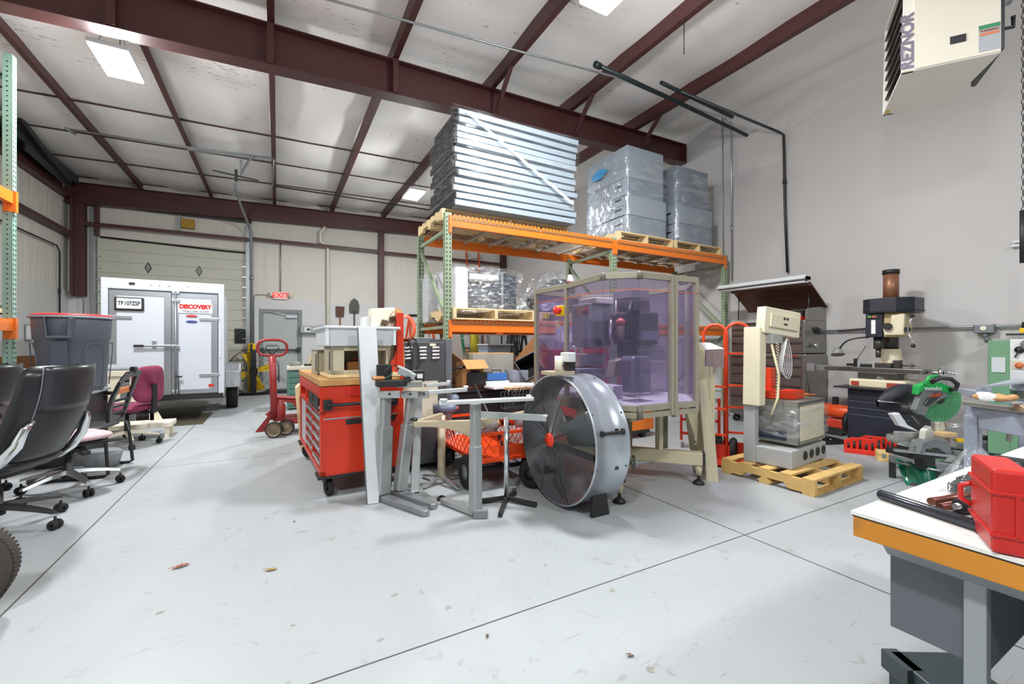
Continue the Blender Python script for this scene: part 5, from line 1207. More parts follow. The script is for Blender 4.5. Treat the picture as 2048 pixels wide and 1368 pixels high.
# winder at the table edge above the fan
wd = PY(1120, 745, 2.62)
P(pbox(MB(), 1136, 705, 1152, 724, 2.55, .1), 'winder_box', mat('c9cbcc', .4), t, bevel=.008)
P(MB().cyl(PY(1117, 742, 2.6), PY(1117, 712, 2.6), .028), 'thread_spool', CREAM, t)
P(pbox(MB(), 1137, 724, 1151, 750, 2.6, .06), 'winder_post', DKMET, t, bevel=.004)
P(pbox(MB(), 1106, 744, 1150, 750, 2.56, .16), 'winder_plate', mat('a49a82', .5), t, bevel=.004)
P(MB().tube([PY(1146, 692, 2.62), PY(1151, 694, 2.62), PY(1151, 706, 2.62)], .004, 6), 'winder_guide', STEEL, t)
# base
cx, cy = 2.77, 3.0
for fx, fy in ((2.31, 2.51), (3.22, 2.51), (2.31, 3.5), (3.22, 3.5)):
    d = (V((cx-fx, cy-fy, 0))).normalized()
    o = P(MB().bar(V((fx, fy, .225))-d*.03, V((cx, cy, .225)), .09, .11), 'base_beam', BC, t, bevel=.006)
    P(MB().bar(V((fx, fy, .225))-d*.05, V((fx, fy, .225))-d*.03, .09, .11), 'end_cap', DKMET, o, root=t)
    P(MB().cyl((fx, fy, .08), (fx, fy, .18), .024, .034), 'foot_sleeve', BC, o, root=t)
    P(MB().cyl((fx, fy, .03), (fx, fy, .09), .012).lathe([(.045, 0), (.05, .01), (.035, .03), (.012, .045)], (fx, fy, 0)), 'levelling_foot', BLK, o, root=t)
for x, y in ((2.5, 2.75), (3.0, 2.75), (2.5, 3.25), (3.0, 3.25)): P(MB().bb(x-.025, x+.025, y-.025, y+.025, .2, .7), 'base_post', BC, t, bevel=.004)
P(MB().bb(2.4, 3.1, 2.7, 3.35, .64, .72).bb(2.46, 2.56, 2.55, 2.75, .6, .66), 'top_plate', BC, t, bevel=.006)
P(MB().bb(2.62, 2.9, 2.98, 3.02, .26, .66), 'cable_panel', mat('8f8468', .6), t)
P(MB().bb(3.02, 3.1, 2.74, 2.76, .28, .64), 'vent_grille', mat('5a5546', .6), t)
b = MB(); p = V((2.45, 2.70, .24)); b.cyl(p, p+V((.3, -.12, -.005)), .012).cyl(p+V((.0, 0, 0)), p+V((.12, -.048, 0)), .02)
P(b, 'spindle', STEEL, t); 
for q in (.02, .15): P(MB().lathe([(.001, -.003), (.06, -.003), (.06, .003), (.001, .003)], p+V((.3, -.12, 0)).normalized()*q, (.3, -.12, 0)), 'spindle_disc', STEEL, t)
# orange and red machines behind the enclosure
t = thing('orange_cart', 'orange steel box cart standing behind the machine base', 'cart', (4.0, 4.25, 0))
MB().box((0, 0, .30), (.75, .3, .40)).build('body', ORANGE, t, bevel=.01); MB().box((0, 0, .08), (.6, .3, .04)).build('base', DKMET, t, bevel=.004)
b = MB()
for x in (-.2, .2): b.lathe([(.001, -.02), (.06, -.02), (.06, .02), (.001, .02)], (x, -.1, .06), (1, 0, 0), 16)
b.build('wheel', RUB, t)
t = thing('red_tool_chest', 'red tool chest on the lower rack level, seen through the purple panels', 'tool chest', (4.55, 5.2, .0))
MB().box((0, 0, .52), (1.0, .5, .96)).build('body', mat('c32a3a', .4), t, bevel=.01)
for k in range(5): MB().box((0, -.256, .15+k*.18), (.94, .012, .15)).build('drawer', mat('b8283a', .4), t, bevel=.004)
MB().box((0, 0, 1.16), (.9, .46, .32)).build('upper_chest', mat('cf2f3f', .4), t, bevel=.01)
b = MB()
for x in (-.4, .4):
    for y in (-.18, .18): b.cyl((x, y, 0), (x, y, .05), .03)
b.build('caster', RUB, t)
t = thing('cardboard_box', 'large brown cardboard box on the lower rack level right of the machine top', 'box', (5.0, 5.25, 1.505))
MB().box((0, 0, .17), (.5, .4, .34)).build('carton', mat('a8704c', .8), t, bevel=.004); MB().box((0, -.201, .17), (.08, .004, .34)).build('tape', mat('c9a878', .5), t)
t = thing('tool_cabinet', 'crimson cabinet with a framed white sign on top, seen through the purple panels', 'cabinet', (3.25, 4.45, .95))
MB().box((0, .0, .35), (.4, .02, .3)).build('board', mat('9fa2a8', .5), t); MB().box((0, -.012, .35), (.22, .004, .12)).build('label', PAPER, t); MB().box((0, .05, -.375), (.6, .3, 1.15)).build('cabinet', mat('b8283c', .5), t, bevel=.01)
t = thing('box', '', '', (0, 0, 0)) if 0 else None
# beige panel and wooden plank right of the machine
t = thing('wooden_plank', 'long weathered pale plank leaning on the right side of the enclosed machine', 'plank', tuple(PZ(1425, 963, 0)))
q = [PZ(1413, 963, 0), PZ(1438, 965, 0), PY(1413, 685, 2.75), PY(1392, 685, 2.75)]
P(MB().prism(q, V((.02, .03, 0))), 'plank', mat('b5ad93', .65, 0, .2, 9), t, bevel=.003)
t = thing('beige_panel', 'beige metal side panel propped between machine and plank', 'panel', (3.25, 2.52, 0))
q = [PZ(1398, 950, 0)+V((.05, .1, 0)), PZ(1424, 955, 0)+V((.03, .08, 0)), PY(1398, 800, 2.68), PY(1368, 806, 2.68)]
P(MB().prism(q, V((.01, .015, 0))), 'sheet', BC, t)
P(MB().cyl(PY(1390, 878, 2.64), PY(1390, 878, 2.62), .008).cyl(PY(1391, 888, 2.62), PY(1391, 888, 2.60), .008), 'bolt', STEEL, t)
t = thing('purple_cover', 'small purple clear cover with white bent top hung right of the plank', 'cover', tuple(PD(1425, 730, 3.9)))
c0 = PD(1400, 686, 3.8); c1_ = PD(1420, 686, 4.0); c2_ = PD(1448, 698, 3.9); c3_ = PD(1412, 700, 3.7)
P(MB().prism([c0, c1_, c2_, c3_], Z_*.004), 'white_top', WHITE, t)
P(MB().prism([c3_-Z_*.0, c2_, c2_-Z_*.17, c3_-Z_*.14], (0, .01, 0)), 'purple_sheet', mat('6a5262', .2, 0, .1, 12, coat=.5), t)
P(MB().bar(PD(1425, 702, 3.98), PD(1425, 955, 3.98), .03, .03), 'post', BC, t)
# ---------------------------------------------------------------- hand trucks
HR = mat('d8451f', .35, 0, .08, 6)
def hand_truck(label, x, y, rz, h=1.42, w_=.26):
    t = thing('hand_truck', label, 'hand truck', (x, y, 0), rz, 'hand trucks beside the chest')
    pts = [V((-w_/2, 0, .06)), V((-w_/2, 0, h-w_/2))]+[V((w_/2*math.cos(R(a)), 0, h-w_/2+w_/2*math.sin(R(a)))) for a in range(165, 0, -15)]+[V((w_/2, 0, h-w_/2)), V((w_/2, 0, .06))]
    MB().tube(pts, .016, 8).build('frame_tube', HR, t)
    for z in (.28, .55, .78, 1.12): MB().bar((-w_/2, 0, z), (w_/2, 0, z), .03, .02).build('cross_bar', HR, t)
    MB().box((0, -.12, .02), (w_+.06, .22, .01)).box((0, -.005, .1), (w_+.06, .01, .16)).build('toe_plate', mat('a82a1c', .4), t)
    for s in (-1, 1):
        w2 = MB().lathe([(.05, -.025), (.105, -.03), (.125, 0), (.105, .03), (.05, .025)], (s*(w_/2+.05), .1, .125), (1, 0, 0), 24).build('wheel', RUB, t)
        MB().lathe([(.001, -.02), (.05, -.02), (.05, .02), (.001, .02)], (s*(w_/2+.05), .1, .125), (1, 0, 0), 18).build('hub', STEEL, w2)
    MB().bar((-w_/2-.05, .1, .125), (w_/2+.05, .1, .125), .02, .02).bar((-w_/2, 0, .35), (-w_/2, .1, .125), .02, .02).bar((w_/2, 0, .35), (w_/2, .1, .125), .02, .02).build('axle', DKMET, t)
    return t
hand_truck('red tubular hand truck behind the plank, the left one', 4.0, 2.92, R(-62), 1.42, .22)
p = PD(1475, 900, 4.55)
hand_truck('red tubular hand truck between plank and pallet, the right one', p.x-.0, p.y, R(-50), 1.44, .24)
t = thing('moving_dolly', 'low red frame dolly with wheel at the foot of the hand trucks', 'dolly', (4.28, 3.32, 0), R(-50))
b = MB()
for z in (.18, .34): b.bar((-.2, 0, z), (.2, 0, z), .03, .03)
for x in (-.2, .2): b.bar((x, 0, .1), (x, 0, .6), .03, .03).bar((x, 0, .12), (x, .3, .12), .03, .03)
b.build('frame', mat('a82a1c', .4), t)
MB().lathe([(.05, -.03), (.14, -.035), (.16, 0), (.14, .035), (.05, .03)], (.0, -.1, .16), (1, 0, 0), 24).build('wheel', RUB, t)
# ---------------------------------------------------------------- stainless tool chest
SS = mat('96948f', .3, .85, .12, 3); SSD = mat('85827d', .28, .8, .15, 3)
t = thing('tool_chest', 'tall stainless steel tool chest with open lid against the right wall', 'tool chest', (6.62, 3.8, 0))
MB().bb(-.27, .30, -.55, .58, .12, 1.08).build('lower_cabinet', SS, t, bevel=.01)
MB().bb(-.25, .30, -.53, .56, 1.09, 1.55).build('upper_chest', SS, t, bevel=.01)
MB().prism([(.30, -.53, 1.55), (-.2, -.53, 1.55), (-.16, -.53, 1.72), (.30, -.53, 1.76)], (0, .02, 0)).build('lid_side', SS, t)
lid = MB().prism([(.28, -.56, 1.74), (-.16, -.56, 2.06), (-.16, .6, 2.06), (.28, .6, 1.74)], (.012, 0, .016)).bb(-.2, -.15, -.56, .6, 2.03, 2.08).build('lid', mat('6e4c40', .35, .7, .1, 3), t)
text('CRAFTSMAN', .12, mat('8f7468', .3, .8), lid, (6.62+.04, 3.75, 1.885), -Y_, V((-.44, 0, .32)), root=t)
b = MB()
for y in (-.5, .54): b.cyl((-.1, y, 1.6), (-.08, y, 1.98), .008)
b.build('gas_strut', DKMET, t)
def drw(z0_, h, nm='drawer', x=-.27):
    o = MB().bb(x-.014, x, -.5, .53, z0_, z0_+h).build(nm, SSD, t, bevel=.003); MB().bb(x-.03, x-.012, -.5, .53, z0_+h-.02, z0_+h-.004).build('pull', BLK, o, bevel=.003)
for z0_, h in ((.16, .26), (.43, .2), (.64, .14), (.79, .12), (.92, .12)): drw(z0_, h)
for z0_, h in ((1.12, .12), (1.25, .11), (1.37, .08), (1.46, .08)): drw(z0_, h, x=-.25)
MB().bb(-.275, -.265, -.45, -.3, 1.045, 1.07).build('badge', mat('8c2a28', .4), t)
MB().bb(.02, .12, -.556, -.55, 1.36, 1.44).bb(-.02, .04, -.556, -.55, 1.4, 1.46).build('side_outlet', BLK, t)
MB().cyl((-.06, -.55, 1.2), (-.06, -.6, 1.2), .03).build('side_knob', STEEL, t)
b = MB()
for x in (-.2, .22):
    for y in (-.48, .5): caster(b, x, y, .12, .055, .4)
b.build('caster', RUB, t)
t = thing('socket_organizer', 'small red and black socket organizer in the open top of the tool chest', 'organizer', (6.5, 3.42, 1.555)); MB().box((0, 0, .03), (.12, .14, .06)).build('tray', RED, t, bevel=.005); MB().box((.02, 0, .1), (.06, .13, .08)).build('rack', BLK, t, bevel=.004)
t = thing('fluorescent_fixture', 'long white shop light fixture lying across the open chest lid and hand trucks', 'light fixture', (6.3, 3.85, 2.09))
MB().bb(-.07, .07, -.66, .66, .0, .05).prism([(-.07, -.66, 0), (.07, -.66, 0), (.10, -.66, .015), (.04, -.66, .07), (-.04, -.66, .07), (-.10, -.66, .015)], (0, 1.32, 0)).build('housing', WHITE, t, bevel=.004)
MB().cyl((-.04, -.64, -.02), (-.04, .64, -.02), .014).cyl((.04, -.64, -.02), (.04, .64, -.02), .014).build('tube', PAPER, t)
# ---------------------------------------------------------------- controller on pallet
WY = mat('c9a565', .65, 0, .25, 12, wear=.3)
pallet('worn small wooden pallet on the floor under the wrapped controller', 4.16, 2.26, 0, .86, .80, R(2), None, WY, 5)
t = thing('robot_controller', 'cream control cabinet in stretch wrap on a holed grey base, with pillar and tilted panel', 'controller', (4.2, 2.32, .138), R(6))
CG = mat('a9abaa', .45, .2, .06); KG = mat('77776f', .5)
MB().prism([(-.36, -.2, 0), (.36, -.2, 0), (.36, .2, 0), (-.36, .2, 0)], (0, 0, .16)).build('base', CG, t, bevel=.012)
b = MB()
for k in range(4): b.cyl((-.1+k*.13, -.201, .09), (-.1+k*.13, -.205, .09), .04, n=18)
b.build('round_hole', BLK, t)
cab = MB().bb(-.22, .34, -.19, .24, .19, .56).build('cabinet', mat('cfc7ae', .5), t, bevel=.008)
MB().bb(-.225, .345, -.195, -.186, .19, .22).bb(-.225, .345, -.195, -.186, .53, .565).bb(-.225, -.19, -.195, -.186, .19, .56).bb(-.225, .345, -.195, .245, .545, .572).bb(-.226, -.215, -.195, .245, .19, .56).build('grey_frame', KG, cab)
MB().bb(-.235, -.226, -.1, .2, .22, .3).build('dark_panel', mat('2a3040', .4), cab)
shell([(-.24, -.21, 0), (.36, -.21, 0), (.36, .26, 0), (-.24, .26, 0)], .25, .52, 'stretch_wrap', t, film('ffffff', .10, .6, .6, (3, 9, 26), .12, .9), False, .014, 15, 8, 8)
MB().bb(-.38, -.30, .1, .2, .0, .55).build('column', CG, t, bevel=.006)
MB().prism([(-.40, .05, .52), (-.28, .05, .52), (-.26, .05, 1.22), (-.38, .05, 1.24)], (0, .15, 0)).build('pillar_cover', mat('d9d0b4', .45), t, bevel=.01)
hd = MB().at(M.Translation((-.1, .02, 1.28)) @ M.Rotation(R(-12), 4, 'Z') @ M.Rotation(R(6), 4, 'Y')); hd.box((0, 0, 0), (.48, .09, .24)).build('operator_panel', mat('dcd3ba', .45), t, bevel=.008)
hd = MB().at(M.Translation((-.1, .02, 1.28)) @ M.Rotation(R(-12), 4, 'Z') @ M.Rotation(R(6), 4, 'Y')); hd.box((.0, -.055, .0), (.38, .03, .12)).build('rear_plate', mat('d6cdb3', .45), t, bevel=.003)
hd = MB().at(M.Translation((-.1, .02, 1.28)) @ M.Rotation(R(-12), 4, 'Z') @ M.Rotation(R(6), 4, 'Y')); hd.cyl((-.02, -.07, .03), (-.02, -.075, .03), .012).cyl((.02, -.07, .03), (.02, -.075, .03), .012).box((.0, -.072, -.02), (.05, .004, .014)).build('port', BLK, t)
MB().box((-.18, .02, 1.13), (.2, .06, .09)).build('joint_bracket', CG, t, bevel=.008)
b = MB()
for k in range(60):
    pass
pts = [V((-.22+.012*math.cos(k*1.1)+.02*math.sin(k*.03), -.02+.012*math.sin(k*1.1), 1.1-k*.0048)) for k in range(110)]
MB().tube(pts, .004, 5).build('coiled_cord', CREAM, t)
b = MB()
for k in range(5): 
    b.tube([(-.15+.045*math.cos(R(a))*(1+.2*k)+.006*math.sin(R(3*a)), -.03-.012*k+.01*math.sin(R(2*a)), .95+.17*math.sin(R(a))*(.75+.08*k)) for a in range(0, 360, 20)], .0042, 5, closed=True)
b.build('white_cable', WHITE, t)
MB().tube([(-.28, -.0, 1.08), (-.25, -.05, .8), (-.27, -.05, .6), (-.33, -.02, .45)], .01, 8).build('cable', mat('cfc4a0', .5), t)
b = MB()
for s in (-1, 1): caster(b, .28*s, -.15, .05, .02)
RBN = mat('e0401c', .35, 0, .04)
def bins(label, x, y, z, rz, n, h=.07, w_=.085, tall=False):
    t = thing('parts_bin', label, 'bins', (x, y, z), rz)
    for k in range(n):
        b = MB()
        if tall: openbox(b, .1, .1, h, .005, z=k*h*1.02)
        else: b.at(M.Translation(((k-(n-1)/2)*w_*1.03, 0, 0))); openbox(b, w_, .15, h, .005)
        b.build('bin', RBN, t, bevel=.004)
    return t
ctop = .138+.575
bins('row of small orange red plastic bins on the controller cabinet', 4.24, 2.30, ctop, R(10), 3)
bins('second row of orange red plastic bins at the rear of the controller top', 4.12, 2.46, ctop, R(70), 3)
bins('small stack of orange red bins standing upright on the controller top', 4.22, 2.50, ctop+.0, R(12), 3, .09, tall=True)
tag(MB().cyl((4.42, 2.33, ctop+.02), (4.50, 2.27, ctop+.02), .014).cyl((4.50, 2.27, ctop+.02), (4.56, 2.23, ctop+.02), .006).build('screwdriver', mat('c9743a', .5)), 'orange handled screwdriver on the right edge of the controller top', 'screwdriver')
# ---------------------------------------------------------------- mill drill on its stand
t = thing('milling_machine', 'benchtop milling machine with brown column and black head on a dark blue stand', 'milling machine', (6.38, 2.42, 0), R(0))
NV = mat('20242f', .4, 0, .1, 5); CRM = mat('d8cdb0', .45, 0, .08, 6, wear=.15); CI = mat('55534f', .35, .7, .15)
MB().prism([(-.2, -.36, 0), (.3, -.36, 0), (.3, .26, 0), (-.2, .26, 0)], (0, 0, .68)).build('stand', NV, t, bevel=.008)
b = MB()
for z in (.36, .44, .52): b.bb(-.206, -.2, -.34, .24, z, z+.006)
b.build('stand_ridge', mat('5a5f6e', .4), t)
MB().bb(-.28, .38, -.46, .38, .68, .7).build('drip_tray', BLK, t, bevel=.006)
MB().prism([(-.2, -.3, .7), (.28, -.3, .7), (.28, .25, .7), (-.2, .25, .7)], (0, 0, .10)).build('base', CRM, t, bevel=.02)
MB().bb(-.206, -.198, -.27, -.13, .72, .77).bb(-.206, -.198, .14, .22, .72, .77).build('red_label', mat('a03a2a', .5), t)
MB().bb(-.14, .14, -.2, .18, .80, .88).build('saddle', CI, t, bevel=.006)
MB().bb(-.12, .12, -.42, .56, .88, .935).build('table', mat('8f8c86', .3, .7, .1), t, bevel=.004)
MB().bb(-.125, -.12, -.40, .55, .895, .905).bb(-.125, -.12, -.40, .55, .918, .924).build('table_groove', BLK, t)
MB().cyl((-.02, -.42, .905), (-.02, -.56, .905), .02).cyl((-.02, -.54, .905), (-.02, -.56, .905), .07, n=24).cyl((-.02, -.52, .93), (-.07, -.68, .9), .012).build('handwheel', CHROME, t)
MB().box((0, .62, .905), (.1, .14, .07)).box((-.03, .74, .905), (.1, .1, .1)).build('power_feed', GALV, t, bevel=.004)
MB().cyl((-.12, -.05, .78), (-.16, -.05, .78), .05, n=20).cyl((-.16, -.05, .8), (-.2, -.05, .84), .008).build('saddle_wheel', STEEL, t)
MB().box((0, -.05, .965), (.18, .16, .06)).box((0, -.16, .98), (.1, .06, .1)).cyl((0, -.18, .97), (0, -.32, .97), .01).bar((-.03, -.3, 1.0), (-.03, -.3, .93), .01, .01).build('vise', CI, t, bevel=.006)
MB().box((0, .15, .955), (.08, .1, .04)).box((0, .26, .98), (.04, .03, .12)).box((0, .3, .96), (.05, .1, .03)).build('clamp_block', DKMET, t, bevel=.006)
MB().lathe([(.15, .80), (.15, .84), (.11, .95), (.095, 1.12), (.09, 1.16)], (.1, -.06, 0)).build('column_base', CRM, t)
MB().cyl((.1, -.06, 1.1), (.1, -.06, 1.5), .072, n=24).build('column', CI, t)
MB().cyl((.1, -.06, 1.72), (.1, -.06, 2.08), .075, n=24).build('column_top', mat('8a5c44', .4, .3, .12), t)
MB().cyl((.1, -.06, 2.06), (.1, -.06, 2.11), .082, n=24).build('column_cap', BLK, t)
oc = [(-.28, -.24), (-.28, .0), (-.2, .1), (.0, .14), (.28, .06), (.3, -.1), (.12, -.36), (-.14, -.36)]
MB().prism([(x, y, 1.58) for x, y in oc], (0, 0, .17)).prism([(x*1.03, y*1.03, 1.6) for x, y in oc], (0, 0, .015)).build('belt_cover', NV, t, bevel=.01)
MB().bb(-.24, .1, -.10, .06, 1.30, 1.58).build('head', NV, t, bevel=.01)
MB().bb(-.245, -.24, -.04, .0, 1.34, 1.50).build('depth_scale', PAPER, t)
MB().bb(-.25, -.24, -.08, .05, 1.52, 1.56).build('switch_plate', BLK, t); MB().bb(-.255, -.25, -.0, .03, 1.53, 1.55).build('green_button', mat('5aa03a', .4), t); MB().bb(-.255, -.25, -.05, -.01, 1.53, 1.55).build('red_button', mat('b05a4a', .4), t)
MB().bb(-.2, .1, -.26, -.1, 1.3, 1.58).build('gear_housing', mat('b8a67a', .5), t, bevel=.01)
MB().prism([(-.24, -.3, 1.32), (-.24, -.12, 1.32), (-.24, -.1, 1.42), (-.24, -.18, 1.46), (-.24, -.18, 1.55), (-.24, -.3, 1.56)], (.06, 0, 0)).build('feed_box', CRM, t, bevel=.012)
MB().cyl((-.24, -.16, 1.42), (-.28, -.16, 1.42), .04).build('feed_dial', BLK, t)
MB().cyl((-.2, -.32, 1.38), (-.27, -.34, 1.38), .03).build('quill_hub', BLK, t)
for a, bb_ in (((-.27, -.34, 1.38), (-.27, -.38, 1.53)), ((-.27, -.34, 1.38), (-.27, -.39, 1.20))):
    o = MB().cyl(a, bb_, .010).build('quill_handle', CHROME, t); MB().ball(bb_, .022).build('ball_knob', BLK, o)
MB().cyl((-.12, -.02, 1.30), (-.12, -.02, 1.16), .045).cyl((-.12, -.02, 1.16), (-.12, -.02, 1.06), .025).build('spindle', CI, t)
MB().bar((-.2, .05, 1.40), (-.2, .36, 1.38), .02, .03).build('side_lever', BLK, t)
cable('', [(-.2, .04, 1.30), (-.26, .14, 1.29), (-.28, .24, 1.25), (-.28, .31, 1.16)], .011, BLK).build('lamp_gooseneck', DKMET, t)
MB().lathe([(.03, .06), (.04, .03), (.072, -.03), (.07, -.035), (.001, -.03)], (-.28, .33, 1.12), (.3, .2, 1)).build('lamp_shade', mat('85857c', .4), t)
MB().tube([(-.12, .1, 1.2), (-.16, .16, 1.06), (-.18, .2, .94)], .004, 5).build('air_line', BLK, t)
# ---------------------------------------------------------------- things round the stand
t = thing('air_compressor', 'small orange air compressor on the floor between chest and mill stand', 'compressor', (6.6, 3.0, 0), R(0))
MB().lathe([(.001, -.24), (.05, -.23), (.09, -.19), (.09, .19), (.05, .23), (.001, .24)], (0, 0, .32), (.2, 1, 0)).build('tank', mat('e2521c', .35), t)
MB().box((0, -.02, .16), (.14, .22, .12)).build('motor', mat('c83a22', .4), t, bevel=.02)
MB().box((0, 0, .45), (.05, .06, .12)).box((0, -.05, .22), (.1, .1, .05)).build('pump', BLK, t, bevel=.006)
w_ = MB().lathe([(.07, -.02), (.17, -.02), (.17, .02), (.07, .02)], (-.02, -.22, .2), (.3, 1, 0), 24).build('wheel', BLK, t)
MB().bar((0, -.1, .02), (0, .1, .02), .1, .04).build('base', DKMET, t)
t = thing('tool_tray', 'open black plastic tool case lying on the floor before the chest', 'case', (5.95, 2.85, 0), R(-20))
openbox(MB(), .38, .3, .05).build('tray', BLK, t, bevel=.004); MB().box((0, .2, .10), (.38, .03, .16), rx=-.5).build('lid', BLK, t)
random.seed(13)
for k in range(6): MB().cyl((random.uniform(-.15, .1), random.uniform(-.12, .1), .045), (random.uniform(-.1, .16), random.uniform(-.12, .12), .055), .008).build('tool', STEEL, t)
def org(label, x, y, rz, n):
    t = thing('wrench_organizer', label, 'organizer', (x, y, 0), rz)
    MB().prism([(-.17, -.06, 0), (.17, -.06, 0), (.17, .06, 0), (-.17, .06, 0)], (0, 0, .05)).prism([(-.17, .06, 0), (.17, .06, 0), (.17, .06, .1), (.1, .06, .16), (-.1, .06, .16), (-.17, .06, .12)], (0, .02, 0)).build('holder', mat('d02a18', .4), t, bevel=.004)
    for k in range(n): MB().cyl((-.13+k*.26/(n-1), -.01, .05), (-.13+k*.26/(n-1), 0, .11+.02*(k % 3)), .011).build('socket', BLK, t)
org('red socket holder full of black sockets at the foot of the mill stand, rear one', 5.97, 2.30, R(-69), 8)
org('small red socket holder full of black sockets, the front one left of the wooden box', 5.72, 2.33, R(-66), 6)
t = thing('wooden_box', 'small pale wooden box with metal clasps on the floor by the roller stand', 'box', (5.62, 2.03, 0), R(-62))
MB().box((0, 0, .05), (.27, .15, .10)).build('body', mat('d9b878', .6, 0, .1), t, bevel=.004); MB().box((0, 0, .066), (.274, .154, .003)).build('lid_seam', CARD, t); MB().box((-.08, -.077, .06), (.03, .004, .04)).box((.09, -.077, .06), (.03, .004, .04)).build('clasp', GALV, t)
# roller stand
t = thing('roller_stand', 'low roller conveyor stand with green rollers lying on the floor under the saw', 'roller stand', (5.62, 1.60, 0), R(-84))
MB().bar((-.38, .33, .13), (.42, .33, .13), .03, .06).bar((-.38, -.27, .1), (.42, -.27, .1), .03, .06).build('side_rail', GALV, t, bevel=.003)
for k in range(6): MB().cyl((-.32+k*.13, -.25, .115), (-.32+k*.13, .31, .14), .032).build('roller', mat('6f8f7a', .5) if k < 3 else mat('2a3430', .5), t)
for x in (-.35, .38):
    for y in (-.25, .31): MB().bar((x, y, 0), (x, y, .1), .03, .03).build('leg', DKMET, t)
MB().bar((-.38, .34, .17), (.36, .34, .17), .05, .02).bar((.36, .34, .12), (.42, .34, .12), .04, .1).build('top_rail', DKMET, t, bevel=.003)
t = thing('plastic_sheet', 'crumpled green plastic sheet draped over a steel bar before the roller stand', 'plastic sheet', tuple(PZ(1830, 955, 0)))
a, c = PZ(1778, 922, .16), PZ(1880, 942, .16)
def gs(u, v): 
    p = a.lerp(c, .12+.8*u); q = p+V((-.10*v, -.12*v, 0)); return V((q.x+.02*math.sin(u*9), q.y, .185-.18*v**.8*(1-.15*math.sin(u*7)) + .01*math.sin(u*20+v*5)))
P(MB().grid(gs, 18, 8), 'sheet', mat('16684e', .2, 0, .3, 9, coat=.6), t, solid=.003)
P(MB().cyl(a, c, .011), 'steel_bar', STEEL, t)
P(MB().bb(a.x+.05, a.x+.09, a.y-.02, a.y+.02, 0, .15).bb(c.x-.02, c.x+.02, c.y-.02, c.y+.02, 0, .15), 'bar_support', DKMET, t)
# ---------------------------------------------------------------- miter saw
sx, sy = 4.75, 1.50
t = thing('miter_saw', 'green and black sliding miter saw with clear green blade guard on the roller stand', 'miter saw', (sx, sy, .165), R(-12))
rg = V((.866, -.5, 0)); GRN = mat('1f9a48', .35); SG = mat('55595a', .4, .3)
def S(u, v, d=3.55): return PD(u, v, d)
MBA = mat('b7b8b4', .35, .7, .15)
def Q(b, pts, d, th, name, m, **k):
    q = [S(u, v, d) for u, v in pts]; n_ = V((S_, C_, 0)); return P(b.prism(q, n_*th), name, m, t, **k)
Q(MB(), [(1838, 772), (1856, 765), (1885, 766), (1912, 778), (1903, 790), (1885, 782), (1858, 776), (1846, 782), (1836, 790)], 3.5, .06, 'top_cover', GRN, bevel=.006)
Q(MB(), [(1846, 782), (1860, 776), (1886, 782), (1900, 790), (1882, 800), (1858, 815), (1852, 832), (1838, 828), (1830, 820)], 3.505, .05, 'upper_guard', mat('6f7272', .4, .2), bevel=.006)
Q(MB(), [(1856, 800), (1872, 786), (1888, 786), (1874, 800), (1858, 812), (1850, 808)], 3.49, .02, 'motor_cover', mat('303234', .4), bevel=.004)
text('metabo', .045, WHITE, t, S(1867, 777, 3.48), V((C_, -S_, 0)), Z_, name='lettering')
text('LASER', .036, mat('e0501c', .4), t, S(1871, 791, 3.46), V((C_, -S_, .1)), Z_, name='lettering')
cc = S(1877, 799, 3.56); nrm = V((-S_, -C_, 0)); rr_ = .185
b = MB(); fan_ = []
for k in range(25):
    a_ = R(35-190*k/24); fan_.append(cc+(V((C_, -S_, 0))*math.cos(a_)+Z_*math.sin(a_))*rr_)
b.prism([cc]+fan_, nrm*.006)
gm = film('9fe0b0', .35, .35, .15, (2, 2, 2), .1, .2, '5fb37e'); P(b, 'blade_guard', gm, t)
b = MB()
for k in range(16):
    a_ = R(30-180*k/16); dv = V((C_, -S_, 0))*math.cos(a_)+Z_*math.sin(a_); b.tube([cc+dv*.06+nrm*.008, cc+dv*.175+nrm*.008], .0015, 4)
P(b, 'guard_rib', mat('4f9a6a', .3), t)
P(MB().lathe([(.001, 0), (.15, 0), (.15, .003), (.001, .003)], cc+nrm*-.03, nrm), 'blade', STEEL, t)
P(MB().lathe([(.001, 0), (.03, 0), (.028, .02), (.001, .02)], cc+nrm*.006, nrm), 'arbor_cap', BLK, t)
P(MB().tube([S(1862, 765, 3.5), S(1880, 756, 3.48), S(1902, 758, 3.46), S(1915, 768, 3.46), S(1912, 778, 3.47), S(1900, 780, 3.48)], .016, 10), 'grip_handle', BLK, t)
P(MB().tube([S(1850, 770, 3.5), S(1858, 754, 3.5), S(1875, 752, 3.5)], .014, 8), 'carry_handle', GRN, t)
b = MB(); random.seed(2)
c_ = S(1800, 788, 3.75)
def bag(u, v):
    a_ = 2*math.pi*u; w2 = math.sin(math.pi*(v*.9+.05))**.7
    ctr = S(1755+80*v, 806-26*v, 3.78)
    return ctr+V((0, 0, 1))*math.sin(a_)*.11*w2*(1+.12*math.sin(3*a_))+V((S_, C_, 0))*math.cos(a_)*.06*w2
b.grid(bag, 24, 14); P(b, 'dust_bag', mat('1d1f26', .55, 0, .2, 12, bump=.6), t)
P(MB().tube([S(1755, 802, 3.72), S(1800, 806, 3.7), S(1840, 850, 3.68)], .004, 5), 'bag_wire', STEEL, t)
P(MB().tube([S(1830, 812, 3.6), S(1822, 820, 3.62), S(1800, 818, 3.66)], .05, 12), 'motor', BLK, t, bevel=.0)
P(MB().prism([S(1784, 828, 3.6), S(1800, 826, 3.6), S(1816, 850, 3.6), S(1845, 866, 3.6), S(1800, 852, 3.6)], V((S_, C_, 0))*.05), 'white_deflector', mat('d5d8da', .35), t, bevel=.008)
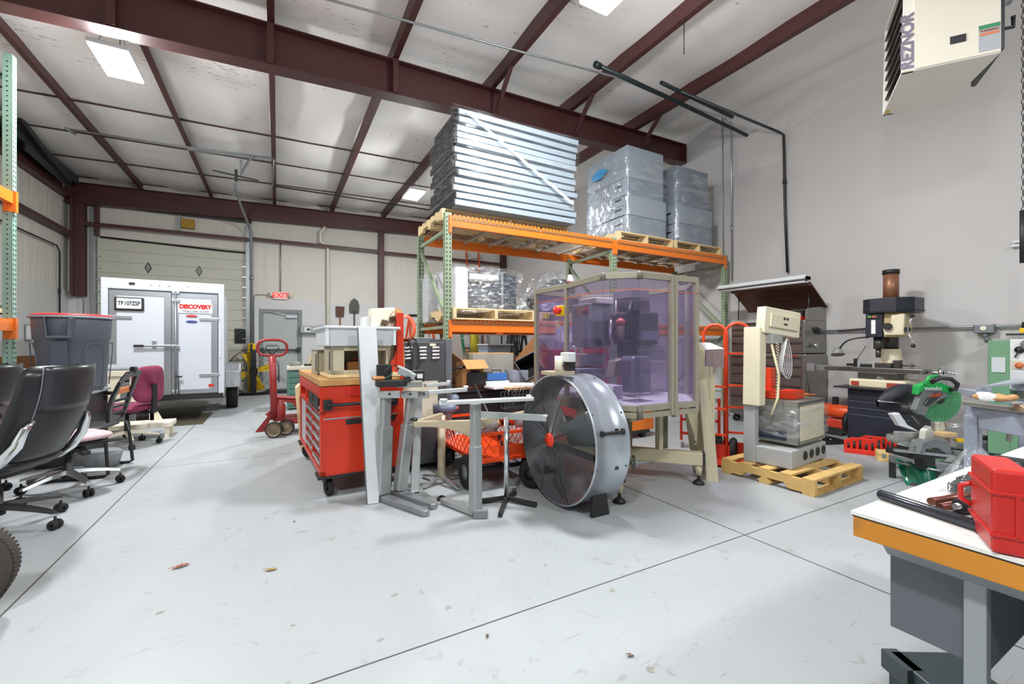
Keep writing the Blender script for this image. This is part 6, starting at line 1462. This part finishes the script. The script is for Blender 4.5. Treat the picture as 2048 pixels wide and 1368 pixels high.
P(MB().lathe([(.001, 0), (.13, 0), (.14, .02), (.14, .05), (.12, .06)], S(1815, 885, 3.7), (0, 0, 1)), 'turntable', MBA, t)
P(MB().bar(S(1790, 872, 3.6), S(1850, 874, 3.6), .04, .08), 'fence', MBA, t, bevel=.006)
Q(MB(), [(1850, 862), (1862, 852), (1870, 868), (1866, 882), (1848, 884)], 3.5, .05, 'fence_block', mat('c8c5ba', .5), bevel=.006)
Q(MB(), [(1876, 848), (1886, 838), (1892, 856), (1888, 862), (1874, 864)], 3.7, .05, 'fence_block', mat('c8c5ba', .5), bevel=.006)
Q(MB(), [(1838, 908), (1846, 886), (1870, 878), (1898, 882), (1904, 908), (1892, 906), (1876, 896), (1854, 896), (1848, 908)], 3.45, .1, 'base_casting', mat('85898b', .4, .5), bevel=.004)
P(MB().bar(S(1788, 900, 3.55), S(1905, 912, 3.45), .03, .02), 'base_bar', STEEL, t)
P(MB().tube([S(1795, 888, 3.5), S(1820, 893, 3.5), S(1850, 888, 3.5)], .006, 6), 'extension_wire', STEEL, t)
P(MB().cyl(S(1888, 848, 3.75), S(1972, 853, 3.75), .012).cyl(S(1890, 853, 3.85), S(1972, 856, 3.85), .012), 'slide_rail', CHROME, t)
P(MB().bar(S(1895, 880, 3.75), S(1935, 884, 3.75), .05, .04), 'support_arm', MBA, t)
P(MB().bar(S(1915, 880, 3.7), S(1938, 882, 3.7), .03, .03), 'yellow_label', YEL, t)
P(MB().box(tuple(S(1888, 868, 3.65)), (.14, .1, .03), rz=-.3), 'wood_block', WOOD, t, bevel=.003)
P(MB().box(tuple(S(1830, 905, 3.7)), (.3, .25, .05), rz=-.4), 'saw_base', DKMET, t, bevel=.006)
b = MB(); p = S(1850, 912, 3.7); b.bb(p.x-.12, p.x+.12, p.y-.03, p.y+.03, .165, p.z); P(b, 'riser', BLK, t)
# junk right of the saw
t = thing('battery_charger', 'dark grey plastic battery charger on the floor behind the clamp table', 'charger', tuple(PZ(1960, 905, 0)+V((0, 0, 0))))
MB().box((0, 0, .08), (.2, .2, .16)).build('body', mat('4a4d50', .5), t, bevel=.03); MB().box((0, 0, .18), (.12, .12, .04)).build('top', BLK, t, bevel=.01)
# ---------------------------------------------------------------- green electrical cabinet
t = thing('machine_cabinet', 'green and white machine control cabinet against the right wall at the far right edge', 'cabinet', (6.75, 1.35, 0))
MB().bb(-.05, .15, .10, .26, 0, 1.26).bb(-.05, .15, -.45, .1, .0, .5).build('frame', mat('6f9a78', .45, 0, .06), t, bevel=.006)
MB().bb(-.06, .15, -.3, .1, .75, 1.27).build('panel', mat('dfe1de', .4), t, bevel=.006)
MB().bb(-.062, -.05, .13, .23, .92, 1.08).build('instruction_plate', mat('c9cfd0', .5, 0, .1, 60), t)
MB().bb(-.07, -.06, -.2, .09, .96, 1.05).build('button_panel', mat('cfc9b8', .5), t)
MB().lathe([(.03, 0), (.03, .02), (.001, .022)], (-.07, .03, 1.0), (-1, 0, 0)).build('orange_knob', mat('d2703a', .4), t)
MB().lathe([(.028, 0), (.028, .02), (.001, .022)], (-.07, -.07, 1.0), (-1, 0, 0)).build('green_knob', mat('2f8f5a', .4), t)
MB().lathe([(.035, 0), (.035, .02), (.001, .022)], (-.06, .03, 1.16), (-1, 0, 0)).bar((-.08, .03, 1.16), (-.08, .06, 1.08), .01, .012).build('switch_lever', DKMET, t)
MB().bb(-.065, -.06, -.2, .09, .85, .94).build('socket_plate', mat('cdd2d4', .5), t); MB().cyl((-.06, -.02, 1.22), (-.1, -.04, 1.2), .05).build('clamp_head', GALV, t)
t = thing('clip_light', 'yellow and black clamp tool hung on the wall above the green cabinet', 'clamp', tuple(PX(2035, 665, 6.85)))
MB().tube([(0, -.04, .05), (0, -.04, .1), (0, -.08, .12)], .012, 6).box((0, 0, -.02), (.03, .16, .02)).build('jaw', BLK, t); MB().box((0, -.05, .02), (.04, .07, .05)).build('yellow_grip', YEL, t, bevel=.006)
MB().cyl((0, -.04, 0), (.1, -.04, 0), .006).build('hook', DKMET, t)
t = thing('wall_fitting', 'small white bracket fitting on the right wall at the edge of the view', 'fitting', tuple(PX(2038, 488, 6.95)))
MB().box((-.03, 0, .02), (.05, .07, .02)).box((-.03, .0, -.02), (.05, .1, .02)).box((-.01, 0, 0), (.02, .08, .08)).build('bracket', WHITE, t, bevel=.003)
# ---------------------------------------------------------------- grey clamp table
t = thing('welding_table', 'grey steel table with a sliding clamp bar along its front, behind the workbench', 'table', (4.1, .9, 0))
TG = mat('8d93a0', .5, .1, .12, 8)
a, c = PZ(1930, 806, .87), PZ(2060, 822, .87); n_ = V((S_, C_, 0))
P(MB().bar(a, c, .04, .03), 'clamp_bar', mat('a5a19a', .3, .7), t, bevel=.006)
P(MB().bar(a+V((.05, 0, -.08)), c+V((0, 0, -.08)), .03, .12), 'apron', TG, t, bevel=.004)
q = PZ(1946, 830, .8); P(MB().bb(q.x-.04, q.x+.04, q.y-.03, q.y+.03, 0, .8), 'leg', TG, t, bevel=.005)
b = MB(); e_ = PZ(2055, 830, .8); b.bb(e_.x-.04, e_.x+.04, e_.y-.03, e_.y+.03, 0, .8); P(b, 'leg', TG, t, bevel=.005)
a2, c2 = PZ(1942, 795, .88), PZ(2060, 812, .88)
P(MB().prism([a2, c2, c2+n_*.16, a2+n_*.12+V((.1, -.05, 0))], Z_*.02), 'top', TG, t)
P(MB().prism([a2+Z_*.02, PZ(2010, 805, .9)+Z_*.0, PZ(2010, 805, .9)+n_*.08, a2+n_*.08+Z_*.02], Z_*.035), 'ledge', TG, t, bevel=.003)
P(MB().cyl(PZ(2032, 815, .885), PZ(2060, 818, .885), .02), 'clamp_sleeve', mat('b59a80', .35, .6), t)
P(MB().cyl(PZ(2031, 806, .89), PZ(2018, 880, .62), .014), 'clamp_screw', mat('a9a49c', .3, .7), t)
t = thing('steel_shelf', 'pale grey tilted sheet metal shelf above the clamp table', 'shelf', tuple(PZ(2000, 790, .9)))
a, c = PZ(1952, 778, .96), PZ(2075, 764, .96)
P(MB().prism([a, c, c+n_*.14+Z_*.0, a+n_*.03+V((.06, -.03, 0))], Z_*.012), 'sheet', mat('a9afb8', .4, .3), t)
P(MB().bb(c.x-.1, c.x-.07, c.y, c.y+.1, .9, .96), 'bracket', TG, t)
P(MB().bb(a.x+.12, a.x+.15, a.y-.03, a.y+.03, .9, .96), 'bracket', TG, t)
t = thing('leather_glove', 'tan leather work glove lying under the tilted shelf', 'glove', tuple(PZ(1995, 797, .94)))
b = MB(); q = PZ(1998, 796, .935)
P(MB().ball(q, .06, 12, (1.3, .9, .3)).ball(q+V((.09, -.03, 0)), .03, 10, (1.6, .7, .6)).ball(q+V((.08, .02, 0)), .03, 10, (1.6, .6, .6)).ball(q+V((-.02, .06, 0)), .025, 10, (.8, 1.5, .7)), 'glove', mat('b98a5c', .8, 0, .2, 20), t)
P(MB().box(tuple(PZ(1972, 793, .94)), (.12, .06, .04), rz=.4), 'white_rag', PAPER, t, bevel=.012)
# ---------------------------------------------------------------- workbench at right
t = thing('workbench', 'grey steel workbench with white top and thick honey coloured wooden edge, nearest at the right', 'workbench', (1.8, -.2, 0))
x0_, y1_ = 1.06, .45
HW = mat('b8771c', .4, 0, .2, 4, wear=.25)
P(MB().bb(x0_-.003, 2.75, -.6, y1_+.003, .863, .87), 'top_sheet', mat('d3d0cc', .45, 0, .06, 6, wear=.15), t)
P(MB().bb(x0_, 2.74, -.59, y1_, .818, .860), 'wood_edge', HW, t, bevel=.002)
P(MB().bb(x0_-.001, 2.74, -.59, y1_+.001, .860, .863), 'dark_seam', BLK, t)
BGm = mat('7c8286', .4, .1, .06, 6, wear=.2)
P(MB().prism([(x0_+.02, -.55, .818), (x0_+.05, -.55, .785), (2.7, -.55, .785), (2.7, -.55, .818)], (0, .96, 0)), 'apron', BGm, t)
P(MB().bb(x0_+.075, 2.0, .27, .415, .625, .79), 'drawer_housing', mat('585d63', .45, .1, .05), t, bevel=.002)
P(MB().bb(x0_+.05, x0_+.074, .268, .298, 0, .79), 'leg', mat('8d9295', .4, .2), t, bevel=.002)
P(MB().bb(x0_+.055, x0_+.11, -.5, -.45, 0, .79), 'leg', mat('8d9295', .4, .2), t, bevel=.002)
P(MB().bb(2.6, 2.66, -.5, -.45, 0, .79), 'leg', mat('8d9295', .4, .2), t, bevel=.002)
P(MB().bb(2.6, 2.66, .3, .35, 0, .79), 'leg', mat('8d9295', .4, .2), t, bevel=.002)
P(MB().bb(x0_+.2, 2.6, -.5, .2, .12, .15), 'lower_shelf', mat('4a4d52', .5), t)
P(MB().bb(x0_+.25, 1.9, -.45, .22, .3, .7), 'cabinet', mat('3a3d42', .5), t)
t = thing('steel_bar', 'short round dark steel bar lying along the near end of the workbench', 'bar', tuple(PZ(1860, 1020, .882)))
P(MB().cyl(PZ(1760, 988, .881), PZ(1962, 1054, .881), .0105, n=24), 'bar', mat('4b4e55', .22, .9, .15, 20), t, bevel=.001)
for i, (a, c) in enumerate((((1862, 1003), (2010, 978)), ((1880, 1015), (2010, 994)))):
    tag(MB().cyl(PZ(*a, .881), PZ(*c, .881), .008, n=16).build('pipe_piece', mat('6b4038', .35, .7, .2)), ['brown steel rod behind the round bar on the workbench', 'second brown steel rod, touching the round bar on the workbench'][i], 'rod')
t = thing('hammer', 'hammer with black ribbed rubber grip lying on the workbench', 'hammer', tuple(PZ(1930, 975, .88)))
a, c = PZ(1905, 976, .885), PZ(1972, 952, .885)
P(MB().bar(a, c, .022, .024), 'grip', RUB, t, bevel=.006)
b = MB()
for k in range(8): q = a.lerp(c, .3+k*.08); b.bar(q, q+(c-a)*.03, .025, .027)
P(b, 'grip_rib', BLK, t)
P(MB().cyl(c, c+(c-a)*1.2, .008), 'handle', STEEL, t)
q = c+(c-a)*1.2; P(MB().bar(q-V((.0, .05, 0)), q+V((0, .05, 0)), .03, .03), 'head', DKMET, t, bevel=.006)
t = thing('plastic_case', 'bright red plastic case with moulded ribs standing on the workbench corner', 'case', (1.187, .258, .871), R(25.5))
RC = mat('b31c16', .35, 0, .04)
MB().bb(-.13, 0, 0, .05, 0, .14).build('body', RC, t, bevel=.006)
MB().bb(-.133, .003, -.003, .053, .098, .104).bb(-.133, .003, -.003, .053, .028, .034).bb(-.133, .003, .018, .024, .03, .1).build('rib', RC, t, bevel=.001)
MB().bb(-.002, .0015, .008, .040, .108, .13).build('recess', mat('7c1410', .5), t)
MB().bb(-.06, -.02, -.0015, .004, .108, .13).build('recess', mat('7c1410', .5), t)
MB().tube([(0, .045, .04), (.004, .062, .05), (.004, .062, .075), (0, .045, .085)], .005, 8).build('handle', RC, t)
t = thing('rubber_roller', 'black rubber cylinder end poking out left of the red case on the workbench', 'roller', (1.225, .335, .871))
MB().cyl((-.0, .0, .017), (.1, -.03, .017), .015, n=20).build('roller', RUB, t, bevel=.004); MB().cyl((-.01, 0.003, .017), (.05, -.012, .017), .006).build('axle', STEEL, t)
t = thing('plastic_bag', 'crumpled clear plastic bag behind the red case on the workbench', 'bag', (1.48, .38, .871))
b = MB(); random.seed(8)
def bg(u, v):
    a_ = 2*math.pi*u; r_ = .1*(1-v*.8)*(1+.2*math.sin(5*a_)); return V((r_*math.cos(a_)*1.4, r_*math.sin(a_)*.6, .09*v+.01*math.sin(a_*7)))
b.grid(bg, 24, 6); b.build('bag', film('ffffff', .1, .6, .4, (14, 14, 14), .1, .8), t)
t = thing('parts_case', 'dark teal metal case on the floor under the workbench end', 'case', (1.66, .52, 0), R(-30))
tp = PZ(1895, 1330, .2); t.location = (tp.x, tp.y, 0); INV[t] = (M.Translation(t.location) @ M.Rotation(R(-30), 4, 'Z')).inverted()
MB().box((0, 0, .09), (.22, .18, .18)).build('body', mat('2f3b40', .45, 0, .15), t, bevel=.006); MB().box((-.1, .05, .15), (.05, .1, .06)).build('clasp', mat('3c464a', .5), t)
# ---------------------------------------------------------------- office chairs
def star(t, m, r=.31, h0=.085, h1=.13, a0=0., cm=RUB, colm=BLK, zs=.42):
    for k in range(5):
        a = R(a0+k*72); d = V((math.cos(a), math.sin(a), 0))
        b = MB(); n = 6; vs = []; s = V((-d.y, d.x, 0))
        for i in range(n+1):
            u = i/n; c = d*(.03+(r-.03)*u)+Z_*(h1+.02-(h1-h0)*u**1.6); w_ = .036-.014*u; hh = .034-.014*u
            for x, z in ((-1, 0), (-.5, 1), (.5, 1), (1, 0)): vs.append(c+s*w_*x+Z_*hh*z)
        b.add(vs, [(i*4+q, i*4+(q+1) % 4, i*4+4+(q+1) % 4, i*4+4+q) for i in range(n) for q in range(4)]+[(3, 2, 1, 0), (4*n, 4*n+1, 4*n+2, 4*n+3)])
        o = b.build('base_arm', m, t, bevel=.003)
        e = d*r; b = MB()
        for q in (-.017, .017): b.lathe([(.008, -.010), (.030, -.010), (.033, 0), (.030, .010), (.008, .010)], (e.x-s.x*q*1.0, e.y-s.y*q*1.0, .033), s, 16)
        b.tube([e+Z_*.03, e+Z_*h0], .008, 6).box((e.x, e.y, .05), (.035, .035, .02), rz=a)
        b.build('caster', cm, o)
    MB().lathe([(.04, .11), (.045, .17), (.03, .18), (.028, .28), (.02, .285), (.018, zs)]).build('gas_lift', colm, t)
LEA = mat('1a1b1e', .32, 0, .12, 5, bump=.15)
def exec_chair(label, x, y, rz):
    t = thing('office_chair', label, 'chair', (x, y, 0), rz, 'black leather office chairs')
    star(t, BLK, .34, a0=51)
    # seat pan cushion
    def seat(u, v):
        a = 2*math.pi*u; p = math.pi*v; e = .5
        sx_ = math.copysign(abs(math.cos(a))**e, math.cos(a)); sy_ = math.copysign(abs(math.sin(a))**e, math.sin(a))
        return V((.27*sx_*math.sin(p)**.4, .03+.27*sy_*math.sin(p)**.4, .46+.065*-math.cos(p)))
    MB().grid(seat, 36, 14).build('seat', LEA, t)
    # back shell: front y lower, curving up and back; thick pad
    def cen(v):  # v 0..1 up
        return V((0, -.19-.09*math.sin(v*2.4)-.13*v-.02*v*v, .45+.63*v))
    def back(u, v):
        a = 2*math.pi*u; w_ = (.26+.02*math.sin(v*math.pi*1.1)-.02*v); c = cen(v)
        cx_ = math.copysign(abs(math.cos(a))**.55, math.cos(a)); sy_ = math.sin(a)
        curve = .05*cx_*cx_
        tap = min(1, max(.05, v/.06, ))*min(1, max(.08, (1-v)/.05))**.5
        return c+V((cx_*w_*(1 if v < .93 else 1-.25*((v-.93)/.07)**2), curve*1.4+sy_*.07*tap, 0))
    bk = MB().grid(back, 32, 26).build('backrest', LEA, t)
    MB().grid(lambda u, v: cen(.55+.45*v)+V(((u-.5)*.40, -.078+.05*(2*u-1)**2*1.2-.004, 0)), 10, 8).build('rear_panel', mat('2b2c30', .3, 0, .1, 4), bk, solid=.004)
    b = MB()
    b.tube([cen(k/12)+V((-.2+.0*k, -.045+.03, 0)) for k in range(3, 13)], .004, 5).tube([cen(k/12)+V((.2, -.045+.03, 0)) for k in range(3, 13)], .004, 5)
    b.build('seam', mat('7a7c80', .5), bk)
    for s in (-1, 1):
        b = MB(); pts = [V((s*.26, .22, .40)), V((s*.275, .0, .40)), V((s*.27, -.15, .43)), V((s*.26, -.235, .50)), V((s*.245, -.31, .60)), V((s*.235, -.345, .70)), V((s*.2, -.37, .745))]
        rs = [.012, .016, .022, .03, .03, .022, .008]; b.tube(pts, rs, 10)
        b.build('chrome_frame', CHROME, t)
        MB().tube([(s*.27, -.12, .45), (s*.31, -.06, .60), (s*.31, .05, .66)], .014, 8).build('arm_support', CHROME, t)
        MB().box((s*.31, .06, .675), (.07, .27, .035)).build('armrest', LEA, t, bevel=.014)
    MB().box((0, 0, .39), (.2, .26, .05)).build('mechanism', BLK, t, bevel=.01)
    return t
exec_chair('large black leather executive chair with chrome side frame, seen from behind at left', -1.60, 4.05, R(71))
exec_chair('black leather office chair cut by the left edge, in front of the large one', -2.08, 4.32, R(88))
# mesh chair with pink seat
t = thing('office_chair', 'task chair with pale pink mesh seat on a polished aluminium star base', 'chair', (-1.52, 4.88, 0), R(40))
star(t, STEEL, .32, a0=-20)
def seatf(cx_, cy_, z, w_, d_, h): 
    return lambda u, v: V((cx_+w_*math.copysign(abs(math.cos(2*math.pi*u))**.5, math.cos(2*math.pi*u))*math.sin(math.pi*v)**.4, cy_+d_*math.copysign(abs(math.sin(2*math.pi*u))**.5, math.sin(2*math.pi*u))*math.sin(math.pi*v)**.4, z-h*math.cos(math.pi*v)))
MB().grid(seatf(0, 0, .45, .24, .23, .035), 32, 12).build('seat', mat('c9a8ae', .7, 0, .12, 90), t)
MB().box((0, 0, .40), (.36, .36, .03)).build('seat_pan', BLK, t, bevel=.01)
MB().bar((.0, -.05, .38), (.0, -.27, .34), .05, .03).bar((.1, .1, .4), (.3, .15, .36), .02, .015).build('mechanism', BLK, t)
# sled chair
t = thing('sled_chair', 'black chair with open plastic back shell on a bent tube sled base', 'chair', (-1.60, 5.50, 0), R(84))
MB().tube([(.24, -.22, .44), (.25, -.25, .30), (.26, -.27, .03), (.26, -.24, .015), (.26, .26, .015), (.2, .3, .015), (-.2, .3, .015), (-.26, .26, .015), (-.26, -.24, .015), (-.26, -.27, .03), (-.25, -.25, .30), (-.24, -.22, .44)], .014, 8).build('sled_frame', BLK, t)
b = MB()
def shellb(pts, yy, th):
    return MB().prism([V((x, yy(z), z)) for x, z in pts], (0, th, 0))
bz = lambda z: -.20-.22*(z-.45)-.3*max(0, z-.75)**1.2
def ringf(o_, i_):
    b = MB(); n = len(o_); vs = []
    for dy in (0, -.03):
        for q in (o_, i_):
            for x, z in q: vs.append(V((x, bz(z)+dy, z)))
    fs = []
    for k in range(n):
        j = (k+1) % n
        fs += [(k, j, n+j, n+k), (2*n+k, 3*n+k, 3*n+j, 2*n+j), (k, 2*n+k, 2*n+j, j), (n+k, n+j, 3*n+j, 3*n+k)]
    return b.add(vs, fs)
o_ = [(-.15, .48), (.15, .48), (.21, .6), (.22, .72), (.2, .86), (.15, .96), (-.15, .96), (-.2, .86), (-.22, .72), (-.21, .6)]
i_ = [(-.13, .50), (.13, .50), (.15, .6), (.15, .72), (.14, .82), (.10, .9), (-.10, .9), (-.14, .82), (-.15, .72), (-.15, .6)]
ringf(o_, i_).build('back_shell', BLKG, t, bevel=.01)
for z in (.55, .61, .67): MB().bb(-.15, .15, bz(z)-.028, bz(z)-.005, z, z+.025).build('back_slat', BLKG, t, bevel=.005)
MB().bb(-.15, .15, bz(.75)-.02, bz(.75)+.0, .74, .80).build('lumbar_pad', mat('c8794a', .5), t, bevel=.012)
MB().bb(-.04, .04, bz(.95)-.035, bz(.95)+.01, .93, 1.0).build('top_grip', BLKG, t, bevel=.014)
MB().grid(seatf(0, 0, .44, .22, .22, .02), 28, 10).build('seat', BLK, t)
# burgundy chairs
BUR = mat('7a2848', .85, 0, .12, 40, bump=.2)
def burg(label, x, y, rz, base, arm=True, zb=.75):
    t = thing('office_chair', label, 'chair', (x, y, 0), rz, 'burgundy fabric office chairs')
    star(t, base, .30, a0=10)
    MB().grid(seatf(0, 0, .46, .26, .25, .05), 32, 12).build('seat', BUR, t)
    MB().grid(lambda u, v: V((.24*math.copysign(abs(math.cos(2*math.pi*u))**.55, math.cos(2*math.pi*u))*math.sin(math.pi*v)**.4, -.27-.04*math.cos(math.pi*v)+.03*math.cos(2*math.pi*u)**2, zb+.22*math.copysign(abs(math.sin(2*math.pi*u))**.6, math.sin(2*math.pi*u))*math.sin(math.pi*v)**.4)), 32, 12).build('backrest', BUR, t)
    MB().bar((0, -.1, .42), (0, -.31, .40), .07, .02).bar((0, -.31, .40), (0, -.31, zb), .07, .02).build('back_bracket', BLK, t)
    MB().box((0, 0, .41), (.2, .24, .04)).build('mechanism', BLK, t)
    if arm:
        for s in (-1, 1):
            MB().tube([(s*.2, 0, .42), (s*.31, 0, .44), (s*.32, -.02, .64)], .016, 8).build('arm_support', BLK, t)
            MB().box((s*.32, 0, .67), (.08, .25, .035)).build('armrest', BLK, t, bevel=.014)
    return t
p = PZ(238, 880, .1)
burg('burgundy fabric office chair with cream star base, right of the trash can', -1.58, 6.72, R(65), mat('d8cfb8', .5), zb=.74)
burg('burgundy fabric office chair with black base behind the large black leather chair', -2.22, 4.98, R(30), BLK, zb=.73)
tag(MB().lathe([(.001, 0), (.16, 0), (.19, .14), (.17, .16), (.001, .15)], tuple(PZ(195, 935, 0))).build('floor_bucket', mat('7a7f82', .5)), 'grey round tub on the floor beneath the chairs', 'tub')
# ---------------------------------------------------------------- trash can on a black chest
t = thing('storage_chest', 'black storage chest with pale grey top supporting the trash can', 'chest', (-2.0, 6.2, 0))
MB().bb(-.45, .3, -.33, .33, .0, .70).build('body', BLK, t, bevel=.01); MB().bb(-.47, .32, -.35, .35, .70, .73).build('top', mat('9aa0a4', .5), t, bevel=.006)
t = thing('storage_tote', 'black tote with grey lid left of the trash can', 'tote', (-2.27, 5.9, .73)); openbox(MB(), .26, .3, .22, .006).build('bin', BLK, t, bevel=.004); MB().box((0, 0, .235), (.32, .36, .03)).build('lid', mat('a3a9ad', .5), t, bevel=.006)
t = thing('trash_can', 'big round grey plastic trash can with a red lid behind the chairs', 'trash can', (-1.90, 6.22, .73), R(0))
TC = mat('5a626c', .5, 0, .05, 3)
MB().lathe([(.001, .0), (.235, 0), (.24, .02), (.27, .5), (.272, .52), (.295, .54), (.305, .74), (.30, .76), (.29, .76), (.26, .04)], n=48).build('bin', TC, t)
MB().lathe([(.30, .755), (.328, .755), (.33, .775), (.30, .78)], n=48).build('rim', mat('8d939a', .5), t)
MB().lathe([(.001, .80), (.28, .80), (.312, .79), (.318, .778), (.30, .778)], n=48).build('lid', mat('c0292c', .4), t)
for a_ in (-92, 88):
    a = R(a_); d = V((math.cos(a), math.sin(a), 0)); s = V((-d.y, d.x, 0))
    b = MB()
    for q in (-1, 1): b.prism([d*.28+s*q*.085+Z_*.55, d*.345+s*q*.07+Z_*.55, d*.35+s*q*.085+Z_*.75, d*.28+s*q*.11+Z_*.755], s*.012*q)
    b.bar(d*.34-s*.08+Z_*.56, d*.34+s*.08+Z_*.56, .03, .02)
    b.build('handle', TC, t, bevel=.004)
    MB().prism([d*.275-s*.07+Z_*.05, d*.275+s*.07+Z_*.05, d*.298+s*.06+Z_*.52, d*.298-s*.06+Z_*.52], d*.008).build('handle_recess', mat('4a5260', .5), t)
for a_ in (-150, -40, 30): 
    a = R(a_); d = V((math.cos(a), math.sin(a), 0)); s = V((-d.y, d.x, 0))
    MB().tube([d*.262-s*.09+Z_*.05, d*.292-s*.09+Z_*.42, d*.302-s*.06+Z_*.5, d*.302+s*.06+Z_*.5, d*.292+s*.09+Z_*.42, d*.262+s*.09+Z_*.05], .005, 5).build('moulded_rib', TC, t)
t = thing('cushion', 'grey folded seat cushion with black straps stacked right of the trash can', 'cushion', (-1.95, 7.8, .62), R(10))
MB().grid(seatf(0, 0, .26, .24, .2, .06), 28, 10).build('pad', mat('8a9094', .7, 0, .1, 20), t); MB().grid(seatf(0, 0, .14, .22, .2, .06), 28, 10).build('pad', mat('5f6468', .8, 0, .2, 30), t)
MB().box((0, 0, -.27), (.4, .36, .70)).build('pedestal', mat('6a6e70', .6), t, bevel=.01)
# cream bench
t = thing('wooden_bench', 'cream painted slat-back wooden bench end before the trailer door', 'bench', (-1.72, 7.35, 0), R(0))
for x in (-.3, .25): MB().bb(x-.025, x+.025, -.02, .02, .2, .86).build('post', CREAM, t, bevel=.003)
MB().bb(-.33, .28, -.025, .025, .80, .87).bb(-.33, .28, -.02, .02, .42, .48).build('rail', CREAM, t, bevel=.003)
for k in range(2): MB().bb(-.2+k*.22, -.08+k*.22, -.012, .012, .48, .80).build('slat', CREAM, t, bevel=.003)
MB().prism([(.22, -.02, .2), (.36, -.02, .2), (.24, -.02, .45), (.22, -.02, .45)], (0, .03, 0)).bb(-.35, .5, -.3, .05, .14, .20).build('seat_board', CREAM, t, bevel=.004)
for x in (-.3, .45):
    for y in (-.26, .02): MB().bb(x-.02, x+.02, y-.02, y+.02, 0, .14).build('foot', CREAM, t)
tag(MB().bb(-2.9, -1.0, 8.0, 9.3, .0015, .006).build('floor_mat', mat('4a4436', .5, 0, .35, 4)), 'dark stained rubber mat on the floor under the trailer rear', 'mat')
# wall bits at left
t = thing('wall_notice', 'small framed notice on the left wall behind the trash can', 'notice', tuple(PX(56, 665, XL+.04)))
MB().box((.006, 0, 0), (.012, .22, .3)).build('frame', GALV, t); MB().box((.014, 0, 0), (.004, .18, .26)).build('paper', PAPER, t)
# ---------------------------------------------------------------- tractor wheel
c = V((-1.265, 2.78, .225)); ax = V((.17, -.985, 0)).normalized()
t = thing('tractor_wheel', 'black knobbly lawn tractor tyre with yellow rim cut by the lower left edge', 'wheel', (c.x, c.y, 0))
P(MB().lathe([(.15, -.055), (.16, -.065), (.19, -.065), (.215, -.05), (.224, -.025), (.225, 0), (.224, .025), (.215, .05), (.19, .065), (.16, .065), (.15, .055)], c, ax, 56), 'tyre', mat('3a332c', .85, 0, .25, 40, bump=.3), t)
P(MB().lathe([(.001, .02), (.04, .03), (.11, .02), (.15, .05), (.158, .068), (.152, .07)], c, ax, 40), 'rim', mat('e2b010', .4), t)
b = MB(); s = ax.cross(Z_)
for k in range(70):
    a = 2*math.pi*k/70; d = s*math.cos(a)+Z_*math.sin(a)
    for q in (-.04, -.013, .013, .04): b.bar(c+d*.222+ax*(q-.009), c+d*.222+ax*(q+.009), .010, .008, d)
P(b, 'tread', mat('3a332c', .85, 0, .25, 40), t)

# ---------------------------------------------------------------- small finds
t = thing('wooden_crate', 'small tan wooden tray on the lower beam of the left rack', 'crate', tuple(PX(2, 622, -2.5)+V((-.1, 0, -.03))))
openbox(MB(), .2, .3, .1, .012).build('walls', WOODL, t)
t = thing('white_beacon', 'small white plastic knob on top of the enclosed machine frame', 'cap', (2.24, 3.05, 1.752))
MB().lathe([(.03, 0), (.025, .04), (.015, .07), (.001, .075)]).build('knob', WHITE, t); MB().lathe([(.035, -.0), (.035, .012), (.02, .014)]).build('collar', mat('7a2a26', .4), t)
t = thing('extension_wand', 'thin black rod leaning from the floor against the chest side', 'rod', (6.2, 3.05, 0))
MB().tube([(.2, .1, .02), (.12, .12, .5), (.06, .15, .86)], .008, 6).build('rod', BLK, t)
